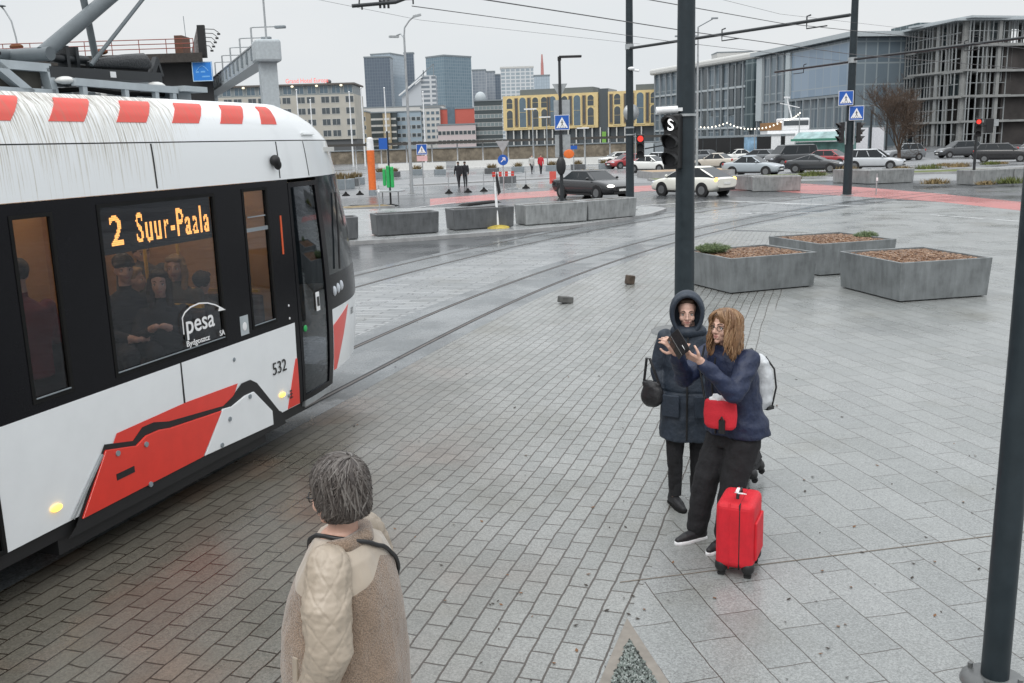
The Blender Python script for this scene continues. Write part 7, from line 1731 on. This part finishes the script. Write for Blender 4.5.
for k, (a, b2, m_, lb_) in enumerate(((695,703,hb2,'black glazed hoarding panel, leftmost'),(703,716.5,hb2,'black glazed hoarding panel, second from the left'),(716.5,730.5,hb2,'black glazed hoarding panel, third from the left'),(730.5,744,hb2,'black glazed hoarding panel left of the poster'),(744,757,pos_m,'hoarding panel with a blue landscape poster'),(757,771,hb2,'matt black hoarding panel right of the poster'),(771,781,M['white'],'white hoarding panel, left one beside the narrow black strip'),(781,785,hb2,'narrow black hoarding strip between two white panels'),(785,795,M['white'],'white hoarding panel next to the green stall'))):
    Y = 112; A, B_ = A_(a, Y), A_(b2, Y); t, W_ = bld('hoarding', lb_, A, B_, HG, 'hoarding'); m = MB(); bx(m, .03, W_-.03, 0, .2, .2, 2.75); m.build('panel', m_, t)
    m = MB(); bx(m, 0, W_, -.04, .24, 2.76, 3.0); m.cyl((.05,.1,0), (.05,.1,2.76), .05, n=6); m.build('panel_frame', M['mid_grey'] if m_ is hb2 else M['galv'], t)
A, B_ = A_(796, 108), A_(848, 104); t, W_ = bld('market_stall', 'long market stall with a green edged pale canopy', A, B_, None, 'stall'); m = MB(); m.loft([[Vector((x, y, z)) for y, z in ((-1.0,2.3),(.6,3.1),(2.6,2.4))] + [Vector((x, y, z)) for y, z in ((2.6,2.3),(.6,3.0),(-1.0,2.2))] for x in (0, W_)], smooth=False); m.build('stall_canopy', mat('teal_white_canvas', (.24,.35,.35), .6, var=.5, scale=.8), t)
m = MB(); bx(m, 0, W_, 0, 2.2, 0, 2.0); m.build('stall_counter', mat('stall_teal', (.12,.24,.22), .6, var=.5, scale=.7), t); m = MB(); bx(m, -.1, W_+.1, -1.08, -1.0, 2.15, 2.4); m.build('stall_edge', mat('stall_edge_green', (.05,.22,.15), .6), t)
for a, b2, Y, lb_ in ((856, 868, 108, 'white banner panel right of the mast with crossing signs'), (872, 884, 110, 'second white banner panel beside the bare tree')):
    A, B_ = A_(a, Y), A_(b2, Y); t, W_ = bld('banner', lb_, A, B_, None, 'banner'); m = MB(); bx(m, 0, W_, 0, .1, .3, 3.4); m.build('banner_cloth', mat('banner_white', (.62,.62,.65), .7), t); m = MB(); m.cyl((W_+.3,.05,0), (W_+.3,.05,5.2), .12, n=8); m.build('banner_post', M['pole_black'], t)
# string of festoon bulbs with two poles
ls = [at(697,126,111), at(727,122,111), at(755,128,111), at(785,119,111), at(800,112,111)]
t = thing('festoon_lights', 'sagging string of white festoon bulbs over the hoarding', 'string lights', (0,0,0)); m = MB(); pts = []
for a, b2 in zip(ls, ls[1:]):
    for k in range(8): f_ = k/8; p = a.lerp(b2, f_); p.z -= .25*math.sin(math.pi*f_); pts.append(p)
pts.append(ls[-1]); m.tube(pts, .015, 4); m.build('cable', M['trim'], t)
bulb_m = mat('warm_bulb', (.9,.85,.7), .4, var=0, emit=(1,.93,.8), estr=1.5)
for p in pts[::1]: l = MB(); l.ell(p-Vector((0,0,.10)), (.085,.085,.10), nu=8, nv=6); l.build('bulb', bulb_m, t)
m = MB()
for p in (ls[0], ls[2], ls[4]): m.cyl((p.x,p.y+.1,0), (p.x,p.y+.1,p.z), .05, n=6)
m.build('light_pole', M['galv'], t)
# small white boat on blocks behind the stall
bt_ = A_(797, 125); t = thing('boat', 'small white boat with wheelhouse and mast behind the hoarding', 'boat', (bt_.x, bt_.y, 1.2), R(8))
m = MB(); m.loft([[Vector((x, y*k, z)) for y, z in ((-1.4,2.2),(-1.1,.6),(0,0),(1.1,.6),(1.4,2.2))] for x, k in ((-4.5,.85),(-2,1),(2,1),(4.2,.55),(5.4,.05))]); m.build('hull', M['white'], t)
m = MB(); bx(m, -2.5, 1.2, -1, 1, 2.2, 3.7); m.build('wheelhouse', M['white'], t, bevel=.15); m = MB(); bx(m, -2.3, 1.0, -1.03, -.99, 2.8, 3.4); m.build('cabin_window', W_dark, t)
m = MB(); m.cyl((-.8,0,3.7), (-1.6,0,6.4), .09, n=8); m.bar((-2.4,0,5.6), (.2,0,5.0), .1, .1); m.bar((-2.0,-.4,6.3), (-1.0,.4,6.3), .2, .2); m.build('mast', M['white'], t)
m = MB(); bx(m, -4.6, -2.6, -1, 1, 2.25, 3.2); m.build('deck_box', mat('deck_wood', (.30,.16,.07), .7), t); m = MB()
for x in (-2.5, 2): bx(m, x, x+.4, -1, 1, -1.2, .7)
m.build('cradle', M['mid_grey'], t)
# flag poles and slim masts
FG = 'slim white flag poles by the square'
for px, pyt, Y in ((352,92,150),(364,88,150),(387,88,150),(425,92,150),(300,90,150),(313,100,150)):
    g_ = A_(px, Y); m = MB(); hgt = hz(px, pyt, Y); m.cyl((0,0,0), (0,0,hgt), .14, .08, 8); m.ell((0,0,hgt), (.14,.14,.14)); o = m.build('flag_pole', M['white'], None, loc=g_); tag(o, 'slim white flag pole standing by the square', 'flag pole', FG)
for px, pyt, Y in ((533,109,95),(585,128,100),(547,117,105)):
    g_ = A_(px, Y); t = thing('street_lamp', 'small grey lamp with a flat head in the distant pedestrian area', 'street lamp', g_.to_tuple(), 0, 'small distant lamps'); hgt = hz(px, pyt, Y); m = MB(); m.cyl((0,0,0), (0,0,hgt), .07, .05, 8); m.build('pole', M['galv'], t); m = MB(); m.box((-.2,0,hgt), (1.2,.35,.12)); m.build('lamp_head', M['white'], t)
# distant lamp seen past the signal mast
g_ = A_(697, 70); t = thing('street_lamp', 'grey street lamp whose arms show on both sides of the signal mast', 'street lamp', g_.to_tuple()); hgt = hz(697, 27, 70); m = MB(); m.cyl((0,0,0), (0,0,hgt), .1, .06, 8); m.build('pole', M['galv'], t)
m = MB(); m.tube([(0,0,hgt),(.5,0,hgt+.25),(1.0,0,hgt+.5)], .04, 6); m.tube([(0,0,hgt-.6),(-1.2,0,hgt-.55)], .04, 6); m.box((1.15,0,hgt+.55), (.45,.2,.1)); m.box((-1.4,0,hgt-.58), (.45,.2,.1)); m.build('lamp_arm', M['mid_grey'], t)

# ------------------------------------------------------------------ BARE TREE, VERGE PLANTS
def bare_tree(label, base, h, spread, seed):
    rnd = random.Random(seed); t = thing('bare_tree', label, 'tree', base.to_tuple()); tk = MB(); tw_ = MB()
    tk.tube([(0,0,0),(.05,0,h*.12),(0,.05,h*.25)], [.20,.16,.13], 8)
    def grow(p, d, L_, r, lv):
        q = p; pts = [p]
        for k in range(4):
            d = (d + Vector((rnd.gauss(0,.16), rnd.gauss(0,.16), rnd.gauss(.06,.10)))).normalized(); q = q + d*L_/4; pts.append(q)
        (tk if lv < 2 else tw_).tube(pts, [r*(1-.15*k) for k in range(5)], 5 if lv < 2 else 3, caps=False)
        if lv < 5:
            for k in range(4 if lv < 4 else 3):
                s = pts[rnd.randint(1, 4)]; nd_ = (d + Vector((rnd.gauss(0,.62), rnd.gauss(0,.62), rnd.gauss(.15,.35)))).normalized(); grow(s, nd_, L_*rnd.uniform(.55,.8), max(.011, r*.52), lv+1)
    for k in range(6):
        a = 2*math.pi*k/6+rnd.random(); grow(Vector((0,.05,h*rnd.uniform(.13,.25))), Vector((math.cos(a)*spread, math.sin(a)*spread, 1)).normalized(), h*.33, .075, 0)
    tk.build('trunk', M['twig'], t, fix=False); tw_.build('crown', M['twig'], t, fix=False); return t
bt0 = gnd(898, 167); bare_tree('bare brown leafless tree with many fine twigs on the verge', bt0, 7.6, .50, 4)
VG = 'clumps of dry plants on the verges'
for k, (px, py, s) in enumerate(((812,178,1.2),(846,172.5,1.2),(903,171.5,.8),(928,171,1.2),(943,168,.8),(958,169,1.1),(990,166.5,.9),(1000,166,.7),(700,178,.8),(790,181.5,1.0),(750,184,.8),(935,186.5,.9),(1010,186,1.0),(985,187.5,.6))):
    g_ = gnd(px, py); t = MB(); rnd = random.Random(50+k)
    for q in range(240):
        a = rnd.uniform(0,6.3); r0 = rnd.random()**.6*s*.9; p = Vector((math.cos(a)*r0, math.sin(a)*r0*.7, .05)); tpp = p + Vector((rnd.gauss(0,.15), rnd.gauss(0,.15), rnd.uniform(.12,.38)*s)); sd_ = Vector((math.sin(a)*.04, -math.cos(a)*.04, 0)); t.add([p-sd_, p+sd_, tpp], [(0,1,2)])
    o = t.build('dry_shrub', M['straw'] if k % 3 else M['grass'], None, fix=False); o.location = (g_.x, g_.y, .1); tag(o, 'low tuft of dry ochre plants on the grass verge' if k % 3 else 'low tuft of dull green plants on the grass verge', 'shrub', VG+(' (ochre)' if k % 3 else ' (green)'))

# ------------------------------------------------------------------ OVERHEAD WIRES
M['wire'] = mat('weathered_wire', (.12,.12,.125), .6)
def wire(label, pts, r=.009, n=14, sag=.0, nm='overhead_wire'):
    out = []
    for a, b2 in zip(pts, pts[1:]):
        for k in range(n): f_ = k/n; p = Vector(a).lerp(Vector(b2), f_); p.z -= sag*4*f_*(1-f_); out.append(p)
    out.append(Vector(pts[-1])); m = MB(); m.tube(out, r*.8, 5); o = m.build(nm, M['wire'], None, fix=False); return tag(o, label, 'wire')
wire('upper carrier wire crossing the sky left of the signal mast', [at(462,-4,18), at(690,31.5,27), at(850,54,36), at(1040,70,46)], .016); wire('thin support wire below the upper carrier wire', [at(412,6,16), at(560,26,24), at(668,41,31), at(850,62,44)], .010)
wire('faint thin wire lowest across the towers', [at(300,-4,30), at(420,20,34), at(640,44,38)], .007); wire('thin wire rising to the top edge right of the signal mast', [at(640,-2,16), at(780,23,25), at(1040,50,37)], .011); wire('faint high wire at the top right corner', [at(700,-6,30), at(780,14,36), at(1040,44,46)], .007)
# catenary fitting hanging from an arm at the top of the frame
ce = at(352, 6, 15.0); t = thing('catenary_fitting', 'black wire bracket with insulators hanging into the top of the view', 'wire bracket', ce.to_tuple())
dx = at(413, 1, 16.5)-ce; m = MB(); m.tube([(0,0,0), (.62,.25,.07), (1.6,.9,.5), (5.2,3.4,2.2)], .028, 8); m.build('bracket_tube', M['pole_black'], t)
m = MB(); m.tube([(.1,.05,.02),(.12,.05,.18)], .012, 5); m.tube([(.14,.05,.03),(.14,.05,-.05)], .014, 5); m.tube([(.40,.15,.08), tuple(dx*1.0+Vector((0,0,.03)))], .013, 6); m.tube([tuple(dx+Vector((0,0,.03))), tuple(dx+Vector((0,0,-.05)))], .014, 5)
m.build('registration_arm', M['pole_black'], t)
for k in range(3): m = MB(); m.cyl((.40+.06*k,.17+.02*k,.10), (.40+.06*k,.17+.02*k,-.02), .018, n=8); m.build('insulator', M['trim'], t)
